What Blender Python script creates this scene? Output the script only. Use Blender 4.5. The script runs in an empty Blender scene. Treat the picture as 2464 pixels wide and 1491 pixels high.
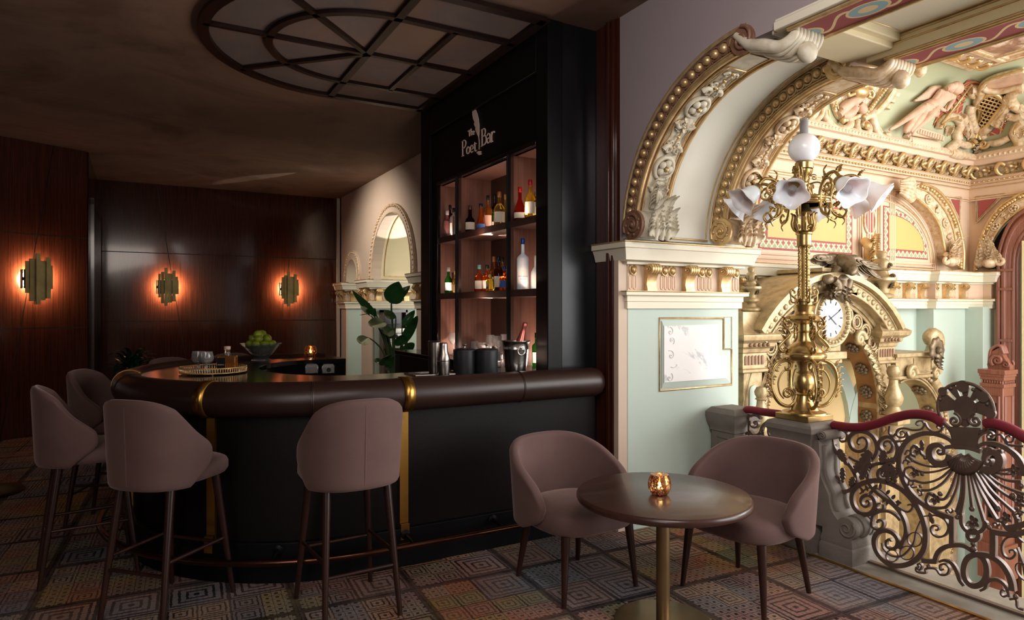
import bpy, bmesh, math, random
from mathutils import Vector, Matrix
random.seed(7)
PI = math.pi
sc = bpy.context.scene
COL = sc.collection

# ------------------------------------------------------------------ camera
F_PX, CX, CY, AZ, EYE = 1585.0, 1232.0, 742.0, math.radians(29.2), 1.5
cam_data = bpy.data.cameras.new('camera')
cam = bpy.data.objects.new('camera', cam_data)
COL.objects.link(cam)
cam_data.sensor_width = 36.0
cam_data.lens = 36.0 * F_PX / 2464.0
cam_data.shift_y = (CY - 745.5) / 2464.0
cam_data.clip_start = 0.02
cam.location = (0, 0, EYE)
cam.rotation_euler = (PI / 2, 0, -AZ)
sc.camera = cam

# ------------------------------------------------------------------ world, daylight, exposure
sc.view_settings.view_transform = 'Standard'
sc.view_settings.look = 'None'
sc.view_settings.gamma = 1.0
sc.view_settings.use_curve_mapping = False
sc.view_settings.exposure = 0.0
sc.cycles.max_bounces = 7
sc.cycles.diffuse_bounces = 4
sc.cycles.glossy_bounces = 3
sc.cycles.transmission_bounces = 6
sc.cycles.transparent_max_bounces = 8
sc.cycles.caustics_reflective = False
sc.cycles.caustics_refractive = False
sc.cycles.sample_clamp_indirect = 4.0
world = bpy.data.worlds.new('daylight sky')
sc.world = world
world.use_nodes = True
bg = world.node_tree.nodes['Background']
bg.inputs[0].default_value = (0.72, 0.86, 1.0, 1)
bg.inputs[1].default_value = 0.35

def area(name, loc, target, sx, sy, power, color, spread=180):
    d = bpy.data.lights.new(name, 'AREA')
    d.shape = 'RECTANGLE'; d.size = sx; d.size_y = sy
    d.energy = power; d.color = color; d.spread = math.radians(spread)
    o = bpy.data.objects.new(name, d); COL.objects.link(o)
    o.location = loc
    o.rotation_euler = (Vector(target) - Vector(loc)).to_track_quat('-Z', 'Z').to_euler()
    return o
def point(name, loc, power, color, r=0.03):
    d = bpy.data.lights.new(name, 'POINT'); d.energy = power; d.color = color; d.shadow_soft_size = r
    o = bpy.data.objects.new(name, d); COL.objects.link(o); o.location = loc
    return o
def spot(name, loc, target, power, color, angle, blend=0.3, r=0.05):
    d = bpy.data.lights.new(name, 'SPOT'); d.energy = power; d.color = color
    d.spot_size = math.radians(angle); d.spot_blend = blend; d.shadow_soft_size = r
    o = bpy.data.objects.new(name, d); COL.objects.link(o); o.location = loc
    o.rotation_euler = (Vector(target) - Vector(loc)).to_track_quat('-Z', 'Z').to_euler()
    return o
DAY = (1.0, 0.972, 0.935)
# tall windows of the staircase hall, behind the camera to the right
area('daylight_hall_windows', (6.7, -1.9, 2.2), (6.4, 4.5, 1.7), 4.6, 3.6, 330, DAY)
area('daylight_side_window', (9.1, 0.6, 2.0), (3.4, 1.2, 1.2), 3.4, 3.2, 380, (0.90, 0.95, 1.0))
area('daylight_stair_floor', (6.6, -1.7, -1.6), (6.4, 4.6, -1.6), 4.4, 2.6, 130, DAY)
# daylight in the gallery behind the small arches
area('daylight_gallery', (4.5, 8.5, 2.0), (3.4, 9.9, 2.0), 1.0, 2.0, 30, (1.0, 0.98, 0.92))
area('daylight_gallery', (4.5, 10.85, 2.0), (3.4, 11.2, 2.0), 0.6, 1.6, 16, (1.0, 0.98, 0.92))
spot('sun_patch', (4.4, 8.25, 2.0), (3.42, 9.25, 2.78), 260, (1.0, 0.97, 0.9), 25, 0.12, 0.01)
# unseen fill lights, added to brighten the bar and its walls
area('fill_bar', (-0.8, -0.6, 3.35), (0.4, 3.2, 0.6), 2.2, 1.6, 68, (1.0, 0.86, 0.76))  # soft fill added above and behind the camera
area('fill_arch_wall', (0.9, 0.9, 3.40), (2.8, 2.0, 2.3), 0.3, 2.6, 50, (1.0, 0.93, 0.90), 130)  # added to lift the mauve arch wall, no fitting modelled
spot('fill_arcade', (1.4, 9.3, 3.34), (3.05, 9.5, 1.9), 170, (1.0, 0.88, 0.76), 110, 0.9, 0.03)  # added spot that brightens the arcade wall, no lamp on the ceiling
area('fill_behind_camera', (-2.4, -2.9, 1.9), (-0.6, 6.0, 1.4), 2.0, 2.0, 50, (0.95, 0.95, 1.0))  # added fill for surfaces facing the camera, the rear wall has no window

# ------------------------------------------------------------------ survey helpers: a sight line of the photo meets a known surface
_s, _c = math.sin(AZ), math.cos(AZ)
def sight(px, py):
    r = (px - CX) / F_PX
    return Vector((_s + r * _c, _c - r * _s, -(py - CY) / F_PX))
def onX(px, py, x): d = sight(px, py); return Vector((0, 0, EYE)) + d * (x / d.x)
def onY(px, py, y): d = sight(px, py); return Vector((0, 0, EYE)) + d * (y / d.y)
def onZ(px, py, z): d = sight(px, py); return Vector((0, 0, EYE)) + d * ((z - EYE) / d.z)

# ------------------------------------------------------------------ mesh builder
def V(*a): return Vector(a)
def frames(pts, closed=False, up=None):
    n = len(pts); T = []
    for i in range(n):
        a = pts[(i - 1) % n] if (closed or i > 0) else pts[i]
        b = pts[(i + 1) % n] if (closed or i < n - 1) else pts[i]
        t = (b - a)
        T.append(t.normalized() if t.length > 1e-9 else Vector((0, 0, 1)))
    out = []
    if up is None:
        u = T[0].orthogonal().normalized()
        for i in range(n):
            u = (u - T[i] * u.dot(T[i]))
            u = u.normalized() if u.length > 1e-6 else T[i].orthogonal().normalized()
            out.append((T[i], u, T[i].cross(u)))
    else:
        up = Vector(up)
        for i in range(n):
            u = up - T[i] * up.dot(T[i])
            u = u.normalized() if u.length > 1e-6 else T[i].orthogonal().normalized()
            out.append((T[i], u, T[i].cross(u)))
    return out
def cr(pts, k=5, closed=False):
    """smooth curve through the points"""
    P = [Vector(p) for p in pts]; n = len(P); out = []
    if n < 3: return P
    rng = n if closed else n - 1
    for i in range(rng):
        p0 = P[(i - 1) % n] if (closed or i > 0) else P[0] * 2 - P[1]
        p1 = P[i]; p2 = P[(i + 1) % n]
        p3 = P[(i + 2) % n] if (closed or i < n - 2) else P[-1] * 2 - P[-2]
        for j in range(k):
            t = j / k
            out.append(0.5 * ((2 * p1) + (p2 - p0) * t + (2 * p0 - 5 * p1 + 4 * p2 - p3) * t * t + (3 * p1 - p0 - 3 * p2 + p3) * t ** 3))
    if not closed: out.append(P[-1])
    return out
def lerp_list(r, n):
    if not isinstance(r, (list, tuple)): return [r] * n
    m = len(r); out = []
    for i in range(n):
        f = i / max(1, n - 1) * (m - 1); a = int(f); b = min(a + 1, m - 1)
        out.append(r[a] + (r[b] - r[a]) * (f - a))
    return out
class MB:
    def __init__(s): s.v = []; s.f = []; s.mi = []; s.cur = 0
    def mat(s, i): s.cur = i; return s
    def add(s, vs, fs):
        b = len(s.v); s.v += [tuple(p) for p in vs]
        for f in fs: s.f.append(tuple(b + i for i in f)); s.mi.append(s.cur)
        return s
    def box(s, x0, y0, z0, x1, y1, z1):
        x0, x1 = min(x0, x1), max(x0, x1); y0, y1 = min(y0, y1), max(y0, y1); z0, z1 = min(z0, z1), max(z0, z1)
        return s.add([(x0,y0,z0),(x1,y0,z0),(x1,y1,z0),(x0,y1,z0),(x0,y0,z1),(x1,y0,z1),(x1,y1,z1),(x0,y1,z1)],
                     [(0,3,2,1),(4,5,6,7),(0,1,5,4),(1,2,6,5),(2,3,7,6),(3,0,4,7)])
    def obox(s, c, ax, ay, az):
        c, ax, ay, az = map(Vector, (c, ax, ay, az)); vs = []
        for k in (-1, 1):
            for a, b in ((-1,-1),(1,-1),(1,1),(-1,1)): vs.append(c + ax*a + ay*b + az*k)
        fs = [(0,3,2,1),(4,5,6,7),(0,1,5,4),(1,2,6,5),(2,3,7,6),(3,0,4,7)]
        if ax.cross(ay).dot(az) < 0: fs = [f[::-1] for f in fs]
        return s.add(vs, fs)
    def prism(s, poly, vec):
        poly = [Vector(p) for p in poly]; vec = Vector(vec); n = len(poly)
        nrm = Vector()
        for i in range(n): nrm += poly[i].cross(poly[(i+1) % n])
        if nrm.dot(vec) > 0: poly = poly[::-1]
        vs = poly + [p + vec for p in poly]
        fs = [tuple(range(n)), tuple(range(2*n-1, n-1, -1))]
        for i in range(n): j = (i+1) % n; fs.append((j, i, n+i, n+j))
        return s.add(vs, fs)
    def tube(s, pts, r, n=8, closed=False, up=None, fu=1.0, fv=1.0, cap=True):
        pts = [Vector(p) for p in pts]; m = len(pts); R = lerp_list(r, m); fr = frames(pts, closed, up); vs = []
        for i in range(m):
            t, u, w = fr[i]
            for k in range(n):
                a = 2*PI*k/n
                vs.append(pts[i] + u*(math.cos(a)*R[i]*fu) + w*(math.sin(a)*R[i]*fv))
        fs = []
        for i in range(m if closed else m-1):
            j = (i+1) % m
            for k in range(n):
                l = (k+1) % n; fs.append((i*n+k, i*n+l, j*n+l, j*n+k))
        if cap and not closed:
            fs.append(tuple(range(n-1, -1, -1))); fs.append(tuple((m-1)*n+k for k in range(n)))
        return s.add(vs, fs)
    def bar(s, pts, w, t, nrm, closed=False):
        """flat bar lying in a plane: width w in the plane, thickness t along nrm"""
        pts = [Vector(p) for p in pts]; m = len(pts); W = lerp_list(w, m); nrm = Vector(nrm).normalized(); fr = frames(pts, closed, nrm); vs = []
        for i in range(m):
            tt, u, q = fr[i]
            for a, b in ((-1,-1),(1,-1),(1,1),(-1,1)): vs.append(pts[i] + q*(a*W[i]/2) + u*(b*t/2))
        fs = []
        for i in range(m if closed else m-1):
            j = (i+1) % m
            for k in range(4):
                l = (k+1) % 4; fs.append((i*4+k, j*4+k, j*4+l, i*4+l))
        if not closed: fs.append((0,1,2,3)); e = (m-1)*4; fs.append((e+3,e+2,e+1,e))
        return s.add(vs, fs)
    def lathe(s, prof, c=(0,0,0), n=32, ax=None, flute=None):
        """prof: (radius, height) up the axis"""
        c = Vector(c)
        if ax is None: ex, ey, ez = V(1,0,0), V(0,1,0), V(0,0,1)
        else: ez = Vector(ax).normalized(); ex = ez.orthogonal().normalized(); ey = ez.cross(ex)
        vs = []; m = len(prof)
        for r, z in prof:
            for k in range(n):
                a = 2*PI*k/n; rr = max(r, 1e-4)
                if flute: rr *= flute(a, z)
                vs.append(c + ex*(math.cos(a)*rr) + ey*(math.sin(a)*rr) + ez*z)
        fs = []
        for i in range(m-1):
            for k in range(n):
                l = (k+1) % n; fs.append((i*n+k, i*n+l, (i+1)*n+l, (i+1)*n+k))
        if prof[0][0] > 1e-3: fs.append(tuple(range(n-1, -1, -1)))
        if prof[-1][0] > 1e-3: fs.append(tuple((m-1)*n+k for k in range(n)))
        return s.add(vs, fs)
    def ball(s, c, r, n=12, sc_=(1,1,1), ax=None):
        c = Vector(c); m = max(4, n//2)
        M = Matrix.Identity(3)
        if ax is not None: M = Vector(ax).to_track_quat('Z', 'Y').to_matrix()
        vs = [c + M @ Vector((0,0,-r*sc_[2]))]
        for i in range(1, m):
            th = -PI/2 + PI*i/m
            for k in range(n):
                a = 2*PI*k/n
                vs.append(c + M @ Vector((math.cos(th)*math.cos(a)*r*sc_[0], math.cos(th)*math.sin(a)*r*sc_[1], math.sin(th)*r*sc_[2])))
        vs.append(c + M @ Vector((0,0,r*sc_[2])))
        fs = [(0, 1+(k+1) % n, 1+k) for k in range(n)]
        for i in range(m-2):
            for k in range(n):
                l = (k+1) % n; a = 1+i*n; b = a+n; fs.append((a+k, a+l, b+l, b+k))
        a = 1+(m-2)*n; e = len(vs)-1
        fs += [(a+k, a+(k+1) % n, e) for k in range(n)]
        return s.add(vs, fs)
    def grid(s, rows, cu=False, cv=False):
        """rows[i][j] points"""
        m, n = len(rows), len(rows[0]); vs = [p for r in rows for p in r]; fs = []
        for i in range(m if cv else m-1):
            for j in range(n if cu else n-1):
                a, b = (i+1) % m, (j+1) % n
                fs.append((i*n+j, i*n+b, a*n+b, a*n+j))
        return s.add(vs, fs)
    def sweep(s, prof, path, ex, closed_prof=True):
        """prof (a,b) swept along path of (point, dirA, dirB)"""
        rows = [[Vector(p) + Vector(A)*a + Vector(B)*b for a, b in prof] for p, A, B in path]
        n = len(prof)
        s.grid(rows, cu=closed_prof)
        if closed_prof:
            b = len(s.v) - len(rows)*n
            s.f.append(tuple(b+i for i in range(n))); s.mi.append(s.cur)
            s.f.append(tuple(b+(len(rows)-1)*n+i for i in range(n-1, -1, -1))); s.mi.append(s.cur)
        return s
    def leaf(s, base, d, nrm, L, W, curl=0.4, lobes=0, fold=0.15, nu=6, nv=12, tip=0.0, dip=0.0):
        """leaf blade from base along d, rising on nrm; lobed acanthus when lobes > 0"""
        base, d, nrm = Vector(base), Vector(d).normalized(), Vector(nrm).normalized(); sd = d.cross(nrm).normalized(); rows = []
        if lobes:
            nrm = (nrm - d*nrm.dot(d)).normalized(); W0 = W; W = W*0.55
            for i in range(lobes+1):
                t = 0.10 + 0.62*i/lobes; ang = curl*t*t*PI/2*1.6
                c = base + d*(L*t*math.cos(ang*0.6)) + nrm*(L*t*math.sin(ang*0.6)*0.9)
                for sg in (-1, 1):
                    k = (1-0.45*t)*(0.75+0.5*math.sin(PI*min(1, t+0.25)))
                    s.leaf(c + nrm*0.002, d*0.75 + sd*(sg*0.95) + nrm*0.12, nrm, W0*0.95*k, W0*0.42*k, 0.5, 0, -0.35, 6, 8)
        for i in range(nv+1):
            t = i/nv
            w = W*(math.sin(PI*min(1, t**0.75*0.97+0.03))**0.8)
            if lobes: w *= 0.72 + 0.38*abs(math.sin(lobes*PI*t))
            ang = curl*t*t*PI/2*1.6
            cx = d*(L*t*math.cos(ang*0.6)) + nrm*(L*t*math.sin(ang*0.6)*0.9 - dip*L*math.sin(PI*t))
            row = []
            for j in range(nu+1):
                q = -1 + 2*j/nu
                back = -abs(q)*0.25*w*(1 if lobes else 0.2)
                row.append(base + cx + sd*(q*w) + nrm*(fold*w*(abs(q) if not lobes else (0.9-abs(q)*1.1))) + d*back*-0.5)
            rows.append(row)
        return s.grid(rows)
    def flatleaf(s, p, d, nrm, L, W, lobes=4, t=0.008):
        """cut-out lobed leaf of sheet metal"""
        p, d, nrm = Vector(p), Vector(d).normalized(), Vector(nrm).normalized(); sd = d.cross(nrm).normalized(); n = lobes*8; A = []
        for i in range(n+1):
            q = i/n; w = W*math.sin(PI*(0.06+0.94*q)**0.8)**0.7*(0.62+0.42*abs(math.sin(lobes*PI*q))) if i < n else 0.0
            A.append((q*L + 0.22*w*abs(math.sin(lobes*PI*q)), w))
        s.prism([p + d*a + sd*w for a, w in A] + [p + d*a - sd*w for a, w in A[-2::-1]], nrm*t)
        s.tube([p + nrm*t, p + d*(L*0.5) + nrm*t*1.2, p + d*L + nrm*t], [W*0.10, W*0.07, W*0.03], 5)
        return s
    def build_each(s, name, mats, parent=None, **k):
        """one object per connected piece"""
        par = list(range(len(s.v)))
        def root(i):
            while par[i] != i: par[i] = par[par[i]]; i = par[i]
            return i
        for f in s.f:
            r = root(f[0])
            for i in f[1:]: par[root(i)] = r
        groups = {}
        for f in s.f: groups.setdefault(root(f[0]), []).append(f)
        out = []
        for fs in groups.values():
            m = MB(); ids = {}
            for f in fs:
                for i in f:
                    if i not in ids: ids[i] = len(m.v); m.v.append(s.v[i])
                m.f.append(tuple(ids[i] for i in f)); m.mi.append(0)
            out.append(m.build(name, mats, parent, **k))
        return out
    def build(s, name, mats, parent=None, ang=64, bevel=0, solid=0, sub=0, seg=2, flat=False, off=0, w=False):
        me = bpy.data.meshes.new(name)
        me.from_pydata(s.v, [], s.f)
        if not isinstance(mats, (list, tuple)): mats = [mats]
        for m in mats: me.materials.append(m)
        if len(mats) > 1: me.polygons.foreach_set('material_index', s.mi)
        me.validate()
        bm = bmesh.new(); bm.from_mesh(me); bmesh.ops.recalc_face_normals(bm, faces=bm.faces); bm.to_mesh(me); bm.free()
        if not flat:
            me.shade_smooth(); me.set_sharp_from_angle(angle=math.radians(ang))
        o = bpy.data.objects.new(name, me); COL.objects.link(o)
        if solid:
            m = o.modifiers.new('thickness', 'SOLIDIFY'); m.thickness = solid; m.offset = off
        if bevel:
            m = o.modifiers.new('edges', 'BEVEL'); m.width = bevel; m.segments = seg; m.limit_method = 'ANGLE'; m.angle_limit = math.radians(40)
        if sub:
            m = o.modifiers.new('smooth', 'SUBSURF'); m.levels = sub; m.render_levels = sub
        if parent is not None:
            o.parent = parent
            if w: o.matrix_parent_inverse = _world(parent).inverted()
        return o
def _world(o):
    if o.parent is None: return o.matrix_basis.copy()
    return _world(o.parent) @ o.matrix_parent_inverse @ o.matrix_basis
def empty(name, loc=(0,0,0), rz=0.0):
    o = bpy.data.objects.new(name, None); COL.objects.link(o); o.empty_display_size = 0.1
    o.location = loc; o.rotation_euler = (0, 0, rz)
    return o
def tag(o, label=None, cat=None, group=None, kind=None):
    if label: o['label'] = label
    if cat: o['category'] = cat
    if group: o['group'] = group
    if kind: o['kind'] = kind
    return o
def thing(name, label, cat, loc=(0,0,0), rz=0.0, group=None):
    return tag(empty(name, loc, rz), label, cat, group, 'thing')
def struct(name, mb, mats, label=None, **k):
    o = mb.build(name, mats, **k); o['kind'] = 'structure'
    if label: o['label'] = label
    return o
def structroot(name, loc=(0,0,0), label=None):
    o = empty(name, loc); o['kind'] = 'structure'
    if label: o['label'] = label
    return o
def copy_tree(o, parent=None):
    c = o.copy(); COL.objects.link(c)
    if parent is not None: c.parent = parent
    for ch in list(o.children): copy_tree(ch, c)
    return c
def spiral(c, r0, r1, a0, turns, ex, ey, n=14):
    """points from radius r0 to r1 about c in the plane ex, ey"""
    c, ex, ey = Vector(c), Vector(ex), Vector(ey); m = max(6, int(abs(turns)*n)); out = []
    for i in range(m+1):
        t = i/m; r = r0*(r1/r0)**t; a = a0 + turns*2*PI*t
        out.append(c + ex*(math.cos(a)*r) + ey*(math.sin(a)*r))
    return out

# ------------------------------------------------------------------ procedural materials
def lin(h):
    if not isinstance(h, str): return tuple(h)
    h = h.lstrip('#'); o = []
    for i in (0, 2, 4):
        c = int(h[i:i+2], 16)/255; o.append(c/12.92 if c <= 0.04045 else ((c+0.055)/1.055)**2.4)
    return tuple(o)
class N:
    def __init__(s, name):
        s.m = bpy.data.materials.new(name); s.m.use_nodes = True
        s.t = s.m.node_tree; s.b = s.t.nodes['Principled BSDF']; s._co = None
    def new(s, t, **k):
        n = s.t.nodes.new(t)
        for a, v in k.items(): setattr(n, a, v)
        return n
    def link(s, a, b): s.t.links.new(a, b)
    def co(s):
        if s._co is None: s._co = s.new('ShaderNodeTexCoord').outputs['Object']
        return s._co
    def mapping(s, scale, rot=(0,0,0)):
        n = s.new('ShaderNodeMapping'); n.inputs['Scale'].default_value = scale; n.inputs['Rotation'].default_value = rot
        s.link(s.co(), n.inputs[0]); return n.outputs[0]
    def noise(s, scale, detail=4, rough=0.55, vec=None, dist=0):
        n = s.new('ShaderNodeTexNoise'); n.inputs['Scale'].default_value = scale; n.inputs['Detail'].default_value = detail
        n.inputs['Roughness'].default_value = rough; n.inputs['Distortion'].default_value = dist
        s.link(vec if vec is not None else s.co(), n.inputs['Vector']); return n.outputs['Fac']
    def ramp(s, fac, stops, interp='LINEAR'):
        n = s.new('ShaderNodeValToRGB'); e = n.color_ramp.elements; n.color_ramp.interpolation = interp
        while len(e) > 1: e.remove(e[-1])
        for i, (p, c) in enumerate(stops):
            el = e[0] if i == 0 else e.new(p)
            el.position = p; el.color = (*lin(c), 1)
        s.link(fac, n.inputs[0]); return n.outputs[0]
    def mix(s, fac, a, b, mode='MIX'):
        n = s.new('ShaderNodeMix', data_type='RGBA', blend_type=mode)
        for i, x in ((0, fac), (6, a), (7, b)):
            if isinstance(x, (int, float)): n.inputs[i].default_value = x
            elif isinstance(x, (tuple, list, str)): n.inputs[i].default_value = (*lin(x), 1)
            else: s.link(x, n.inputs[i])
        return n.outputs[2]
    def math(s, op, a, b=0.0, c=None):
        n = s.new('ShaderNodeMath', operation=op)
        for i, x in ((0, a), (1, b), (2, c)):
            if x is None: continue
            if isinstance(x, (int, float)): n.inputs[i].default_value = x
            else: s.link(x, n.inputs[i])
        return n.outputs[0]
    def bump(s, h, st=0.2, dist=0.01):
        n = s.new('ShaderNodeBump'); n.inputs['Strength'].default_value = st; n.inputs['Distance'].default_value = dist
        s.link(h, n.inputs['Height']); s.link(n.outputs[0], s.b.inputs['Normal'])
    def set(s, **k):
        for a, v in k.items():
            i = s.b.inputs[a.replace('_', ' ')]
            if hasattr(v, 'is_output'): s.link(v, i)
            elif isinstance(v, str) or (isinstance(v, tuple) and len(v) == 3): i.default_value = (*lin(v), 1)
            else: i.default_value = v
        return s
def shade(c, k): return tuple(min(1, x*k) for x in lin(c))
def plain(name, c, rough=0.5, metal=0.0, var=0.12, scale=6.0, bump=0.0, bscale=40, **k):
    n = N(name)
    f = n.noise(scale)
    n.set(Base_Color=n.ramp(f, [(0.25, shade(c, 1-var)), (0.75, shade(c, 1+var))]), Roughness=rough, Metallic=metal)
    if bump: n.bump(n.noise(bscale, 5), bump, 0.01)
    n.set(**k)
    return n.m
M = {}
def carpet():
    n = N('patterned carpet')
    mp = n.new('ShaderNodeMapping'); mp.inputs['Rotation'].default_value = (0, 0, math.radians(3)); n.link(n.co(), mp.inputs[0])
    wob = n.new('ShaderNodeTexNoise'); wob.inputs['Scale'].default_value = 38; wob.inputs['Detail'].default_value = 3; n.link(mp.outputs[0], wob.inputs['Vector'])
    vs = n.new('ShaderNodeVectorMath', operation='SCALE'); n.link(wob.outputs['Color'], vs.inputs[0]); vs.inputs['Scale'].default_value = 0.016
    va = n.new('ShaderNodeVectorMath', operation='ADD'); n.link(mp.outputs[0], va.inputs[0]); n.link(vs.outputs[0], va.inputs[1])
    sp = n.new('ShaderNodeSeparateXYZ'); n.link(va.outputs[0], sp.inputs[0])
    x, y = sp.outputs[0], sp.outputs[1]
    def level(sz, seed, rings, ox, oy):
        u = n.math('DIVIDE', n.math('ADD', x, ox), sz); v = n.math('DIVIDE', n.math('ADD', y, oy), sz)
        cv = n.new('ShaderNodeCombineXYZ'); n.link(n.math('FLOOR', u), cv.inputs[0]); n.link(n.math('FLOOR', v), cv.inputs[1]); cv.inputs[2].default_value = seed
        wn = n.new('ShaderNodeTexWhiteNoise', noise_dimensions='3D'); n.link(cv.outputs[0], wn.inputs[0])
        a = n.math('ABSOLUTE', n.math('SUBTRACT', n.math('FRACT', u), 0.5)); b = n.math('ABSOLUTE', n.math('SUBTRACT', n.math('FRACT', v), 0.5))
        d = n.math('MAXIMUM', a, b)                      # 0 centre .. 0.5 rim
        ring = n.math('LESS_THAN', n.math('FRACT', n.math('MULTIPLY', d, 2*rings)), 0.36)
        rim = n.math('GREATER_THAN', d, 0.465)
        dd = n.math('LESS_THAN', n.math('FRACT', n.math('MULTIPLY', n.math('MINIMUM', a, b), 2*rings*1.5)), 0.25)
        return wn.outputs[0], wn.outputs[1], ring, rim, dd
    r1, c1, g1, m1, d1 = level(0.30, 1.0, 4, 0.1, 0.2)
    r2, c2, g2, m2, d2 = level(0.15, 2.0, 3, 0.1, 0.2)
    r3, c3, g3, m3, d3 = level(0.05, 3.0, 1, 0.1, 0.2)
    r4, c4, g4, m4, d4 = level(0.90, 4.0, 2, 0.4, 0.7)
    r5, c5, g5, m5, d5 = level(0.60, 5.0, 2, 0.1, 0.2)
    k2 = n.math('GREATER_THAN', r1, 0.30); k3 = n.math('MULTIPLY', k2, n.math('GREATER_THAN', r2, 0.45))
    def pick(a, b, c): return n.mix(k3, n.mix(k2, a, b), c)
    ring = pick(g1, g2, g3); rim = pick(m1, m2, m3); det = pick(d1, d2, g3)
    rnd = n.mix(0.5, r5, pick(r1, r1, r2))
    pal = n.ramp(rnd, [(0.0, '#9a8f96'), (0.22, '#b08c7c'), (0.34, '#8b93a2'), (0.44, '#c4ac96'), (0.54, '#7d828e'), (0.63, '#a39c62'), (0.74, '#b8806a'), (0.85, '#aaa096')], 'CONSTANT')
    warm = n.ramp(n.noise(1.15, 2, 0.5), [(0.36, '#989ca6'), (0.47, '#bca698'), (0.56, '#cc8a6e'), (0.66, '#b0ac66')])
    ground = n.mix(0.5, pal, warm)
    ink = n.ramp(r4, [(0.0, '#10121c'), (0.5, '#241813'), (1.0, '#141a28')])
    inkfac = n.ramp(n.math('FRACT', n.math('MULTIPLY', r5, 7.3)), [(0.0, (0.5, 0.5, 0.5)), (1.0, (0.95, 0.95, 0.95))])
    col = n.mix(n.math('MULTIPLY', ring, inkfac), ground, ink)
    col = n.mix(n.math('MULTIPLY', det, 0.30), col, ink)
    col = n.mix(n.math('MULTIPLY', rim, 0.85), col, ink)
    col = n.mix(n.math('MULTIPLY', m5, 0.8), col, ink)
    worn = n.ramp(n.noise(3.2, 5, 0.65), [(0.38, (0, 0, 0)), (0.62, (1, 1, 1))])
    col = n.mix(n.math('MULTIPLY', worn, 0.30), col, ground)
    speck = n.ramp(n.noise(260, 2), [(0.3, (0.6, 0.6, 0.6)), (0.7, (1.1, 1.1, 1.1))])
    col = n.mix(1.0, col, speck, 'MULTIPLY')
    col = n.mix(1.0, col, (0.80, 0.74, 0.70), 'MULTIPLY')
    n.set(Base_Color=col, Roughness=0.95, Specular_IOR_Level=0.1)
    n.bump(n.noise(300, 2), 0.35, 0.004)
    return n.m
def lacquer(name, dark, mid, rough=0.13, gs=(90, 90, 1.6), coat=0.4):
    n = N(name)
    f = n.noise(1.0, 5, 0.6, n.mapping(gs)); g = n.noise(0.6, 2)
    c = n.ramp(f, [(0.28, dark), (0.72, mid)])
    c = n.mix(n.math('MULTIPLY', g, 0.45), c, shade(dark, 0.75))
    n.set(Base_Color=c, Roughness=rough, Coat_Weight=coat, Coat_Roughness=0.06)
    return n.m
def gold(name, c, rough=0.34, tarnish='#6a4318', amt=0.55, sc_=14, metal=0.85):
    n = N(name)
    f = n.ramp(n.noise(sc_, 5, 0.6), [(0.42, (0, 0, 0)), (0.7, (1, 1, 1))])
    n.set(Base_Color=n.mix(n.math('MULTIPLY', f, amt), c, tarnish), Metallic=metal, Roughness=rough)
    n.bump(n.noise(60, 3), 0.12, 0.004)
    return n.m
def stencil(name, ground, motif, fleck, sx, sy=None):
    """painted ornamental band of small repeating crosses"""
    n = N(name); sp = n.new('ShaderNodeSeparateXYZ'); n.link(n.co(), sp.inputs[0])
    hx = n.math('ADD', sp.outputs[0], n.math('MULTIPLY', sp.outputs[1], 1.0))
    u = n.math('SUBTRACT', n.math('FRACT', n.math('DIVIDE', hx, sx)), 0.5); v = n.math('SUBTRACT', n.math('FRACT', n.math('DIVIDE', sp.outputs[2], sy or sx)), 0.5)
    au, av = n.math('ABSOLUTE', u), n.math('ABSOLUTE', v)
    d = n.math('ADD', au, av); mn = n.math('MINIMUM', au, av); mx = n.math('MAXIMUM', au, av)
    petal = n.math('MULTIPLY', n.math('LESS_THAN', mn, 0.09), n.math('LESS_THAN', mx, 0.27))
    ring = n.math('MULTIPLY', n.math('GREATER_THAN', d, 0.44), n.math('LESS_THAN', d, 0.6))
    c = n.mix(ring, ground, fleck); c = n.mix(petal, c, motif)
    n.set(Base_Color=c, Roughness=0.7)
    return n.m
def cloudpaint(name, stops, scale=1.6, dist=1.2):
    n = N(name)
    n.set(Base_Color=n.ramp(n.noise(scale, 6, 0.6, None, dist), stops), Roughness=0.75)
    return n.m
def glassy(name, c=(1, 1, 1), rough=0.02, ior=1.45, tw=0.94):
    n = N(name); n.set(Base_Color=c, Roughness=rough, IOR=ior, Transmission_Weight=tw)
    return n.m
def glow(name, c, st):
    n = N(name); n.set(Base_Color=c, Emission_Color=c, Emission_Strength=st); return n.m

M['carpet'] = carpet()
M['mahogany'] = lacquer('mahogany veneer', '#2c120c', '#562a1e')
M['mahogany_dark'] = lacquer('dark mahogany', '#1c0a07', '#371610', 0.16)
M['red_oak'] = lacquer('red polished wood', '#7a4436', '#a06a58', 0.3, coat=0.15)
M['black_lacquer'] = plain('black lacquer', '#0d0b0b', 0.16, 0, 0.2, 3)
M['black_paint'] = plain('black painted board', '#0b0b0d', 0.45, 0, 0.25, 2, Specular_IOR_Level=0.2)
M['blue_black'] = plain('burnished black metal', '#1f2023', 0.28, 0.55, 0.35, 1.3)
M['ceiling'] = cloudpaint('brown distressed plaster', [(0.3, '#755d4f'), (0.5, '#8a7060'), (0.68, '#664f3f')], 0.8, 0.6)
M['med_panel'] = cloudpaint('mottled grey panels', [(0.3, '#7d706e'), (0.5, '#6a6262'), (0.7, '#7c6759')], 1.3, 0.7)
M['bronze_dark'] = plain('dark bronze frame', '#24140f', 0.4, 0.3, 0.2)
M['mauve'] = plain('mauve fabric wall', '#9d9092', 0.8, 0, 0.04, 3, 0.05, 200)
M['taupe'] = plain('warm taupe plaster', '#cdb8a4', 0.75, 0, 0.04, 2)
M['cream'] = plain('cream plaster', '#e2dac4', 0.6, 0, 0.03, 2)
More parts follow.
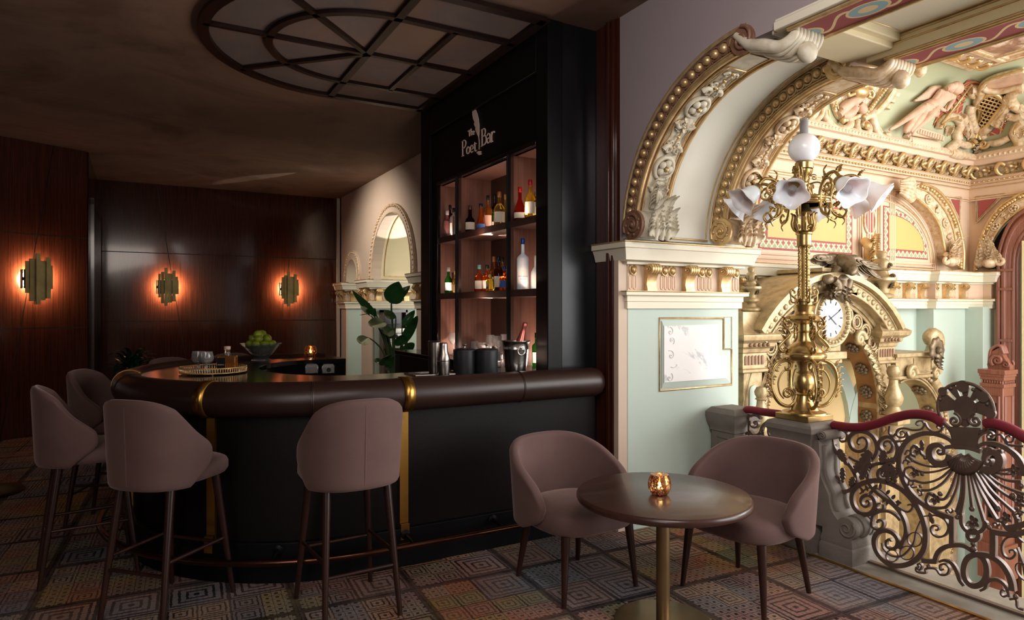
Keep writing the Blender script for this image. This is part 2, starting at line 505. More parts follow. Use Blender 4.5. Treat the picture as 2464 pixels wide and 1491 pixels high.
M['cream_yellow'] = plain('yellowed cream plaster', '#e8dab4', 0.6, 0, 0.05, 2)
M['pinkcream'] = plain('pale pink plaster', '#dfc1a6', 0.6, 0, 0.04, 2)
M['mint'] = plain('pale green plaster', '#b9c8bd', 0.62, 0, 0.05, 1.2)
M['sage'] = plain('sage green plaster', '#b4b795', 0.65, 0, 0.04, 2)
M['ochre'] = plain('ochre painted panel', '#ccae6c', 0.6, 0, 0.05, 2)
M['sand'] = plain('sand yellow wall', '#e2c48c', 0.65, 0, 0.05, 1.0)
M['brick_red'] = plain('brick red paint', '#a34f4b', 0.65, 0, 0.05, 3)
M['gold'] = gold('gold leaf', '#e0c08a', 0.36, '#8a5c2a', 0.5, 14, 0.6)
M['gold_pale'] = gold('pale gold leaf', '#e6ca98', 0.38, '#9a7440', 0.45, 14, 0.5)
M['gilt_cream'] = gold('cream touched with gold', '#e2ccae', 0.5, '#b98a48', 0.8, 22, 0.12)
M['bronze_gilt'] = gold('bronzed gilding', '#8a6650', 0.5, '#5f4030', 0.6, 20, 0.2)
M['stone_carve'] = gold('carved grey green plaster', '#cfc8b4', 0.6, '#a08a64', 0.5, 18, 0.0)
M['antique_gold'] = gold('antique gold', '#bca67e', 0.42, '#665030', 0.6, 12, 0.4)
M['old_bronze'] = gold('weathered bronze', '#7d6c54', 0.45, '#382c1e', 0.7, 18, 0.5)
M['flesh_plaster'] = gold('tinted plaster figure', '#d8b398', 0.6, '#a5765a', 0.5, 9, 0.0)
M['brass'] = gold('polished brass', '#b79a64', 0.28, '#6f5428', 0.4, 8, 0.9)
M['strap_brass'] = gold('brushed brass strap', '#c89a4e', 0.3, '#8a642c', 0.35, 3, 1.0)
M['sconce_brass'] = plain('aged brass plates', '#b3a068', 0.45, 0.35, 0.25, 8)
M['table_bronze'] = plain('brushed bronze', '#8f7856', 0.4, 0.85, 0.15, 5)
M['copper_rail'] = plain('dark copper tube', '#5a3a2c', 0.24, 0.95, 0.2, 5)
M['marble'] = cloudpaint('white veined marble', [(0.0, '#eceae8'), (0.55, '#f2f0ee'), (0.60, '#c3c6ca'), (0.62, '#efedeb'), (1.0, '#e4e2e0')], 1.5, 2.4)
M['stone'] = plain('grey sandstone', '#736b63', 0.8, 0, 0.18, 7, 0.25, 120)
M['kerb'] = plain('worn stone kerb', '#8f887c', 0.6, 0, 0.25, 3, 0.15, 60)
M['iron'] = plain('brown painted iron', '#65544a', 0.42, 0.35, 0.2, 10)
M['velvet_red'] = plain('crimson velvet', '#680c1e', 0.8, 0, 0.2, 12, 0.2, 200, Sheen_Weight=0.3, Sheen_Tint='#ff6080')
M['leather'] = plain('dark brown leather', '#2e1c17', 0.36, 0, 0.12, 3, 0.04, 260)
M['leather_dark'] = plain('black brown leather panel', '#0f0a0a', 0.5, 0, 0.15, 2, 0.1, 220, Specular_IOR_Level=0.2)
M['velvet'] = plain('mauve brown velvet', '#614844', 0.85, 0, 0.14, 5, 0.15, 300, Sheen_Weight=0.45, Sheen_Roughness=0.4, Sheen_Tint='#d8bcb4')
M['leg_wood'] = plain('dark stained legs', '#2e1812', 0.3, 0, 0.2, 8)
M['table_top'] = lacquer('dark table top', '#38221c', '#4c3028', 0.3, (4, 60, 60), 0.15)
M['walnut'] = lacquer('walnut veneer', '#5a3a30', '#7d5647', 0.5, (50, 50, 1.6), 0.0)
M['walnut_dark'] = lacquer('dark walnut veneer', '#3a241d', '#4e3128', 0.5, (50, 50, 1.6), 0.0)
M['steel'] = plain('polished steel', '#dcd6d0', 0.24, 1.0, 0.05)
M['steel_satin'] = plain('satin steel', '#a39a92', 0.3, 1.0, 0.08)
M['canister'] = plain('matt black canister', '#25262a', 0.45, 0.3, 0.1)
M['glass'] = glassy('clear glass')
M['crystal'] = glassy('cut crystal', (1, 1, 1), 0.0, 1.4, 0.86)
M['frost'] = plain('frosted glass', '#e8ecf2', 0.35, 0, 0.05, 4, Subsurface_Weight=0.3)
M['shade_glass'] = plain('opal glass', '#f4f5fa', 0.25, 0, 0.04, 9, Subsurface_Weight=0.2)
M['lime'] = plain('lime peel', '#7d8a1e', 0.38, 0, 0.3, 9, 0.15, 180)
M['leaf'] = plain('glossy green leaf', '#376c38', 0.28, 0, 0.35, 7)
M['leaf_dark'] = plain('dark green leaf', '#123a1c', 0.35, 0, 0.3, 9)
M['stem'] = plain('green stem', '#47613a', 0.5, 0, 0.2, 8)
M['pot'] = plain('dark planter', '#1d1a19', 0.5)
M['sign'] = plain('pale pink sign lettering', '#ecd2c4', 0.6, 0, 0.02)
M['black_rubber'] = plain('black rubber', '#0c0c0c', 0.6)
M['curtain'] = plain('sheer cream curtain', '#e9dcae', 0.85, 0, 0.08, 14)
M['white'] = plain('white enamel', '#f4f2ec', 0.35)
M['mural'] = cloudpaint('cloudy ceiling painting', [(0.28, '#75604f'), (0.40, '#a88a74'), (0.47, '#dccdb8'), (0.54, '#a07658'), (0.62, '#7d5a4a'), (0.72, '#c2a48c')], 1.1, 1.8)
M['border'] = stencil('stencilled border', '#a3a487', '#a5524c', '#efe3b2', 0.085)
def ribbon():
    n = N('red painted frieze'); sp = n.new('ShaderNodeSeparateXYZ'); n.link(n.co(), sp.inputs[0])
    u = n.math('SUBTRACT', n.math('FRACT', n.math('DIVIDE', sp.outputs[1], 0.34)), 0.5); v = n.math('DIVIDE', n.math('SUBTRACT', n.math('PINGPONG', n.math('SUBTRACT', sp.outputs[0], 2.93), 0.415), 0.0), 0.2)
    x0 = n.math('MULTIPLY', n.math('SUBTRACT', n.math('FRACT', n.math('DIVIDE', n.math('SUBTRACT', sp.outputs[0], 2.53), 0.83)), 0.5), 3.6)
    d = n.math('ADD', n.math('POWER', n.math('MULTIPLY', u, 2.6), 2.0), n.math('POWER', n.math('MULTIPLY', x0, 2.6), 2.0))
    w = n.math('ABSOLUTE', n.math('SUBTRACT', x0, n.math('MULTIPLY', n.math('SINE', n.math('MULTIPLY', sp.outputs[1], 2*PI/0.34)), 0.26)))
    c = n.mix(n.math('LESS_THAN', w, 0.045), '#8e3f44', '#d3ba8c')
    c = n.mix(n.math('LESS_THAN', d, 0.62), c, '#d3ba8c'); c = n.mix(n.math('LESS_THAN', d, 0.46), c, '#84a3aa'); c = n.mix(n.math('LESS_THAN', d, 0.12), c, '#d3ba8c')
    n.set(Base_Color=c, Roughness=0.65); return n.m
M['ribbon_band'] = ribbon()
M['trellis'] = stencil('gilt trellis', '#f0e4cc', '#d8c9ac', '#c9a566', 0.07)
M['scale_red'] = stencil('red ground with gilt net', '#a8504c', '#a8504c', '#d3a860', 0.13, 0.16)
# ================================================================== THE ROOM
CEIL = 3.46
def onP(px, py, P, nrm):
    d = sight(px, py); o = Vector((0, 0, EYE)); nrm = Vector(nrm)
    return o + d * ((Vector(P) - o).dot(nrm) / d.dot(nrm))
# floors
b = MB()
b.prism([(-7,-3,0),(3.54,-3,0),(3.54,3.40,0),(3.04,3.40,0),(3.04,12,0),(-7,12,0)], (0,0,-0.06))
struct('floor', b, M['carpet'], flat=True)
b = MB(); b.box(3.04, 3.40, -0.06, 4.6, 12, -0.005); struct('floor_gallery', b, M['kerb'])
b = MB(); b.box(3.555, -3, -0.25, 3.98, 3.40, 0.004); struct('trim_1', b, M['kerb'], bevel=0.01)
b = MB(); b.box(3.535, -3, -0.06, 3.556, 3.40, 0.008); struct('trim_2', b, M['strap_brass'])
# bar ceiling
b = MB(); b.prism([(-7,-3,CEIL),(2.9,-3,CEIL),(2.9,3.6,CEIL),(3.12,3.6,CEIL),(3.12,12,CEIL),(-7,12,CEIL)], (0,0,0.1))
struct('ceiling', b, M['ceiling'], flat=True)
# mahogany panelled walls with slanting joints
def panel_wall(name, P0, ex, L, z1, slants, rows, mats, nrm):
    P0, ex, nrm = Vector(P0), Vector(ex), Vector(nrm); ez = V(0,0,1)
    b = MB(); b.mat(1)
    b.prism([P0, P0+ex*L, P0+ex*L+ez*z1, P0+ez*z1], nrm*-0.12)
    b.mat(0); g = 0.006
    zs = [0.0] + rows + [z1]
    for r in range(len(zs)-1):
        za, zb = zs[r]+g, zs[r+1]-g
        lines = [lambda z: 0.0] + slants + [lambda z: L]
        for k in range(len(lines)-1):
            a0, a1 = lines[k](za)+g, lines[k](zb)+g; c0, c1 = lines[k+1](za)-g, lines[k+1](zb)-g
            b.prism([P0+ex*a0+ez*za, P0+ex*c0+ez*za, P0+ex*c1+ez*zb, P0+ex*a1+ez*zb], nrm*0.012)
    return struct(name, b, mats, flat=True)
BY = 11.8
def slant(pts_uz):
    (u0, z0), (u1, z1) = pts_uz
    return lambda z: u0 + (u1-u0)*(z-z0)/(z1-z0)
bx0 = -0.62
uzb = lambda px, py: (onY(px, py, BY).x - bx0, onY(px, py, BY).z)
panel_wall('wall_back', (bx0, BY, 0), (1,0,0), 3.12-bx0, CEIL,
           [slant((uzb(378,450), uzb(448,870))), slant((uzb(717,478), uzb(660,880)))],
           [uzb(246,774)[1], uzb(246,604)[1]], [M['mahogany'], M['bronze_dark']], (0,-1,0))
LP = V(-1.425, 9.36, 0); LD = V(0.8846, 0.4663, 0).normalized(); LN = V(LD.y, -LD.x, 0)
LE = LP + LD * 0.914
LL = 5.5; LS = LE - LD * LL
uzl = lambda px, py: ((onP(px, py, LP, LN) - LS).dot(LD), onP(px, py, LP, LN).z)
panel_wall('wall_left', LS, LD, LL, CEIL,
           [lambda z: 1.2 + 0.1*z, lambda z: 3.2 - 0.12*z, slant((uzl(128,350), uzl(48,790)))],
           [uzl(100,789)[1], uzl(100,565)[1]], [M['mahogany'], M['bronze_dark']], LN)
# dark glazed door in the return between the two panelled walls
b = MB(); b.prism([(LE.x+0.01, LE.y+0.02, 0), (bx0, BY, 0), (bx0-0.12, BY, 0), (LE.x-0.1, LE.y+0.05, 0)], (0,0,CEIL))
struct('wall_return', b, M['mahogany_dark'], flat=True)
rd = (V(bx0, BY, 0) - V(LE.x, LE.y+0.02, 0)).normalized(); rn = V(rd.y, -rd.x, 0); q0 = V(LE.x+0.01, LE.y+0.02, 0)
dr = structroot('door_1')
b = MB(); b.prism([q0+rd*0.25, q0+rd*1.7, q0+rd*1.7+V(0,0,2.85), q0+rd*0.25+V(0,0,2.85)], rn*0.02); b.build('pane', M['black_lacquer'], dr)
b = MB()
for u in (0.2, 1.7): b.prism([q0+rd*u, q0+rd*(u+0.06), q0+rd*(u+0.06)+V(0,0,2.9), q0+rd*u+V(0,0,2.9)], rn*0.05)
b.prism([q0+rd*0.2+V(0,0,2.84), q0+rd*1.76+V(0,0,2.84), q0+rd*1.76+V(0,0,2.92), q0+rd*0.2+V(0,0,2.92)], rn*0.05)
b.build('door_frame', M['mahogany_dark'], dr)
# walls out of frame that close the bar
b = MB(); b.box(-7.1, -3, 0, -7, 8, CEIL); struct('wall_side', b, M['mahogany_dark'])
b = MB(); b.box(-7, -3.1, 0, 2.8, -3, CEIL); struct('wall_rear', b, M['taupe'])

# mauve wall with the great arch towards the staircase
AY, AZc, RO, RI = 2.45, 1.97, 1.05, 0.90
def arc(R, a0, a1, x, n=28, cy=AY, cz=AZc):
    return [V(x, cy + R*math.cos(math.radians(a0+(a1-a0)*i/n)), cz + R*math.sin(math.radians(a0+(a1-a0)*i/n))) for i in range(n+1)]
b = MB(); b.prism([V(2.80,3.52,1.94), V(2.80,3.52,CEIL), V(2.80,-3,CEIL), V(2.80,-3,2.92), V(2.80,2.44,2.92)] + arc(RO-0.02, 90, 0, 2.80), (0.10,0,0))
struct('wall_right', b, M['mauve'], flat=True)
b = MB(); b.box(2.9, -3, AZc+RO-0.02, 3.6, 3.5, CEIL); struct('wall_right_core', b, M['cream'], flat=True)
# mahogany jamb between back bar and pilaster
b = MB(); b.box(2.79,3.535,0,3.05,3.77,CEIL)
struct('trim_3', b, M['mahogany'])
b = MB(); b.box(2.765,3.60,0,2.79,3.63,CEIL); b.box(2.772,3.562,0,2.79,3.585,CEIL); struct('trim_4', b, M['mahogany'], bevel=0.004)

def molding(mb, path, prof):
    """profile (out, z) swept along a plan path with mitred corners; outward is to the right of travel"""
    n = len(path); P = [Vector((p[0], p[1], 0)) for p in path]; rows = []
    for i in range(n):
        ds = []
        if i > 0: ds.append((P[i]-P[i-1]).normalized())
        if i < n-1: ds.append((P[i+1]-P[i]).normalized())
        ns = [V(d.y, -d.x, 0) for d in ds]
        m = ns[0] if len(ns) == 1 else (ns[0]+ns[1]).normalized() / max(0.3, (ns[0]+ns[1]).normalized().dot(ns[0]))
        rows.append([P[i] + m*(o + 0.004) + V(0,0,z) for o, z in prof])
    return mb.grid(rows)
def walk(path, step, start=None):
    """evenly spaced (point, tangent, normal) on each straight run of a path"""
    out = []
    for a, c in zip(path[:-1], path[1:]):
        a, c = V(*a, 0), V(*c, 0); d = (c-a); L = d.length; d.normalize()
        k = int((L + step*0.35)/step)
        if k < 1 or L < 0.3: continue
        for i in range(k): out.append((a + d*(L*(i+0.5)/k), d, V(d.y, -d.x, 0), L/k))
    return out
P_ARCH = [(0,1.50),(0.015,1.50),(0.015,1.545),(0.022,1.55),(0.022,1.585),(0.05,1.592),(0.05,1.612),(0.0,1.614)]
P_FRIEZE = [(0.0,1.614),(0.0,1.80)]
P_CORN = [(0.0,1.795),(0.03,1.80),(0.03,1.815),(0.075,1.825),(0.085,1.865),(0.10,1.90),(0.11,1.905),(0.11,1.94),(-0.3,1.942)]
def modillion(mb, p, t, nr, zs=0.0, k=1.0):
    z = 1.612 + zs
    A = lambda o, w, h: p + nr*(o*k) + t*(w*k) + V(0,0,z+h*k)
    # consoles: roll on top, concave front, little foot
    side = [(0.0,0.188),(0.075,0.188),(0.092,0.165),(0.088,0.14),(0.06,0.125),(0.040,0.09),(0.036,0.05),(0.046,0.02),(0.046,0.0),(0.0,0.0)]
    mb.prism([A(o, -0.042, h) for o, h in side], t*(0.084*k))
    for i in range(4):
        w = -0.032 + 0.0213*i
        mb.tube([A(0.06, w-0.008, 0.158), A(0.06, w+0.008, 0.158)], 0.037*k, 12)
    for s in (-1, 1):
        mb.tube(spiral(A(0.062, s*0.045, 0.158), 0.03*k, 0.006*k, 0, 1.5, nr, V(0,0,1), 10), 0.006*k, 5)
def entablature(name, path, mats, step=0.235, egg=2, flutes=4, skip=()):
    root = structroot(name)
    b = MB(); molding(b, path, P_ARCH); b.build('architrave', mats[0], root, flat=True)
    b = MB(); molding(b, path, P_FRIEZE); b.build('frieze', mats[1], root, flat=True)
    b = MB(); molding(b, path, P_CORN); b.build('cornice', mats[0], root, ang=25)
    g = MB(); e = MB(); fl = MB(); gl = MB()
    molding(gl, path, [(0.05,1.612),(0.054,1.614),(0.054,1.62),(0.0,1.621)])
    molding(gl, path, [(0.11,1.938),(0.114,1.94),(0.114,1.948),(-0.02,1.949)])
    for i, (p, t, nr, L) in enumerate(walk(path, step)):
        modillion(g, p, t, nr)
        for s in (-1, 1):
            for q in range(flutes//2):
                w = s*(L/2 - 0.018 - 0.036*q)
                if abs(w) < 0.058: continue
                c = p + nr*0.005 + t*w
                cap = [c + t*(0.0115*math.cos(a)) + V(0,0,1.715+0.0115*math.sin(a)) for a in [PI*k/6 for k in range(7)]] + [c + t*(0.0115*math.cos(a)) + V(0,0,1.645+0.0115*math.sin(a)) for a in [PI+PI*k/6 for k in range(7)]]
                fl.tube(cap, 0.005, 6, closed=True)
            w = s*(L/2 - 0.036)
            if abs(w) > 0.07:
                c = p + t*w + nr*0.012 + V(0,0,1.765); e.ball(c, 0.019, 10, (1,1,1.25)); e.tube([c + t*(0.03*math.cos(a)) + V(0,0,0.036*math.sin(a)) for a in [2*PI*k/12 for k in range(12)]], 0.006, 5, closed=True)
    g.build('console', mats[2], root); fl.build('flute', mats[3], root); e.build('egg_moulding', mats[2], root); gl.build('gilt_line', mats[2], root)
    return root

# pilaster carrying the arch
b = MB(); b.box(2.86, 3.51, 0, 3.92, 3.77, 1.52); struct('wall_pilaster', b, M['mint'])
b = MB(); b.box(2.782, 3.513, 0, 2.87, 3.56, 1.93); struct('trim_5', b, M['taupe'])
b = MB(); b.box(2.86, 3.50, 0, 3.92, 3.51, 0.14); struct('baseboard_pilaster', b, M['mint'])
b = MB(); b.box(2.88, 3.53, 1.5, 3.90, 3.77, 3.46); struct('wall_pilaster_core', b, M['cream'])
PIL = [(2.86,3.77),(2.86,3.51),(3.92,3.51),(3.92,3.77)]
entablature('trim_6', PIL, [M['cream'], M['pinkcream'], M['gold'], M['pinkcream']], step=0.33)
# marble tablet with stepped gilt frame on the pilaster
t_root = thing('marble_tablet', 'white veined marble tablet in stepped gilt frame on pale green pilaster', 'wall panel', (3.4,3.51,1.1))
PY = 3.51
def pp(px, py): v = onY(px, py, PY); return v
def pxy(x, y, k=2.983): return (1480 + x/k, 560 + y/k)
outer = [(318,612),(775,612),(775,835),(835,835),(835,1088),(318,1133)]
ring_ = [pp(*pxy(*q)) for q in outer]
b = MB(); b.tube(ring_, 0.009, 6, closed=True, up=(0,1,0)); b.build('gilt_frame', M['gold'], t_root, w=True, ang=60)
inner = [(332,630),(768,630),(768,848),(825,848),(825,1078),(332,1115)]
ib = [pp(*pxy(*q)) for q in inner]
mar = [(342,668),(732,655),(732,885),(788,885),(788,1040),(342,1072)]
mb_ = [pp(*pxy(*q)) + V(0,0,0) for q in mar]
b = MB()
for i in range(6):
    j = (i+1) % 6; b.add([ib[i] + V(0,-0.004,0), ib[j] + V(0,-0.004,0), mb_[j] + V(0,-0.012,0), mb_[i] + V(0,-0.012,0)], [(0,1,2,3)])
b.build('splay', M['mint'], t_root, w=True, flat=True)
b = MB(); b.prism([p + V(0,-0.004,0) for p in mb_], (0,-0.012,0)); b.build('marble_slab', M['marble'], t_root, w=True, flat=True)
b = MB()
for c, r, a, tn in (((385,710),38,90,-1.3),((395,770),34,-60,1.4),((390,880),45,120,-1.4),((380,1040),40,60,-1.4),((430,940),60,200,0.35)):
    cc = pp(*pxy(*c)) + V(0,-0.0165,0); b.tube(spiral(cc, r*0.00093, 0.004, math.radians(a), tn, V(1,0,0), V(0,0,1)), 0.004, 5, up=(0,1,0), fv=1)
b.build_each('scroll_inlay', plain('pale grey inlay', '#d8d5d1', 0.4), t_root, w=True)
b = MB(); tab = [pp(*pxy(*q)) for q in ((783,605),(836,603),(836,828),(783,828))]
b.tube(tab, 0.006, 6, closed=True, up=(0,1,0)); b.build('notch_frame', M['stone_carve'], t_root, w=True, ang=60)

# ------------------------------------------------------------------ carved arch ribs
def arch_rib(name, X0, X1, mats, depth_bead=0.0):
    root = structroot(name)
    dx = V(1,0,0)
    pol = lambda a, R, x: V(x, AY + R*math.cos(math.radians(a)), AZc + R*math.sin(math.radians(a)))
    er = lambda a: V(0, math.cos(math.radians(a)), math.sin(math.radians(a)))
    et = lambda a: V(0, -math.sin(math.radians(a)), math.cos(math.radians(a)))
    b = MB(); b.prism(arc(RO, 4, 90, X0+0.012) + arc(RI+0.012, 90, 4, X0+0.012), (X1-X0-0.024,0,0)); b.build('rib_body', mats[0], root, ang=30)
    b = MB(); b.grid([arc(RI+0.006, 5, 88, x) for x in (X0+0.05, X1-0.05)]); b.build('carved_ground', mats[3], root)
    b = MB()
    for R, r in ((RO-0.008, 0.014), (RI+0.012, 0.016), (RI+0.036, 0.006)): b.tube(arc(R, 4, 90, X0+0.008), r, 8)
    for R, r in ((RI+0.012, 0.016), (RO-0.008, 0.014)): b.tube(arc(R, 4, 90, X1-0.008), r, 8)
    for x in (X0+0.045, X1-0.045): b.tube(arc(RI+0.008, 4, 90, x), 0.008, 6)
    b.build('gilt_border', mats[1], root)
    beads = MB(); cups = MB(); nb = 22
    for i in range(nb):
        a = 10 + 78*i/(nb-1); p = pol(a, (RO+RI)/2+0.008, X0+0.004)
        beads.ball(p, 0.028, 12, (1,1,1))
        cups.tube([p + er(a)*(0.038*math.cos(q)) + et(a)*(0.036*math.sin(q)) for q in [2*PI*k/12 for k in range(12)]], 0.008, 5, closed=True)
        if i < nb-1:
            a2 = a + 39/(nb-1); p2 = pol(a2, (RO+RI)/2+0.008, X0+0.006)
            for s in (-1, 0, 1): cups.ball(p2 + er(a2)*(s*0.026), 0.016, 8, (0.5,0.55,1.0), ax=er(a2))
    beads.build('bead', mats[1], root); cups.build('bead_leaf', mats[2], root)
    # rosettes, scroll leaves and cartouches on the underside
    W = X1 - X0; xm = (X0+X1)/2
    ros = MB(); sc2 = MB(); ga = MB()
    for a in (29, 57):
        c = pol(a, RI-0.006, xm); nr = -er(a)
        ros.tube([c + dx*(0.072*math.cos(q)) + et(a)*(0.072*math.sin(q)) for q in [2*PI*k/24 for k in range(24)]], 0.014, 8, closed=True)
        for k in range(5):
            q = 2*PI*k/5; d = dx*math.cos(q) + et(a)*math.sin(q)
            ros.ball(c + d*0.036 + nr*0.012, 0.026, 10, (1,1,0.7), ax=nr)
        ga.ball(c + nr*0.03, 0.016, 8)
        for s in (-1, 1):
            a2 = a + s*8.0; c2 = pol(a2, RI-0.004, xm)
            for sx in (-1, 1):
                pts = spiral(c2 + dx*(sx*0.034), 0.036, 0.008, (0 if sx > 0 else PI), 1.25*sx*s, dx, et(a2), 12)
                sc2.tube([p - er(a2)*0.008 for p in pts], [0.017, 0.012, 0.008], 7)
            sc2.leaf(c2 - et(a2)*(0.05*s), et(a2)*s, -er(a2), 0.11, 0.045, 0.25, 4)
    for a in (43, 72):
        c = pol(a, RI-0.002, xm); nr = -er(a)
        fr_ = []
        for q, (u, w) in enumerate(((-0.062,-0.105),(0.062,-0.105),(0.075,-0.06),(0.062,0),(0.075,0.06),(0.062,0.105),(-0.062,0.105),(-0.075,0.06),(-0.062,0),(-0.075,-0.06))):
            aa = a + math.degrees(w/RI); fr_.append(pol(aa, RI-0.004, xm + u))
        ga.tube(fr_, 0.006, 6, closed=True)
        for s in (-1, 1):
            for sx in (-1, 1):
                aa = a + s*3.0; c2 = pol(aa, RI-0.006, xm + sx*0.026)
                sc2.tube(spiral(c2, 0.026, 0.006, (0 if sx > 0 else PI), 1.4*sx*s, dx, et(aa), 12), [0.010, 0.006], 6)
        ga.tube([pol(a-5, RI-0.01, xm), pol(a+5, RI-0.01, xm)], 0.006, 6)
        for q in (-4.4, 0, 4.4): ga.ball(pol(a+q, RI-0.012, xm), 0.013, 8)
    ros.build('rosette', mats[3], root); sc2.build('scroll_leaf', mats[3], root); ga.build('gilt_ornament', mats[1], root)
    # springing: acanthus between two volutes
    vo = MB()
    vc = V(X0-0.004, AY+RI+0.035, AZc+0.075)
    for x, s in ((X0-0.01, -1), (X1+0.0, 1)):
        c = V(x, vc.y-0.02, vc.z); vo.lathe([(0.096,-0.012),(0.10,0),(0.096,0.012)], c, 28, ax=(1,0,0))
        vo.tube(spiral(c + V(s*0.012,0,0), 0.094, 0.014, math.radians(-30), 2.0, V(0,1,0), V(0,0,1), 16), [0.012, 0.008], 7)
        vo.ball(c + V(s*0.014,0,0), 0.02, 10)
        for k in range(7):
            q = 2*PI*k/7; vo.ball(c + V(s*0.01, 0.066*math.cos(q), 0.066*math.sin(q)), 0.013, 8)
    vo.build('volute', mats[4], root)
    ac = MB()
    rows = []
    for i in range(13):                      # bulging cushion
        q = math.radians(-70 + 200*i/12); R = 0.092
        rows.append([V(X0 + W*j/8, vc.y-0.02 - R*math.cos(q)*(1+0.22*math.sin(PI*j/8)), vc.z + R*math.sin(q)) for j in range(9)])
    ac.grid(rows)
    for k, (ww, hh, ln) in enumerate(((0, 0.0, 0.30), (-0.06, 0.0, 0.22), (0.06, 0.0, 0.22), (-0.035, 0.03, 0.30), (0.035, 0.03, 0.30))):
        ac.leaf(V(xm+ww, vc.y-0.135+hh*0.4, vc.z-0.09), V(ww*0.8, 0.12, 1), V(0,-1,0.1), ln, 0.07, 0.42, 5)
    for k, zz in enumerate((0.10, 0.17)):
        ac.leaf(V(xm, vc.y-0.07-0.01*k, vc.z+zz), V(0, -0.02, 1), V(0,-1,0), 0.2, 0.075, 0.5, 5)
    for s in (-1, 0, 1): ac.tube(cr([V(xm+s*0.05, vc.y-0.13, vc.z-0.1), V(xm+s*0.045, vc.y-0.15, vc.z), V(xm+s*0.03, vc.y-0.12, vc.z+0.12), V(xm, vc.y-0.10, vc.z+0.26)]), [0.012, 0.009, 0.004], 6)
    ac.build('acanthus', mats[3], root, solid=0.008)
    # crown: volute and shell leaf carrying the beam
    cv = MB(); c = pol(89, RI+0.06, X0-0.012)
    cv.lathe([(0.076,-0.01),(0.08,0),(0.076,0.01)], c, 24, ax=(1,0,0))
    cv.tube(spiral(c + V(-0.012,0,0), 0.074, 0.01, PI/2, 2.0, V(0,1,0), V(0,0,1), 16), [0.012, 0.007], 7)
    cv.build('crown_volute', mats[4], root)
    cl = MB()
    for j in range(8):
        q = (j-3.5)/3.5; x = xm + q*(W/2+0.015)
        wv = 0.012*math.sin(j*2.1)
        pts = cr([V(x, AY+0.06, AZc+RO-0.05), V(x, AY-0.03+wv, AZc+RI+0.02), V(xm+(x-xm)*1.0, AY-0.12, AZc+RI-0.015-0.02*(1-q*q)), V(xm+(x-xm)*0.8, AY-0.20+wv, AZc+RI-0.04-0.02*(1-q*q)), V(xm+(x-xm)*0.65, AY-0.265, AZc+RI+0.0), V(xm+(x-xm)*0.7, AY-0.27, AZc+RI+0.07)], 6)
        cl.tube(pts, [0.02, 0.032, 0.034, 0.030, 0.024, 0.016], 8)
    cl.grid([[V(X0-0.0 + (W)*i/6, AY+0.02-0.29*j/6, AZc+RO-0.03-0.05*math.sin(PI*j/6)) for i in range(7)] for j in range(7)])
    cl.ball(V(xm, AY-0.27, AZc+RI-0.075), 0.045, 12, (1.3,1,1.2))
    cl.build('shell_leaf', mats[5], root)
    return root
arch_rib('trim_7', 2.80, 3.06, [M['bronze_gilt'], M['gold'], M['bronze_gilt'], M['stone_carve'], M['bronze_gilt'], M['stone_carve']])
arch_rib('trim_8', 3.60, 3.88, [M['pinkcream'], M['gold'], M['antique_gold'], M['gilt_cream'], M['gold'], M['gilt_cream']])
# cream vault between the ribs and coffers over the opening
b = MB(); R1 = RO-0.01
b.grid([[p for p in arc(R1, 0, 90, x, 24)] for x in (2.9, 3.62)]); b.build('vault', plain('pale vault plaster', '#eceadb', 0.6, 0, 0.03, 2))['kind'] = 'structure'
bpy.data.objects['vault'].name = 'wall_vault'
b = MB()
for x in (3.10, 3.56): b.tube(arc(R1-0.004, 2, 88, x), 0.005, 6)
b.tube([V(3.10, AY+R1-0.02, AZc+0.02), V(3.56, AY+R1-0.02, AZc+0.02)], 0.006, 6); b.tube([p + V(0,0,0) for p in (V(3.10, AY-0.02, AZc+R1-0.01), V(3.56, AY-0.02, AZc+R1-0.01))], 0.005, 6)
struct('trim_9', b, M['gold'])
zt = AZc + RO
def beam(name, x0, x1, y0, y1, z0, z1, mat, along):
    b = MB(); b.box(x0, y0, z0, x1, y1, z1)
    return struct(name, b, mat, bevel=0.006)
beam('beam_1', 2.81, 3.06, -3, 2.30, 2.90, zt-0.01, M['cream'], 'y')
b = MB(); b.box(2.775, -3, 2.90, 2.81, 2.26, 2.945); b.box(2.785, -3, 2.945, 2.81, 2.26, 2.96); struct('trim_15', b, M['cream'], bevel=0.004)
b = MB(); b.box(2.815, -3, 2.894, 3.045, 2.15, 2.902); struct('trim_10', b, M['ribbon_band'])
b = MB()
for x in (2.81, 3.05): b.tube([V(x,-3,2.895), V(x,2.2,2.895)], 0.014, 8)
struct('trim_11', b, M['gold'])
beam('beam_2', 3.60, 3.90, -3, 2.30, 2.90, 4.6, M['cream_yellow'], 'y')
b = MB(); b.box(3.66, -3, 2.892, 3.86, 2.15, 2.902); struct('trim_12', b, M['ribbon_band'])
b = MB()
for x in (3.62, 3.65, 3.87, 3.895): b.tube([V(x,-3,2.895), V(x,2.2,2.895)], 0.012, 8)
b.tube([V(3.60,-3,2.99), V(3.60,2.15,2.99)], 0.008, 6); b.tube([V(3.60,-3,2.955), V(3.60,2.15,2.955)], 0.006, 6)
struct('trim_13', b, M['gold'])
b = MB(); b.box(3.06, 2.14, 2.93, 3.60, 2.42, zt); b.box(3.06, 2.10, 2.96, 3.60, 2.46, zt); struct('beam_3', b, M['cream_yellow'], bevel=0.006)
b = MB(); b.box(3.06, 0.2, 2.93, 3.60, 0.45, zt); struct('beam_4', b, M['cream_yellow'], bevel=0.006)
b = MB(); b.tube([V(3.085,2.08,zt-0.02), V(3.575,2.08,zt-0.02), V(3.575,0.5,zt-0.02), V(3.085,0.5,zt-0.02)], 0.005, 6, closed=True); struct('trim_14', b, M['gold'])
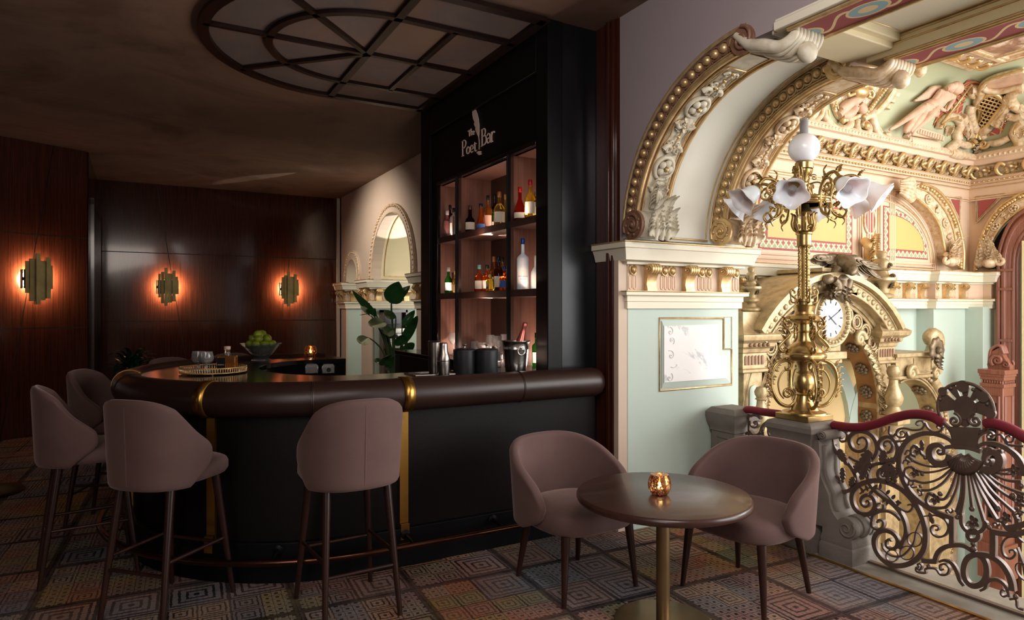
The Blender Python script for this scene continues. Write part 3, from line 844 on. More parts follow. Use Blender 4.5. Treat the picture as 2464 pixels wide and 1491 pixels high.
b = MB(); b.box(3.06, -3, zt-0.016, 3.60, 2.12, zt-0.006); struct('ceiling_coffer', b, M['white'])
b = MB(); b.box(3.9, 2.3, 2.99, 3.92, 3.6, 4.6); b.box(3.6, 2.3, zt-0.01, 3.9, 3.55, 4.6); struct('wall_over_arch', b, M['cream'])
# ================================================================== THE STAIRCASE HALL
FY, RX = 4.5, 9.25
b = MB(); b.box(3.92, FY, 1.5, 9.4, FY+0.25, 4.4); struct('wall_far', b, M['pinkcream'])
b = MB(); b.box(3.92, 4.62, 0.95, 8.25, 4.8, 1.52); struct('wall_far_lower', b, M['mint'])
b = MB()
def archpoly(cx, r, zs, y, z0, n=20): return [V(cx+r, y, z0)] + [V(cx + r*math.cos(PI*k/n), y, zs + r*math.sin(PI*k/n)) for k in range(n+1)] + [V(cx-r, y, z0)]
# sand coloured wall of the lower flight with pale arch bands
b = MB(); b.box(3.92, 4.85, -3.4, 9.4, 4.95, 1.5); struct('wall_stairwell', b, M['sand'], flat=True)
mint = MB()
for cx, r, zs in ((6.25, 1.13, 0.1), (7.98, 0.80, 0.05)):
    o = archpoly(cx, r, zs, 4.80, -3.4); i = archpoly(cx, r-0.17, zs, 4.80, -3.4)
    mint.prism([p + V(0,-0.004*cx+0.02,0) for p in o[1:-1] + i[1:-1][::-1]], (0,0.06,0))
    mint.prism([p + V(0,-0.004*cx+0.02,0) for p in (V(cx+r,4.80,zs), V(cx+r,4.80,-3.4), V(cx+r-0.17,4.80,-3.4), V(cx+r-0.17,4.80,zs))], (0,0.06,0))
struct('trim_20', mint, M['mint'], flat=True)
b = MB(); b.box(3.92, 4.72, -3.4, 5.72, 4.8, 0.72); struct('wall_stair_panelling', b, M['red_oak'])
b = MB()
for x0 in (4.3, 5.0):
    b.tube([V(x0+0.1,4.715,-0.5), V(x0+0.6,4.715,-0.5), V(x0+0.6,4.715,0.55), V(x0+0.1,4.715,0.55)], 0.02, 4, closed=True, up=(0,1,0))
b.box(3.92, 4.69, 0.66, 5.74, 4.8, 0.74); struct('trim_21', b, M['red_oak'])
b = MB(); b.box(8.25, 4.42, -3.4, 9.4, 4.95, 1.52); b.box(8.95, 4.22, -3.4, 9.4, 4.5, 1.52); struct('wall_corner_pier', b, M['mint'])
b = MB(); b.box(9.22, -3, -3.4, 9.4, 4.6, 4.4); struct('wall_hall_side', b, M['pinkcream'])
b = MB(); b.box(3.98, -3, -3.5, 9.4, 4.95, -3.4); struct('floor_hall', b, M['kerb'])
b = MB(); b.box(3.9, -3, -3.4, 3.98, 3.6, -0.02); struct('wall_below_kerb', b, M['cream'])
b = MB(); b.box(3.9, 3.6, -3.4, 4.0, 4.95, 1.52); b.box(3.92, 3.6, 1.5, 4.0, 4.6, 4.4); struct('wall_hall_near', b, M['mint'])
HP = [(3.95,FY),(8.25,FY),(8.25,4.40),(8.98,4.40),(9.12,4.30),(9.12,4.21),(9.25,4.21)]
entablature('trim_22', HP, [M['cream'], M['pinkcream'], M['gold'], M['gilt_cream']], step=0.30)
# upper cornice: egg moulding, band of leaves and consoles, gilt beading
CP = [(3.95,FY),(RX-0.05,FY),(RX-0.05,-3)]
root = structroot('trim_23')
b = MB(); molding(b, CP, [(0,2.86),(0.012,2.86),(0.012,2.90),(0,2.905),(0,3.0),(0.02,3.01),(0.02,3.03),(0.04,3.05),(0.04,3.11),(0.06,3.12),(0.05,3.13)])
molding(b, CP, [(0.05,3.27),(0.10,3.29),(0.115,3.34),(0.15,3.35),(0.15,3.40),(0.13,3.43),(0.0,3.45)]); b.build('cornice', M['pinkcream'], root, ang=25)
b = MB(); molding(b, CP, [(0.02,3.125),(0.045,3.20),(0.085,3.27),(0,3.272)]); b.build('frieze_band', M['gilt_cream'], root, ang=25)
be = MB(); li = MB(); cs = MB(); fo = MB(); bl = MB()
for z, o in ((3.05,0.045),(3.13,0.055),(3.012,0.025),(2.88,0.014)): molding(li, CP, [(o,z-0.005),(o+0.006,z),(o,z+0.006),(o-0.02,z)])
for p, t, nr, L in walk(CP, 0.055):
    if p.y < 1.5: continue
    be.ball(p + nr*0.048 + V(0,0,3.085), 0.017, 6, (1.2,1.2,0.8)); bl.ball(p + nr*0.145 + V(0,0,3.375), 0.022, 6, (1,1,1.1))
for p, t, nr, L in walk(CP, 0.29):
    if p.y < 1.5: continue
    cs.tube(cr([p + nr*0.03 + t*-0.02 + V(0,0,3.13), p + nr*0.075 + t*-0.06 + V(0,0,3.15), p + nr*0.105 + t*-0.075 + V(0,0,3.21), p + nr*0.12 + t*-0.03 + V(0,0,3.262), p + nr*0.10 + t*0.01 + V(0,0,3.24), p + nr*0.085 + t*-0.01 + V(0,0,3.215)], 4), [0.016,0.022,0.026,0.026,0.02,0.012], 7)
    for k in range(5):
        a = 2*PI*k/5 + 0.3; c = p + nr*0.065 + t*0.125 + V(0,0,3.20)
        fo.leaf(c, t*math.cos(a) + V(0,0,1)*math.sin(a) + nr*0.35, nr, 0.085, 0.034, 0.3, 3, nu=4, nv=7)
    fo.ball(p + nr*0.075 + t*0.125 + V(0,0,3.20), 0.02, 8)
    for s in (0.03, 0.215): fo.leaf(p + nr*0.035 + t*s + V(0,0,3.13), V(0,0,1) + nr*0.4, nr, 0.13, 0.035, 0.4, 3, nu=4, nv=7)
be.build('bead_row', M['gold'], root); li.build('gilt_line', M['gold'], root, flat=True); cs.build('console', M['gold'], root); fo.build('gilt_leaf', M['gold_pale'], root); bl.build('egg_row', M['gilt_cream'], root)
# cove and flat ceiling
cov_a, cov_b, cov_z0, cov_top = 0.47, 0.76, 3.44, 4.20
cov_y0, cov_x0, cov_ra = 4.42, 9.17, 1.05
yc = lambda z: cov_y0 - cov_a + cov_a*math.sqrt(max(0, 1-((z-cov_z0)/cov_b)**2)) if z > cov_z0 else cov_y0
xc = lambda z: cov_x0 - cov_ra + cov_ra*math.sqrt(max(0, 1-((z-cov_z0)/cov_b)**2)) if z > cov_z0 else cov_x0
zl = [cov_z0 + cov_b*math.sin(PI/2*k/16) for k in range(17)]
b = MB(); b.grid([[V(3.9, yc(z), z), V(xc(z), yc(z), z), V(xc(z), -3, z)] for z in zl]); struct('ceiling_cove', b, M['sage'])
b = MB(); b.prism([V(3.9,-3,cov_top-0.002), V(cov_x0-cov_ra+0.1,-3,cov_top-0.002), V(cov_x0-cov_ra+0.1,cov_y0-cov_a+0.1,cov_top-0.002), V(3.9,cov_y0-cov_a+0.1,cov_top-0.002)], (0,0,0.1)); struct('ceiling_hall', b, M['pinkcream'], flat=True)
def cove_out(p):
    if p.z >= cov_top - 0.002: return True
    return p.y > yc(p.z) or p.x > xc(p.z)
def onCove(px, py, off=0.0):
    d = sight(px, py); o = Vector((0,0,EYE)); t = 4.0
    while not cove_out(o + d*t) and t < 14: t += 0.05
    lo, hi = t-0.05, t
    for _ in range(22):
        m = (lo+hi)/2
        if cove_out(o + d*m): hi = m
        else: lo = m
    p = o + d*lo
    return p + cove_n(p)*off
def cove_n(p):
    if p.z > cov_top - 0.01: return V(0,0,-1)
    if p.y > yc(p.z) - 0.03: return V(0, -(p.y-(cov_y0-cov_a))/cov_a**2, -(p.z-cov_z0)/cov_b**2).normalized()
    return V(-(p.x-(cov_x0-cov_ra))/cov_ra**2, 0, -(p.z-cov_z0)/cov_b**2).normalized()
cv = lambda x, y, off=0.0: onCove(1900+x/4.369, 60+y/4.369, off)
def ct(mb, pts, r, off=0.02, k=5, n=7, closed=False): mb.tube(cr([cv(x, y, off) for x, y in pts], k, closed), r, n, closed=closed)
def cpatch(mb, pts, off=0.006, k=1):
    P = [(Vector((x, y, 0))) for x, y in pts]
    c = sum(P, V(0,0,0)) / len(P); rows = []
    for q in (1.0, 0.75, 0.5, 0.25, 0.02): rows.append([cv(*(c + (p-c)*q).xy, off) for p in P])
    mb.grid(rows, cu=True)
# ceiling frame, console row, painting
b = MB()
for y0, y1, z0 in ((3.96,3.88,4.165),(3.66,3.60,4.155),(3.60,3.56,4.17)): b.box(3.9, y0, z0, 8.12, y1, 4.21)
b.box(7.86, -3, 4.155, 7.93, 3.62, 4.21); b.box(8.10, -3, 4.165, 8.2, 3.9, 4.21)
struct('trim_24', b, M['gilt_cream'], bevel=0.01)
b = MB(); b.tube([V(3.9,3.60,4.152), V(7.88,3.60,4.152), V(7.88,-3,4.152)], 0.008, 6); b.tube([V(3.9,3.885,4.162), V(8.15,3.885,4.162), V(8.15,-3,4.162)], 0.007, 6); struct('trim_25', b, M['gold'])
b = MB()
for i in range(12):
    x = 7.96 - 0.19*i; c = V(x, 3.765, 4.165)
    b.tube(cr([c+V(-0.02,0.06,0.0), c+V(0.03,0.05,-0.03), c+V(0.04,0.0,-0.045), c+V(0.03,-0.05,-0.04), c+V(-0.02,-0.075,-0.03), c+V(-0.035,-0.05,-0.03)], 4), [0.012,0.02,0.024,0.024,0.018,0.01], 7)
    b.tube(cr([c+V(0.05,-0.07,-0.02), c+V(0.02,-0.085,-0.03), c+V(-0.01,-0.07,-0.035)], 4), 0.014, 6)
struct('trim_26', b, M['gold'])
b = MB(); b.box(3.9, -3, 4.17, 7.87, 3.57, 4.19)
tag(b.build('ceiling_painting', M['mural'], flat=True), 'cloudy brown and pink painting set in the hall ceiling frame', 'painting')

# painted panels and mouldings of the far wall
def rect(px0, py0, px1, py1, y): a, c = onY(px0, py0, y), onY(px1, py1, y); return a.x, c.x, c.z, a.z   # x0 x1 z0 z1
YW = FY - 0.004
x0, x1 = onY(1825,500,YW).x, onY(2051,500,YW).x; z0, z1 = onY(2051,613,YW).z, onY(1825,452,YW).z
pan = thing('painted_tablet', 'rectangular ochre wall tablet with stencilled red and cream border behind the candelabrum', 'wall panel', ((x0+x1)/2, FY, (z0+z1)/2))
b = MB(); b.box(x0, FY-0.004, z0, x1, FY, z1); b.build('red_line', M['brick_red'], pan, w=True)
b = MB(); b.box(x0+0.02, FY-0.007, z0+0.02, x1-0.02, FY, z1-0.02); b.build('border', M['border'], pan, w=True)
b = MB(); b.box(x0+0.105, FY-0.009, z0+0.105, x1-0.105, FY, z1-0.105); b.build('inner_line', M['brick_red'], pan, w=True)
b = MB(); b.box(x0+0.125, FY-0.011, z0+0.125, x1-0.125, FY, z1-0.125); b.build('field', M['ochre'], pan, w=True)
fr = structroot('trim_27'); b = MB(); g = MB()
for d, r in ((0.13, 0.012), (0.17, 0.008), (0.09, 0.006)):
    q = [V(x0-d,FY-0.006,z0-d), V(x1+d,FY-0.006,z0-d), V(x1+d,FY-0.006,z1+d), V(x0-d,FY-0.006,z1+d)]
    (g if r == 0.008 else b).tube(q, r, 6, closed=True, up=(0,1,0))
for x in (x1+0.27, x1+0.31, x1+0.36, x1+0.70, x1+0.74, x1+0.78):
    b.tube([V(x,FY-0.005,1.98), V(x,FY-0.005,2.86)], 0.012, 6); g.tube([V(x+0.02,FY-0.005,1.98), V(x+0.02,FY-0.005,2.86)], 0.005, 5)
for z in (1.97, 2.0, 2.045): b.tube([V(4.0,FY-0.005,z), V(8.4,FY-0.005,z)], 0.01, 6)
b.build('moulding', M['pinkcream'], fr); g.build('gilt_line', M['gold'], fr)
# quarter arch panel
c3 = lambda x, y: (1750+x/2.982, 400+y/2.982)
ax0 = onY(*c3(1120,640), YW).x; az0 = onY(*c3(1120,650), YW).z; ax1 = onY(*c3(1440,660), YW).x; az1 = onY(*c3(1120,280), YW).z
def qarch(d, y):
    X0, Z0, A, B = ax0+d, az0+d, (ax1-ax0)-2*d, (az1-az0)-2*d
    return [V(X0,y,Z0), V(X0+A,y,Z0)] + [V(X0 + A*math.cos(PI/2*k/14), y, Z0 + B*math.sin(PI/2*k/14)**0.9) for k in range(1, 15)]
pan = thing('painted_lunette', 'ochre quarter arch wall panel with stencilled border beside the carved bracket', 'wall panel', (ax0, FY, az0))
for d, y, m, nm in ((0, 0.004, 'brick_red', 'red_line'), (0.016, 0.007, 'border', 'border'), (0.085, 0.009, 'brick_red', 'inner_line'), (0.10, 0.011, 'ochre', 'field')):
    b = MB(); b.prism(qarch(d, FY), (0,-y,0)); b.build(nm, M[m], pan, w=True, flat=True)
b = MB(); g = MB()
for d, r, t in ((-0.06,0.012,b),(-0.10,0.008,g),(-0.15,0.014,b),(-0.2,0.008,b)): t.tube(qarch(d, FY-0.006), r, 6, closed=True, up=(0,1,0))
fr = structroot('trim_28'); b.build('moulding', M['pinkcream'], fr); g.build('gilt_line', M['gold'], fr)
# oval medallion and acanthus console on the pilaster strip
c = onY(2092, 531, YW); md = thing('oval_medallion', 'brick red oval medallion in pale frame between the ochre panels', 'medallion', c)
b = MB(); b.lathe([(0.09,0),(0.085,0.008),(0.0,0.008)], c, 28, ax=(0,-1,0))
b.v = [(c.x+(p[0]-c.x), p[1], c.z+(p[2]-c.z)*1.5) for p in b.v]; b.build('field', M['brick_red'], md, w=True)
b = MB(); b.tube([c + V(0.10*math.cos(2*PI*k/28), -0.006, 0.148*math.sin(2*PI*k/28)) for k in range(28)], 0.014, 7, closed=True); b.build('frame', M['gilt_cream'], md, w=True)
cs = onY(2091, 640, 4.4); con = thing('acanthus_console', 'gilded acanthus scroll console on the ledge under the red oval', 'console', (cs.x, FY, 1.95))
b = MB(); b.tube(cr([cs+V(-0.02,0.05,0.28), cs+V(-0.03,-0.02,0.22), cs+V(0.02,0.0,0.12), cs+V(0.07,-0.02,0.02), cs+V(0.05,-0.04,-0.07), cs+V(-0.03,-0.04,-0.08), cs+V(-0.06,-0.04,-0.02), cs+V(-0.02,-0.04,0.03)]), [0.05,0.06,0.07,0.07,0.05,0.035,0.025], 9)
b.build('scroll', M['gold'], con, w=True)
b = MB()
for k in range(4): b.leaf(cs+V(0.0,-0.04,-0.05+0.09*k), V(-0.15+0.1*(k%2),-0.05,1), V(0,-1,0), 0.16, 0.075, 0.5, 4)
b.build('acanthus', M['gold'], con, w=True, solid=0.008)
# carved half arches on far wall and side wall
def half_arch(name, P, Q, nrm, mats, thick, leaf_at, base):
    """P outer edge points, Q inner edge points, in a wall plane"""
    root = structroot(name); nrm = Vector(nrm)
    P, Q = cr(P, 6), cr(Q, 6); n = min(len(P), len(Q))
    b = MB(); b.prism([p for p in P] + [q for q in Q[::-1]], -nrm*thick); b.build('rib_body', mats[0], root, ang=30)
    b = MB(); b.tube([p + nrm*0.006 for p in P], 0.018, 7); b.tube([p + nrm*0.006 for p in Q], 0.016, 7)
    at = lambda f, t: (lambda i: P[min(len(P)-1, int(i*(len(P)-1)))]*(1-f) + Q[min(len(Q)-1, int(i*(len(Q)-1)))]*f)(t)
    b.tube([at(0.36, k/24) + nrm*0.008 for k in range(25)], 0.010, 6); b.build('gilt_border', mats[1], root)
    be = MB()
    for k in range(26): be.ball(at(0.18, (k+0.5)/26) + nrm*0.01, 0.024, 8)
    be.build('bead', mats[2], root)
    sc_ = MB(); tg = lambda t: (at(0.66, min(1, t+0.03)) - at(0.66, max(0, t-0.03))).normalized()
    for k, t in enumerate((0.18, 0.32, 0.46, 0.60, 0.74)):
        c = at(0.66, t); d = tg(t); s = d.cross(nrm)
        if k % 2 == 0:
            sc_.tube([c + nrm*0.012 + d*(0.05*math.cos(q)) + s*(0.05*math.sin(q)) for q in [2*PI*j/16 for j in range(16)]], 0.012, 6, closed=True)
            for j in range(5):
                q = 2*PI*j/5; sc_.ball(c + nrm*0.02 + d*(0.026*math.cos(q)) + s*(0.026*math.sin(q)), 0.017, 6)
        else:
            for sg in (-1, 1): sc_.tube(spiral(c + s*(sg*0.026) + nrm*0.012, 0.028, 0.007, 0 if sg > 0 else PI, 1.3*sg, d, s, 10), [0.014, 0.008], 6)
            sc_.leaf(c - d*0.06, d, nrm, 0.12, 0.035, 0.3, 3)
    sc_.build('scroll_leaf', mats[3], root)
    ac = MB(); c, d = base
    d = Vector(d).normalized(); s = d.cross(nrm)
    for w_, l_, o in ((0,0.30,0.0),(-0.07,0.22,0.01),(0.07,0.22,0.01),(-0.03,0.36,0.02),(0.04,0.36,0.02)): ac.leaf(c + s*w_ + nrm*(0.03+o), d + s*(w_*1.2), nrm, l_, 0.075, 0.35, 5)
    for sg in (-1, 1):
        ac.tube(spiral(c + s*(sg*0.12) + d*0.03 + nrm*0.03, 0.07, 0.012, PI/2, 1.6*sg, s, d, 14), [0.03, 0.016], 8)
    ac.ball(c + d*0.01 + nrm*0.02, 0.08, 12, (1.2, 1, 0.8))
    ac.build('acanthus', mats[3], root)
    if leaf_at is not None:
        lf = MB(); c, d = leaf_at; d = Vector(d).normalized(); s = d.cross(nrm)
        for j in range(6):
            w_ = (j-2.5)*0.032; lf.tube(cr([c - d*0.14 + s*w_ + nrm*0.03, c - d*0.04 + s*(w_*1.5) + nrm*0.05, c + d*0.06 + s*(w_*1.2) + nrm*0.06, c + d*0.13 + s*(w_*0.8+0.01) + nrm*0.02], 4), [0.02,0.032,0.028,0.012], 7)
        lf.build('shell_leaf', mats[3], root)
FYW = 0
HM = [M['gilt_cream'], M['gold'], M['gold'], M['gilt_cream']]
yp = 4.38
f3 = lambda L, y: [onY(*c3(*q), y) for q in L]
half_arch('trim_29', f3([(1690,740),(1692,600),(1660,430),(1600,290),(1500,170),(1390,125)], yp), f3([(1570,640),(1550,560),(1520,430),(1450,320),(1350,230),(1270,195)], yp), (0,-1,0), HM, 0.12,
          (onY(*c3(1275,170), yp), (-1,0,0.1)), (onY(*c3(1590,690), yp), (-0.05,0,1)))
xp = 9.14
g3 = lambda L, x: [onX(*c3(*q), x) for q in L]
half_arch('trim_30', g3([(1775,750),(1800,600),(1850,450),(1930,320),(2030,240),(2160,170)], xp), g3([(1850,690),(1875,580),(1950,450),(2030,370),(2120,305),(2180,280)], xp), (-1,0,0), HM, 0.10,
          None, (onX(*c3(1890,700), xp-0.05), (0,0,1)))
# brick red spandrels in pale frames
for nm, P, nrm in (('trim_31', f3([(1603,240),(1664,240),(1660,362)], FY-0.01), (0,-1,0)), ('trim_32', g3([(1806,236),(1950,218),(1806,368)], 9.195), (-1,0,0))):
    r_ = structroot(nm); b = MB(); b.prism(P, Vector(nrm)*0.008); b.build('red_field', M['brick_red'], r_, flat=True)
    c = sum(P, V(0,0,0))/3; b = MB(); b.tube([c + (p-c)*1.45 for p in P], 0.012, 6, closed=True); b.tube([c + (p-c)*1.12 for p in P], 0.008, 6, closed=True); b.build('frame', M['gilt_cream'], r_)

# mahogany arched window of the side wall
b = MB(); b.prism(g3([(1872,735),(1880,600),(1950,450),(2030,370),(2129,300),(2180,280),(2180,640),(2000,735)], 9.214), (0.006,0,0)); struct('trim_33', b, M['blue_black'], flat=True)  # flat dark sheet stands in for the shaded void between rib and window
win = structroot('window_1')
wo = g3([(1950,1600),(1950,760),(1956,620),(2000,480),(2060,380),(2160,300)], 9.12); wi = g3([(2062,1600),(2062,760),(2068,640),(2090,560),(2129,490),(2180,440)], 9.12)
wo = [V(9.12, wo[0].y, -3.3), wo[1]] + cr(wo[1:], 6)[1:]; wi = [V(9.12, wi[0].y, -3.3), wi[1]] + cr(wi[1:], 6)[1:]
top = max(p.z for p in wo); yl = wo[-1].y
sy = lambda L: L + [V(p.x, 2*yl-0.0-p.y, p.z) for p in L[::-1][1:]]
b = MB(); b.grid([wo, wi]); b.grid([[p + V(0.12,0,0) for p in wi], wi]); b.build('window_frame', M['red_oak'], win, solid=0.02, off=-1, w=False)
b = MB()
for f, r in ((0.0,0.025),(0.35,0.03),(0.5,0.012),(0.95,0.02)): b.tube([p*(1-f)+q*f + V(-0.012,0,0) for p, q in zip(wo, wi)], r, 7)
for z in (1.1, 1.72, 1.95, 0.2, -0.6): b.box(9.07, wi[0].y, z, 9.14, wo[0].y, z+0.03)
b.build('window_moulding', M['red_oak'], win)
b = MB(); b.grid([[p + V(0.09,-0.0,0) for p in wi], [V(9.21, min(p.y, wi[0].y)-0.9, p.z) for p in wi]]); b.build('pane', M['mint'], win)
cu = MB(); yq = wi[0].y
cu.grid([[V(9.06 + 0.025*math.sin(k*1.9), yq - 0.10 - 0.035*k, z) for k in range(22)] for z in (-3.2, -1, 0.5, 1.95, 2.3)])
tag(cu.build('curtain', M['curtain']), 'cream curtain hanging inside the red wood arched window', 'curtain')
# carved newel of red wood
nw = thing('newel_post', 'red carved wood newel post with fluted cap and scroll finial', 'newel post', (8.62,3.9,-3.4))
b = MB(); b.box(8.5,3.80,-3.4,8.74,4.02,0.72); b.build('shaft', M['red_oak'], nw, w=True, bevel=0.008)
b = MB()
for z0, z1, d in ((0.72,0.75,0.02),(0.75,0.80,0.03),(0.60,0.64,0.015),(0.68,0.72,0.012)): b.box(8.5-d,3.80-d,z0,8.74+d,4.02+d,z1)
for k in range(8): b.box(8.485,3.82+0.026*k,0.645,8.5,3.833+0.026*k,0.675); b.box(8.51+0.028*k,3.785,0.645,8.523+0.028*k,3.80,0.675)
b.box(8.47,3.77,-1.6,8.77,4.05,-1.2)
b.build_each('cap_moulding', M['red_oak'], nw, w=True, bevel=0.003)
b = MB(); b.tube([V(8.495,3.84,-1.0), V(8.495,3.98,-1.0), V(8.495,3.98,0.5), V(8.495,3.84,0.5)], 0.012, 4, closed=True, up=(1,0,0)); b.tube([V(8.54,3.795,-1.0), V(8.70,3.795,-1.0), V(8.70,3.795,0.5), V(8.54,3.795,0.5)], 0.012, 4, closed=True, up=(0,1,0)); b.build('panel_moulding', M['red_oak'], nw, w=True)
b = MB(); b.box(8.492,3.87,-0.9,8.50,3.95,0.42); b.build('dark_inset', M['blue_black'], nw, w=True)
b = MB(); q = V(8.62,3.91,0.8)
b.prism([q+V(0,0.10,0), q+V(0,0.11,0.05), q+V(0,0.09,0.09), q+V(0,0.06,0.2), q+V(0,-0.02,0.25), q+V(0,-0.06,0.14), q+V(0,-0.12,0.04), q+V(0,-0.12,0)], (0.09,0,0))
for s in (-0.012, 0.1):
    b.tube(spiral(q+V(s,0.0,0.10), 0.075, 0.012, -1, 1.8, V(0,1,0), V(0,0,1), 14), [0.022, 0.012], 7); b.tube(spiral(q+V(s,-0.085,0.06), 0.04, 0.01, 2, 1.3, V(0,1,0), V(0,0,1), 12), [0.014, 0.008], 7)
for k in range(6): b.tube(cr([q+V(0.0+0.018*k,0.09,0.06), q+V(0.0+0.018*k,0.07,0.22), q+V(0.018*k,-0.02,0.27), q+V(0.018*k,-0.06,0.18)]), 0.016, 6)
b.build('scroll_finial', M['red_oak'], nw, w=True)
# ================================================================== GALLERY BEHIND THE BAR: WALL WITH SMALL ARCHES
WX = 3.05
def arcY(cy, cz, r, x, a0=180, a1=0, n=24): return [V(x, cy + r*math.cos(math.radians(a0+(a1-a0)*i/n)), cz + r*math.sin(math.radians(a0+(a1-a0)*i/n))) for i in range(n+1)]
ARCHES = [(8.93, 2.0, 0.84, 0.975), (10.88, 2.0, 0.31, 0.47)]
b = MB()
poly = [V(WX,6.1,CEIL), V(WX,6.1,1.94)] + [V(WX,8.93-0.84,1.94)] + arcY(8.93,2.0,0.84,WX) + [V(WX,8.93+0.84,1.94)] + [V(WX,10.88-0.31,1.94)] + arcY(10.88,2.0,0.31,WX) + [V(WX,10.88+0.31,1.94), V(WX,11.8,1.94), V(WX,11.8,CEIL)]
b.prism(poly, (0.12,0,0)); struct('wall_arcade', b, M['taupe'], flat=True)
for i, (cy, cz, r, R) in enumerate(ARCHES):
    rt = structroot('trim_%d' % (40+i))
    b = MB(); b.prism([V(WX,cy-R,1.95)] + arcY(cy,cz,R,WX) + [V(WX,cy+R,1.95), V(WX,cy+r,1.95)] + arcY(cy,cz,r,WX,0,180) + [V(WX,cy-r,1.95)], (-0.03,0,0)); b.build('archivolt', M['taupe'], rt, flat=True)
    b = MB(); n = 44 if i == 0 else 22
    b.tube([V(WX-0.032,cy-R+0.01,1.95)] + arcY(cy,cz,R-0.01,WX-0.032) + [V(WX-0.032,cy+R-0.01,1.95)], 0.012, 6)
    b.tube([V(WX-0.032,cy-r-0.01,1.95)] + arcY(cy,cz,r+0.012,WX-0.032) + [V(WX-0.032,cy+r+0.01,1.95)], 0.010, 6); b.build('border', M['gilt_cream'], rt)
    b = MB()
    for p in [V(WX-0.034, cy-R+0.035, 1.97)] + arcY(cy,cz,R-0.035,WX-0.034,180,0,n) + [V(WX-0.034, cy+R-0.035, 1.97)]: b.ball(p, 0.02 if i == 0 else 0.016, 8)
    b.build('bead', M['gilt_cream'], rt)
    b = MB(); x0, x1 = WX+0.1, 4.0
    b.grid([[V(x,cy+r+0.03,1.94)] + arcY(cy,cz,r+0.03,x,0,180) + [V(x,cy-r-0.03,1.94)] for x in (x0, x1)]); b.build('vault', M['cream_yellow'], rt)
    b = MB(); q = 0.024
    for x in (x0+0.08, x1-0.12): b.tube([V(x,cy+r+q,2.0)] + arcY(cy,cz,r+q,x,0,180), 0.008, 6)
    b.tube([V(x0+0.08,cy+r+q,2.0), V(x1-0.12,cy+r+q,2.0)], 0.008, 6); b.build('gilt_line', M['gold_pale'], rt)
for nm, y0, y1 in (('a', 11.33, 11.8), ('b', 9.90, 10.41), ('c', 6.1, 7.97)):
    b = MB(); b.box(WX+0.01, y0+0.01, 0, 3.95, y1-0.004, 1.94); struct('wall_pier_' + {'a': 'end', 'b': 'middle', 'c': 'near'}[nm], b, M['mint'])
    b = MB(); b.box(WX, y0, 0, WX+0.03, y1, 1.50); struct({'a': 'trim_43', 'b': 'trim_44', 'c': 'trim_45'}[nm], b, M['taupe'])
EM = [M['cream'], M['taupe'], M['gold'], M['gilt_cream']]
entablature('trim_46', [(WX,11.79),(WX,11.33),(3.95,11.33)], EM)
entablature('trim_47', [(WX,10.41),(WX,9.90),(3.95,9.90)], EM)
entablature('trim_48', [(3.95,7.97),(WX,7.97),(WX,6.2)], EM)
b = MB(); b.box(4.55, 4.95, 0, 4.65, 12, 3.3); b.box(3.1, 11.8, 0, 4.6, 11.9, 3.3); struct('wall_gallery', b, M['cream'])
b = MB(); b.box(3.15, 4.95, 3.2, 4.6, 12, 3.3); struct('ceiling_gallery', b, M['cream'])
b = MB(); b.box(3.0, 4.95, 0, 3.06, 6.1, CEIL); struct('wall_behind_backbar', b, M['taupe'])
b = MB(); b.box(WX, 11.66, 0, 3.12, 11.8, CEIL); b.box(3.0, 11.74, 0, 3.06, 11.8, CEIL); struct('trim_49', b, M['taupe'])
# coffee station set in the far pier
cs_ = thing('coffee_station', 'dark built-in coffee station in the pier behind the broad-leaved plant', 'cabinet', (3.38,9.8,0))
b = MB(); b.box(3.20,9.80,0,3.56,9.89,1.46); b.build('back_panel', M['black_lacquer'], cs_, w=True)
b = MB()
for x in (3.18, 3.54): b.box(x,9.70,0,x+0.03,9.89,1.48)
b.box(3.18,9.70,1.44,3.57,9.89,1.48); b.build('frame', M['mahogany'], cs_, w=True)
b = MB(); b.box(3.21,9.58,0.86,3.55,9.80,0.89); b.build('shelf', M['black_lacquer'], cs_, w=True); b = MB(); b.box(3.21,9.70,1.25,3.55,9.80,1.27); b.build('shelf', M['black_lacquer'], cs_, w=True)
es = thing('coffee_machine', 'chrome coffee machine on the shelf of the dark coffee station', 'coffee machine', (3.38,9.68,0.89))
b = MB(); b.box(3.25,9.62,0.89,3.51,9.78,0.97); b.box(3.27,9.70,0.97,3.49,9.78,1.16); b.box(3.24,9.62,1.12,3.52,9.78,1.20); b.build('body', M['steel'], es, w=True, bevel=0.01)
b = MB(); b.tube([V(3.34,9.62,1.10), V(3.34,9.56,1.09), V(3.34,9.52,1.08)], 0.014, 7); b.lathe([(0.03,1.05),(0.035,1.07),(0.035,1.11)], (3.34,9.63,0), 12); b.build('filter_handle', M['black_rubber'], es, w=True)

# ================================================================== BACK BAR
k5 = lambda x, y: (1000+x/2.129, 220+y/2.129)
BX = 2.38
ub = thing('back_bar', 'tall black back bar with three lit shelf bays and a lettered fascia', 'bar shelving', (2.7,4.93,0))
b = MB()
b.box(BX,3.765,0,2.50,3.92,CEIL); b.box(BX,5.885,0,2.50,6.10,CEIL); b.box(BX,3.92,3.15,2.5,5.885,CEIL)
b.box(2.50,6.02,0,3.0,6.10,CEIL); b.build('frame', M['black_paint'], ub, w=True, bevel=0.006)
b = MB(); b.box(2.46,3.775,0,2.80,3.90,CEIL); b.build('side_panel', M['blue_black'], ub, w=True)
b = MB(); b.box(BX+0.03,3.92,2.655,2.46,5.885,3.16); b.box(BX+0.03,5.69,1.0,2.46,5.885,2.66); b.build('fascia', M['black_paint'], ub, w=True)
b = MB()
b.box(BX-0.004,3.92,2.64,2.44,5.70,2.672); b.box(BX+0.002,5.685,1.0,2.44,5.705,2.66); b.build('opening_trim', M['black_lacquer'], ub, w=True, bevel=0.004)
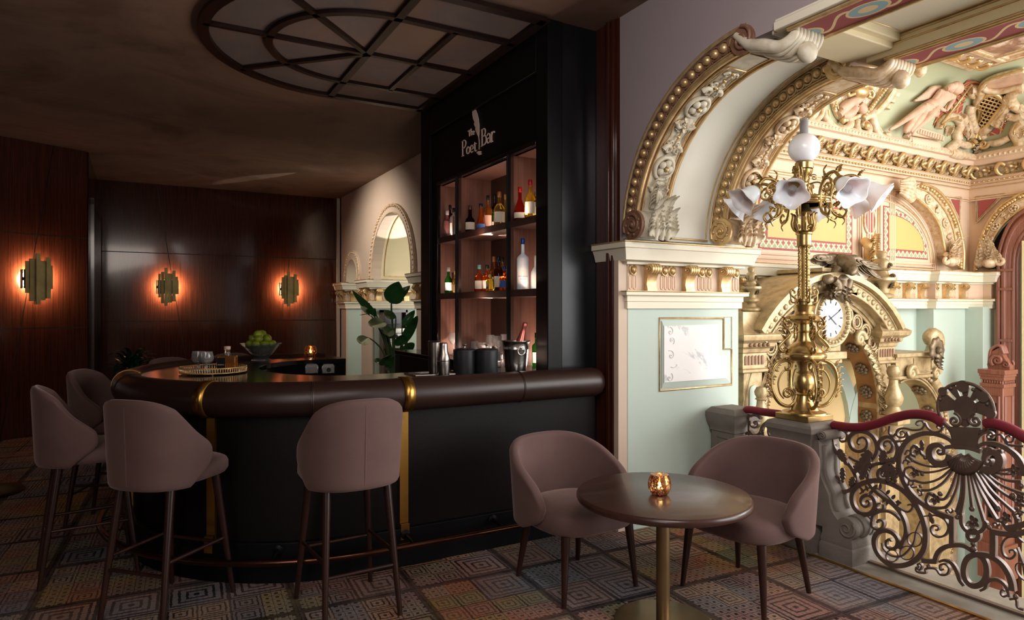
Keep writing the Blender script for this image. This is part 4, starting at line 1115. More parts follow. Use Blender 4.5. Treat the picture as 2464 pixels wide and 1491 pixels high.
b = MB(); b.box(2.70,3.90,1.0,2.74,5.75,2.70); b.build('back_panel', M['walnut_dark'], ub, w=True)
b = MB(); b.box(BX+0.03,3.90,2.64,2.74,5.69,2.66); b.build('top_board', M['walnut'], ub, w=True)
for y in (5.215, 4.285): b = MB(); b.box(BX+0.03,y,1.07,2.70,y+0.055,2.645); b.build('divider', M['walnut'], ub, w=True)
b = MB(); b.box(BX+0.03,5.67,1.07,2.70,5.69,2.645); b.build('end_board', M['walnut'], ub, w=True)
for z in (2.10, 1.585): b = MB(); b.box(BX+0.008,3.92,z,2.70,5.69,z+0.055); b.build('shelf', M['walnut_dark'], ub, w=True, bevel=0.003)
for y in (5.243, 4.313):
    b = MB(); b.box(BX-0.012,y-0.012,1.07,BX+0.012,y+0.012,2.645); b.box(BX-0.016,y-0.003,1.07,BX-0.01,y+0.003,2.645); b.build('upright', M['blue_black'], ub, w=True)
LED = glow('shelf light strip', (1.0, 0.74, 0.58), 14.0)
for zf, zb in ((2.155, 0), (1.64, 0), (1.075, 1)):
    for ya, yb, pw in ((5.28, 5.66, 1.0), (4.35, 5.20, 1.6), (3.93, 4.27, 0.8)):
        b = MB(); b.box(2.672, ya+0.02, zf+0.001, 2.695, yb-0.02, zf+(0.022 if zb else 0.010)); b.build('light_strip', LED, ub, w=True)
        area('shelf_light', (2.425, (ya+yb)/2, zf+0.012), (2.56, (ya+yb)/2, zf+0.25), (yb-ya)*0.85, 0.025, pw*(1.6 if zb else 0.75), (1.0, 0.72, 0.56))
        area('shelf_light', (2.66, (ya+yb)/2, zf+0.02), (2.50, (ya+yb)/2, zf+0.40), (yb-ya)*0.9, 0.03, pw*(11.0 if zb else 4.5), (1.0, 0.70, 0.54))
b = MB(); b.box(2.27,3.78,1.03,2.72,6.55,1.07); b.build('worktop', M['black_lacquer'], ub, w=True, bevel=0.004)
b = MB(); b.box(2.31,3.80,0,2.70,6.50,1.03); b.build('base_cabinet', M['black_paint'], ub, w=True)
# lettering
def sg(x, y): return onX(*k5(x, y), BX+0.026)
def stroke(mb, pts, w, closed=False, k=4): mb.bar(cr([sg(*p) for p in pts], k, closed), w, 0.006, (-1,0,0), closed)
SW, TW = 0.0125, 0.006
def letter(nm, strokes):
    b = MB()
    for pts, w in strokes: stroke(b, pts, w)
    b.build(nm, M['sign'], ub, w=True, ang=60)
letter('letter', [([(240,255),(240.5,292),(241,331)], SW), ([(240,257),(250,249),(257,257),(256,275),(249,288),(241,292)], [TW,0.009,SW,0.009,TW]), ([(236,333),(247,328)], TW), ([(236,258),(240,256)], TW)])
letter('letter', [([(269,282),(276,290),(276.5,305),(269,319),(262,313),(261.5,296),(269,282)], [TW,SW,SW,TW,SW,SW,TW])])
letter('letter', [([(281,298),(294,292),(293,280),(287,275),(281,286),(281,302),(287,312),(295,305)], [TW,TW,0.009,TW,SW,SW,0.008,0.004])])
letter('letter', [([(303,260),(303.5,282),(304,300),(308,305),(313,300)], [0.008,SW,SW,0.008,0.004]), ([(298,272),(311,266)], TW)])
letter('letter', [([(340,195),(340.5,236),(341,279)], SW), ([(340,197),(352,190),(357,203),(353,224),(341,233)], [TW,0.009,SW,0.008,TW]), ([(341,233),(356,226),(362,243),(357,266),(341,279)], [TW,0.009,SW,0.009,TW]), ([(336,198),(341,195)], TW), ([(336,281),(343,278)], TW)])
letter('letter', [([(366,226),(373,215),(380,221),(381,240),(382,260)], [0.005,TW,SW,SW,0.009]), ([(381,236),(371,240),(366,250),(368,262),(375,262),(381,253)], [TW,0.008,SW,0.009,TW])])
letter('letter', [([(389,207),(389.5,232),(390,258)], SW), ([(390,224),(397,206),(405,207)], [TW,0.008,SW]), ([(386,260),(396,255)], TW)])
letter('letter', [([(268,204),(283,196)], 0.007), ([(275,200),(275.5,214),(276,229)], 0.009)])
letter('letter', [([(284,190),(284,208),(284.5,225)], 0.009), ([(284.5,211),(289,203),(292,208),(292,222)], [0.004,0.006,0.009])])
letter('letter', [([(294,212),(301,208),(299,202),(295,205),(294,215),(297,220),(302,216)], [0.004,0.004,0.006,0.006,0.008,0.006,0.003])])
b = MB(); b.prism([sg(*p) for p in ((293,92),(296,85),(301,84),(309,93),(317,112),(324,140),(328,172),(328,205),(326,236),(319,222),(310,200),(308,190),(311,187),(303,172),(302,163),(306,160),(297,140),(293,115))], (-0.006,0,0)); b.build('quill_feather', M['sign'], ub, w=True, flat=True)
b = MB(); stroke(b, [(318,205),(324,240),(326,265),(325,297)], [0.004,0.007,0.007,0.003]); b.build('quill_shaft', M['sign'], ub, w=True)
b = MB(); b.prism([sg(327+12*math.cos(2*PI*k/20), 312+6.5*math.sin(2*PI*k/20)-2.5*math.cos(2*PI*k/20)) for k in range(20)], (-0.005,0,0)); b.prism([sg(331+10*math.cos(2*PI*k/20), 321+4*math.sin(2*PI*k/20)-2*math.cos(2*PI*k/20)) for k in range(20)], (-0.004,0,0)); b.build('ink_blot', M['sign'], ub, w=True, flat=True)

# ================================================================== BAR COUNTER
UX, UY = 1.14, 4.89
def upath(R, x_near, x_far, n=40):
    P = [V(x_near, UY-R, 0)]
    for i in range(1, 8): P.append(V(x_near + (UX-x_near)*i/8, UY-R, 0))
    for i in range(n+1):
        a = math.radians(-90 - 180*i/n); P.append(V(UX + R*math.cos(a), UY + R*math.sin(a), 0))
    P.append(V(x_far, UY+R, 0)); return P
def lift(P, z): return [p + V(0,0,z) for p in P]
bar = thing('bar_counter', 'curved bar counter with padded brown leather rim, brass straps and black glossy top', 'bar counter', (UX,UY,0))
def ubelt(mb, R0, R1, z0, z1, xn, xf):
    a, c = upath(R0, xn, xf), upath(R1, xn, xf)
    rows = [lift(a, z0), lift(a, z1), lift(c, z1), lift(c, z0)]
    mb.grid(rows, cv=True); n = len(a); k = len(mb.v) - 4*n
    for e in (0, n-1): mb.f.append(tuple(k + r*n + e for r in range(4))); mb.mi.append(mb.cur)
b = MB(); ubelt(b, 1.20, 1.14, 0.2, 1.0, 2.72, 1.46); b.build('front_panel', M['leather_dark'], bar, w=True, ang=30)
b = MB(); ubelt(b, 1.235, 1.14, 0.0, 0.22, 2.74, 1.48); b.build('plinth', M['black_paint'], bar, w=True, ang=30, bevel=0.004)
b = MB(); P = lift(upath(1.225, 2.66, 1.44), 1.0)
P = [V(2.742,UY-1.225,1.0), V(2.735,UY-1.225,1.0), V(2.715,UY-1.225,1.0), V(2.69,UY-1.225,1.0)] + P
b.tube(P, [0.098]*len(P), 24)
for i, r in enumerate((0.045, 0.07, 0.088, 0.096)):
    for k in range(24):
        v = Vector(b.v[i*24+k]); c = P[i]; b.v[i*24+k] = tuple(c + (v-c)*(r/0.098))
b.build('leather_rim', M['leather'], bar, w=True, ang=50)
def rim_at(px):                                        # point of the rim below a sight line
    best = None
    for p in upath(1.225, 2.66, 1.44, 400)[:320]:
        q = p + V(0,0,1.0) - V(0,0,EYE); dep = q.x*_s + q.y*_c; r = q.x*_c - q.y*_s; e = abs(CX + F_PX*r/dep - px)
        if p.y < UY and (best is None or e < best[0]): best = (e, p)
    return best[1]
def rim_dir(p):
    if p.x >= UX: return V(0,-1,0), V(1,0,0)
    d = (p - V(UX,UY,0)).normalized(); return d, V(-d.y, d.x, 0)
for px in (1255, 752, 318):
    p = rim_at(px); d, t = rim_dir(p); b = MB()
    for s in (-0.004, 0.004): b.tube([p + V(0,0,1.0) + t*s + d*(0.0985*math.cos(a)) + V(0,0,0.0985*math.sin(a)) for a in [2*PI*k/28 for k in range(28)]], 0.0025, 5, closed=True)
    b.build('stitched_seam', M['leather'], bar, w=True)
def strap(p):
    d, t = rim_dir(p); h = 0.031
    b = MB(); pr = [p + V(0,0,1.0) + d*(0.1005*math.cos(a)) + V(0,0,0.1005*math.sin(a)) for a in [math.radians(-100 + 230*k/30) for k in range(31)]]
    b.grid([[q + t*(-h) for q in pr], [q + t*h for q in pr]]); st = b.build('brass_strap', M['strap_brass'], bar, w=True, solid=0.006)
    q = p - d*0.019
    b = MB(); b.obox(q + V(0,0,0.56) + d*0.002, t*0.026, d*0.008, V(0,0,0.36)); b.obox(q + V(0,0,0.20) + d*0.024, t*0.026, d*0.006, V(0,0,0.045)); b.build('strap_leg', M['strap_brass'], bar, w=True)
for px in (1007, 505): strap(rim_at(px))
strap(V(UX,UY,0) + V(math.cos(math.radians(176)), math.sin(math.radians(176)), 0)*1.225)
b = MB()
outer = upath(1.17, 2.38, 1.52)
inner = [V(2.38,4.22,0), V(1.24,4.22,0)] + [V(1.24 - 0.52*math.sin(PI*k/24), 4.935 - 0.715*math.cos(PI*k/24), 0) for k in range(1, 24)] + [V(1.24,5.65,0), V(1.52,5.65,0)]
b.prism(lift(outer, 1.03) + lift(inner[::-1], 1.03), (0,0,0.04)); b.build('countertop', M['black_lacquer'], bar, w=True, flat=True, bevel=0.004)
b = MB(); ins = [p + V(0,0,0) for p in inner]; b.grid([[p + V(0, 0.02 if p.y > 4.9 else -0.02, 0.3) for p in ins], [p + V(0, 0.02 if p.y > 4.9 else -0.02, 1.03) for p in ins]]); b.build('inner_panel', M['black_paint'], bar, w=True, solid=0.02)
b = MB(); b.box(1.44,5.66,0.0,1.50,6.09,1.03); b.build('end_panel', M['black_lacquer'], bar, w=True)
P = upath(1.385, 2.66, 1.44); b = MB(); b.tube(lift(P, 0.17), 0.019, 10); b.build('foot_rail', M['copper_rail'], bar, w=True)
for px in (1200, 955, 672, 430, 300):
    p = rim_at(px); d, t = rim_dir(p); b = MB(); q = p + d*0.012
    b.lathe([(0.028,0),(0.028,0.008),(0.015,0.014)], q + V(0,0,0.185), 14, ax=d); b.tube([q + V(0,0,0.185), q + d*0.09 + V(0,0,0.18), q + d*0.148 + V(0,0,0.17)], 0.011, 8); b.build('rail_bracket', M['black_paint'], bar, w=True)
sk = thing('bar_sink', 'small steel sink basin sunk in the counter beside the shakers', 'sink', (1.66,4.03,1.07))
b = MB(); b.tube([V(1.50,3.93,1.073), V(1.82,3.93,1.073), V(1.82,4.13,1.073), V(1.50,4.13,1.073)], 0.008, 6, closed=True); b.build('rim', M['steel_satin'], sk, w=True)
b = MB(); b.box(1.505,3.935,1.0702,1.815,4.125,1.0715); b.build('basin', M['black_lacquer'], sk, w=True)
# ceiling frame over the bar
med = thing('ceiling_medallion', 'dark framed half round ceiling light with mottled grey panes above the bar', 'ceiling panel', (1.48,4.9,CEIL))
MX, MY, MR, Mr = 1.48, 4.9, 1.13, 0.70
zc = CEIL-0.012
def mp(R, a): return V(MX + R*math.cos(math.radians(a)), MY + R*math.sin(math.radians(a)), zc)
def pane(poly): b = MB(); b.prism(poly, (0,0,0.01)); b.build('pane', M['med_panel'], med, w=True, flat=True)
for a0, a1 in ((90,135),(135,180),(180,225),(225,270)):
    A = [a0 + (a1-a0)*k/10 for k in range(11)]
    pane([V(MX,MY,zc)] + [mp(Mr, a) for a in A]); pane([mp(Mr, a) for a in A] + [mp(MR, a) for a in A[::-1]])
for y0, y1 in ((Mr, MR), (-MR, -Mr)): pane([V(MX,MY+y0,zc), V(2.36,MY+y0,zc), V(2.36,MY+y1,zc), V(MX,MY+y1,zc)])
for x0, x1 in ((MX,1.90),(1.90,2.36)):
    for y0, y1 in ((0,Mr),(-Mr,0)): pane([V(x0,MY+y0,zc), V(x1,MY+y0,zc), V(x1,MY+y1,zc), V(x0,MY+y1,zc)])
zf = CEIL-0.026
def fb(pts, w): b = MB(); b.bar([p + V(0,0,zf-zc) for p in pts], w, 0.028, (0,0,1)); b.build('frame_bar', M['bronze_dark'], med, w=True, ang=30)
fb([V(2.36,MY+MR,zc)] + [mp(MR, 90+180*k/40) for k in range(41)] + [V(2.36,MY-MR,zc)], 0.075)
fb([V(2.36,MY+Mr,zc)] + [mp(Mr, 90+180*k/32) for k in range(33)] + [V(2.36,MY-Mr,zc)], 0.05)
fb([V(MX,MY-MR,zc), V(MX,MY+MR,zc)], 0.055); fb([V(1.90,MY-Mr,zc), V(1.90,MY+Mr,zc)], 0.04); fb([mp(MR,180), V(2.36,MY,zc)], 0.04)
for a in (135, 225): fb([V(MX,MY,zc), mp(MR, a)], 0.04)
fb([V(2.345,MY-MR-0.03,zc), V(2.345,MY+MR+0.03,zc)], 0.07)
# ================================================================== SEATS AND TABLE
def interp(tab, v):
    for (a, x), (c, y) in zip(tab[:-1], tab[1:]):
        if v <= c: t = (v-a)/(c-a); t = t*t*(3-2*t)*0.5 + t*0.5; return x + (y-x)*t
    return tab[-1][1]
def shell(mb, a, bb, z0, ztop, phimax, flare, e=0.82, nu=28, nv=10, yc=0.0):
    rows = []
    for j in range(nv+1):
        v = j/nv; row = []
        for i in range(nu+1):
            u = -1 + 2*i/nu; ph = math.radians(interp(phimax, v))*u
            s_, c_ = math.sin(ph), math.cos(ph)
            k = 1 + flare*v
            x = a*k*math.copysign(abs(s_)**e, s_); y = yc - bb*k*math.copysign(abs(c_)**e, c_)
            z = z0 + (ztop(u) - z0)*v
            row.append(V(x, y, z))
        rows.append(row)
    return mb.grid(rows)
def rounded_seat(mb, hw, y0, y1, z0, z1, back_e=2.4, dome=0.015):
    pts = []
    n = 40; ym = (y0+y1)/2; hy = (y1-y0)/2
    for k in range(n):
        q = 2*PI*k/n; c_, s_ = math.cos(q), math.sin(q); e = 3.4 if s_ > 0 else back_e
        r = (abs(c_)**e + abs(s_)**e)**(-1/e); pts.append((r*c_*hw, ym + r*s_*hy))
    rows = []
    for z, k in ((z0,0.0),(z0,0.86),(z0+0.008,0.95),(z0+0.025,1.0),(z1-0.03,1.0),(z1-0.012,0.965),(z1,0.88),(z1+dome,0.45),(z1+dome,0.0)):
        rows.append([V(x*k, ym+(y-ym)*k, z) for x, y in pts])
    return mb.grid(rows, cu=True)
def make_stool():
    r = empty('bar_stool')
    b = MB(); rounded_seat(b, 0.222, -0.205, 0.265, 0.645, 0.735); b.build('seat', M['velvet'], r, ang=60)
    b = MB(); shell(b, 0.222, 0.222, 0.635, lambda u: 1.075 - 0.055*abs(u)**2.5, [(0,72),(0.3,98),(0.5,96),(0.8,70),(1.0,54)], 0.09)
    bk = b.build('backrest', M['velvet'], r, ang=80, solid=0.045, off=0, sub=1)
    b = MB(); b.tube(cr([V(0,-0.243,0.665), V(0,-0.2475,0.74), V(0,-0.2545,0.9), V(0,-0.2605,1.04)]), 0.0035, 6); b.build('seam', M['velvet'], bk)
    T = {}
    for nm, sx, yt, yb, xb in (('f',-1,0.16,0.235,0.20),('f',1,0.16,0.235,0.20),('b',-1,-0.135,-0.225,0.185),('b',1,-0.135,-0.225,0.185)):
        top, bot = V(sx*0.15, yt, 0.65), V(sx*xb, yb, 0.0); T[(nm, sx)] = (top, bot)
        b = MB(); b.tube([top, top*0.5+bot*0.5, bot + V(0,0,0.0)], [0.021,0.017,0.012], 10); b.build('leg', M['leg_wood'], r)
    at = lambda k, z: T[k][1] + (T[k][0]-T[k][1])*(z/0.65)
    for k1, k2, z in ((('f',-1),('b',-1),0.30),(('f',1),('b',1),0.30),(('f',-1),('f',1),0.27),(('b',-1),('b',1),0.24)):
        b = MB(); b.tube([at(k1, z), at(k2, z)], 0.0095, 8); b.build('stretcher', M['leg_wood'], r)
    return r
STOOLS = [((0.90,3.30),(-0.05,1),'mauve brown velvet bar stool at the front of the curved counter, nearest the armchairs'),
          ((0.105,3.745),(0.72,0.70),'mauve brown velvet bar stool standing at the brass strap of the counter curve'),
          ((-0.285,4.49),(1,0.12),'dark velvet bar stool turned sideways at the outermost bend of the counter'),
          ((-0.19,5.43),(1,-0.42),'velvet bar stool half hidden behind the other two at the counter bend'),
          ((0.30,6.30),(0.55,-0.84),'velvet bar stool on the far side of the bar near the dark plant'),
          ((0.78,6.62),(0.25,-1),'velvet bar stool on the far side of the bar near the tray')]
proto = make_stool()
for i, ((x, y), d, lab) in enumerate(STOOLS):
    o = proto if i == 0 else copy_tree(proto)
    o.location = (x, y, 0); o.rotation_euler = (0, 0, math.atan2(d[1], d[0]) - PI/2)
    tag(o, lab, 'bar stool', 'velvet stools round the bar')
def make_armchair():
    r = empty('armchair')
    b = MB(); rounded_seat(b, 0.272, -0.24, 0.285, 0.335, 0.45, 2.4, 0.02); b.build('seat', M['velvet'], r, ang=60)
    b = MB(); shell(b, 0.292, 0.285, 0.335, lambda u: 0.775 - 0.215*abs(u)**2.6, [(0,84),(0.3,108),(0.6,113),(1.0,104)], 0.085, 0.86, 36, 12)
    bk = b.build('backrest', M['velvet'], r, ang=80, solid=0.05, off=0, sub=1)
    for sx, yt, yb, xb, xt in ((-1,0.21,0.235,0.245,0.215),(1,0.21,0.235,0.245,0.215),(-1,-0.17,-0.225,0.215,0.18),(1,-0.17,-0.225,0.215,0.18)):
        b = MB(); b.tube([V(sx*xt, yt, 0.345), V(sx*xb, yb, 0.0)], [0.024,0.0125], 12); b.build('leg', M['leg_wood'], r)
    return r
ac_ = make_armchair()
for i, ((x, y), d, lab) in enumerate([((2.065,3.005),(0.07,-1),'mauve brown velvet tub armchair between the bar counter and the round table'),
                                      ((2.815,2.455),(-1,-0.13),'mauve brown velvet tub armchair between the round table and the stone pedestal')]):
    o = ac_ if i == 0 else copy_tree(ac_)
    o.location = (x, y, 0); o.rotation_euler = (0, 0, math.atan2(d[1], d[0]) - PI/2)
    tag(o, lab, 'armchair', 'tub chairs at the round table')
TX, TY = 2.165, 2.395
tb = thing('pedestal_table', 'round dark wood table on a bronze column between the two armchairs', 'table', (TX,TY,0))
b = MB(); b.lathe([(0.0,0.582),(0.395,0.582),(0.408,0.588),(0.412,0.598),(0.412,0.608),(0.408,0.617),(0.40,0.62),(0.0,0.62)], (0,0,0), 72); b.build('tabletop', M['table_top'], tb, ang=50)
b = MB(); b.lathe([(0.032,0.012),(0.032,0.582)], (0,0,0), 28); b.lathe([(0.11,0.572),(0.11,0.582)], (0,0,0), 28); b.build('column', M['table_bronze'], tb)
b = MB(); b.lathe([(0.0,0.0),(0.228,0.0),(0.232,0.004),(0.230,0.010),(0.22,0.013),(0.0,0.014)], (0,0,0), 64); b.build('base', M['table_bronze'], tb, ang=50)
fb_ = onZ(-35, 1187, 0)
o = MB(); o.lathe([(0,0),(0.26,0),(0.265,0.01),(0.25,0.022),(0.0,0.026)], (fb_.x, fb_.y, 0), 48)
tag(o.build('table_base', M['black_paint']), 'flat round black metal base on the carpet by the panelled wall', 'table base')

# ================================================================== THINGS ON THE BAR AND ON THE SHELVES
def votive_mat():
    n = N('mercury glass'); f = n.noise(150, 3, 0.7)
    a = n.ramp(f, [(0.50, (1,1,1)), (0.56, (0.12,0.12,0.12))])
    n.set(Base_Color=n.ramp(n.noise(60, 3), [(0.3, '#b06a2c'), (0.7, '#e8b070')]), Metallic=0.9, Roughness=0.16, Alpha=a)
    return n.m
M['votive'] = votive_mat()
M['flame'] = glow('candle flame', (1.0, 0.55, 0.18), 28.0)
M['wax'] = plain('warm wax', '#f0d8b0', 0.5, Subsurface_Weight=0.4)
def make_votive():
    r = empty('candle_holder')
    b = MB(); b.lathe([(0.0,0.002),(0.034,0.0),(0.044,0.012),(0.053,0.032),(0.055,0.05),(0.050,0.074),(0.042,0.092),(0.042,0.096)], (0,0,0), 32); b.build('glass_bowl', M['votive'], r)
    b = MB(); b.lathe([(0,0.006),(0.022,0.006),(0.022,0.03),(0.0,0.031)], (0,0,0), 16); c = b.build('candle', M['wax'], r)
    b = MB(); b.ball((0,0,0.046), 0.0065, 10, (1,1,2.2)); b.build('flame', M['flame'], c)
    return r
vo1 = make_votive()
p1 = onZ(1587, 1189, 0.62); p2 = onZ(747, 857, 1.07)
vo2 = copy_tree(vo1)
vo1.location = (p1.x, p1.y, 0.62); tag(vo1, 'lit speckled copper glass candle holder on the round table', 'candle holder', 'copper candle holders')
vo2.location = (p2.x, p2.y, 1.07); tag(vo2, 'lit speckled copper glass candle holder on the far arm of the bar', 'candle holder', 'copper candle holders')
point('candle_light', (p1.x, p1.y, 0.62+0.05), 0.9, (1.0, 0.5, 0.2), 0.008)
point('candle_light', (p2.x, p2.y, 1.07+0.05), 0.9, (1.0, 0.5, 0.2), 0.008)

tc = onZ(514, 897, 1.07); tr_ = 0.205
ty = thing('serving_tray', 'round gilt filigree tray on the counter holding two glasses and a decanter', 'tray', (tc.x,tc.y,1.07))
b = MB(); b.lathe([(0,0.010),(tr_,0.010),(tr_,0.016),(0,0.016)], (0,0,0), 48); b.build('mirror_base', M['black_lacquer'], ty)
b = MB()
for z in (0.012, 0.044): b.tube([V(tr_*math.cos(2*PI*k/48), tr_*math.sin(2*PI*k/48), z) for k in range(48)], 0.0035, 6, closed=True)
for k in range(84):
    a = 2*PI*k/84; c = V(tr_*math.cos(a), tr_*math.sin(a), 0.028); t = V(-math.sin(a), math.cos(a), 0)
    b.tube([c + t*(0.0085*math.cos(q)) + V(0,0,0.0145*math.sin(q)) for q in [2*PI*j/10 for j in range(10)]], 0.0022, 4, closed=True)
b.build('gallery_rim', M['gold'], ty)
for k in range(3):
    a = 2*PI*k/3 + 0.4; b = MB(); b.ball(V(0.18*math.cos(a), 0.18*math.sin(a), 0.006), 0.0065, 8); b.build('foot', M['gold'], ty)
SNIF = [(0.0,0.0),(0.034,0.0),(0.034,0.004),(0.012,0.010),(0.008,0.018),(0.014,0.028),(0.008,0.038),(0.016,0.046),(0.036,0.058),(0.046,0.078),(0.045,0.098),(0.038,0.128),(0.0365,0.128),(0.043,0.098),(0.044,0.078),(0.033,0.06),(0.0,0.05)]
def at_px(px, X=None, z=1.07, py=None): return onZ(px, py, z)
for i, (dx_, dy_) in enumerate(((-0.105,0.01),(-0.038,-0.025))):
    g = thing('cognac_glass', ['cut crystal cognac glass on the tray, farther from the decanter', 'cut crystal cognac glass on the tray, next to the decanter'][i], 'glass', (0,0,0), 0, 'cognac glasses on the tray')
    rt = V(_c, -_s, 0); fw = V(_s, _c, 0); q = tc + rt*dx_ + fw*dy_
    g.location = (q.x, q.y, 1.0865)
    b = MB(); b.lathe(SNIF[:7] + [(0,0.047)], (0,0,0), 10); b.build('stem', M['crystal'], g)
    b = MB(); b.lathe([(0.0,0.046)] + SNIF[7:], (0,0,0), 28, flute=lambda a, z: 1 + (0.03*math.cos(14*a) if z < 0.085 else 0)); b.build('bowl', M['crystal'], g)
q = tc + V(_c,-_s,0)*0.078 + V(_s,_c,0)*0.03
M['amber'] = glassy('amber spirit', '#e8964a', 0.03, 1.25, 0.85)
dc = thing('decanter_bottle', 'square glass bottle of amber spirit with black label on the tray', 'bottle', (q.x,q.y,1.0865), math.radians(-24))
b = MB(); b.box(-0.062,-0.03,0,0.062,0.03,0.098); b.build('body', M['amber'], dc, bevel=0.008)
b = MB(); b.lathe([(0.02,0.098),(0.019,0.104),(0.019,0.135),(0.021,0.137),(0.021,0.14)], (0,0,0), 20); b.build('neck', M['glass'], dc)
b = MB(); b.lathe([(0.017,0.14),(0.021,0.141),(0.021,0.160),(0.0,0.162)], (0,0,0), 20); b.build('stopper', plain('wood stopper', '#c9a48a', 0.6), dc)
b = MB(); b.box(-0.058,-0.0315,0.008,-0.004,-0.0302,0.085); lb = b.build('label', M['black_paint'], dc)
def lettering(txt, size, loc, rot, mat, parent, name='lettering', depth=0.0004):
    cu = bpy.data.curves.new('txt', 'FONT'); cu.body = txt; cu.size = size; cu.align_x = 'CENTER'; cu.extrude = depth
    t = bpy.data.objects.new('txt', cu); COL.objects.link(t)
    dg = bpy.context.evaluated_depsgraph_get(); me = bpy.data.meshes.new_from_object(t.evaluated_get(dg)); me.name = name
    bpy.data.objects.remove(t); me.materials.clear(); me.materials.append(mat)
    o = bpy.data.objects.new(name, me); COL.objects.link(o); o.location = loc; o.rotation_euler = rot; o.parent = parent
    return o
lettering('PÁLINKA', 0.0105, (-0.031,-0.0318,0.035), (PI/2,0,0), M['gold_pale'], lb)
# bowl of limes
bp = onZ(628, 866, 1.07)
bw = thing('fruit_bowl', 'flared glass bowl heaped with limes on the far arm of the bar', 'bowl', (bp.x,bp.y,1.07))
b = MB(); b.lathe([(0.0,0.0),(0.075,0.0),(0.075,0.008),(0.05,0.018),(0.065,0.026),(0.10,0.06),(0.135,0.105),(0.165,0.14),(0.162,0.142),(0.130,0.108),(0.094,0.064),(0.06,0.032),(0.0,0.028)], (0,0,0), 40, flute=lambda a, z: 1 + (0.035*math.cos(6*a) if z > 0.1 else 0)); b.build('bowl_glass', M['glass'], bw)
lm = MB(); lm.ball((0,0,0), 0.033, 16, (1,1,1.1)); lm.ball((0,0,0.036), 0.006, 6)
lime0 = None
LM = [(0,0,0.066)] + [(0.055*math.cos(a), 0.055*math.sin(a), 0.09) for a in [2*PI*k/5 for k in range(5)]]
LM += [(0.095*math.cos(a), 0.095*math.sin(a), 0.135) for a in [2*PI*k/8+0.2 for k in range(8)]] + [(0.028*math.cos(a), 0.028*math.sin(a), 0.142) for a in [2*PI*k/3 for k in range(3)]]
LM += [(0.062*math.cos(a), 0.062*math.sin(a), 0.182) for a in [2*PI*k/5+0.5 for k in range(5)]] + [(0,0.0,0.205), (0.015,0.05,0.222), (-0.03,-0.035,0.222)]
for i, (x, y, z) in enumerate(LM):
    if lime0 is None: o = lime0 = lm.build('lime', M['lime'])
    else: o = lime0.copy(); COL.objects.link(o)
    o.location = (bp.x+x, bp.y+y, 1.07+z*0.98); o.rotation_euler = (i*1.3, i*0.7, i*2.1)
    tag(o, 'green lime heaped in the flared glass bowl', 'lime', 'limes in the glass bowl')
# sockets in the far arm
for i, px in enumerate((749, 789)):
    p = onY(px, 884, 5.655); s = thing('power_socket', ['chrome framed switch plate under the far counter, beside the bend', 'chrome framed power socket under the far counter, beside its open end'][i], 'socket', p)
    b = MB(); b.prism([p + V(x, 0, z) for x, z in ((-0.055,-0.05),(0.055,-0.05),(0.055,0.015),(0.04,0.035),(-0.04,0.035),(-0.055,0.015))], (0,-0.02,0)); b.build('surround', M['steel'], s, w=True, bevel=0.006)
    b = MB(); b.box(p.x-0.028, p.y-0.026, p.z-0.045, p.x+0.028, p.y-0.019, p.z+0.010); b.build('face_plate', M['steel_satin'], s, w=True)
    if i == 1:
        b = MB(); b.lathe([(0.019,0),(0.019,0.003),(0.015,0.003),(0.015,0.001),(0,0.001)], (p.x, p.y-0.026, p.z-0.018), 16, ax=(0,-1,0)); b.build('socket_ring', M['black_rubber'], s, w=True)
# shakers, canisters, ice bucket
SH = [(0.036,0),(0.038,0.004),(0.042,0.09),(0.042,0.092),(0.0415,0.096),(0.042,0.11),(0.036,0.135),(0.029,0.155),(0.027,0.19),(0.027,0.205),(0.024,0.21),(0.0,0.211)]
SH2 = [(0.034,0),(0.036,0.006),(0.043,0.205),(0.044,0.212),(0.042,0.214),(0.0,0.213)]
for px, py, pr, lab in ((1045, 897, SH2, 'tall steel shaker tin standing behind the narrow-necked shaker'), (1067, 903, SH, 'steel cocktail shaker with narrow neck standing beside the canisters')):
    p = onZ(px, py, 1.07); s = thing('cocktail_shaker', lab, 'cocktail shaker', (p.x, p.y, 1.07), 0, 'steel shakers')
    b = MB(); b.lathe(pr[:4] if pr is SH else pr[:3], (0,0,0), 28); b.build('body', M['steel_satin'], s)
    b = MB(); b.lathe(pr[4:] if pr is SH else pr[3:], (0,0,0), 28); b.build('cap' if pr is SH else 'rim', M['steel_satin'], s)
for px, py, lab in ((1118, 899, 'matt black lidded canister beside the steel shakers'), (1171, 899, 'matt black lidded canister beside the ice bucket')):
    p = onZ(px, py, 1.07); s = thing('canister', lab, 'canister', (p.x, p.y, 1.07), 0, 'black canisters on the bar')
    b = MB(); b.lathe([(0.074,0),(0.075,0.003),(0.075,0.150)], (0,0,0), 36); b.build('body', M['canister'], s)
    b = MB(); b.lathe([(0.0755,0.150),(0.0765,0.153),(0.0745,0.160),(0.05,0.168),(0.0,0.171)], (0,0,0), 36); l = b.build('lid', M['canister'], s)
    b = MB(); b.lathe([(0.012,0.170),(0.006,0.174),(0.006,0.184),(0.015,0.190),(0.015,0.195),(0.0,0.198)], (0,0,0), 16); b.build('knob', M['steel'], l)
ip = V(2.235, 3.945, 1.07)
ib_ = thing('ice_bucket', 'polished steel ice bucket with ring handles on the bar beside the canisters', 'ice bucket', ip)
b = MB(); b.lathe([(0.0,0.0),(0.070,0.0),(0.073,0.004),(0.078,0.06),(0.088,0.150),(0.090,0.154),(0.088,0.158),(0.094,0.198),(0.101,0.205),(0.101,0.210),(0.090,0.207),(0.074,0.02),(0.0,0.016)], (0,0,0), 48); b.build('bucket_body', M['steel'], ib_)
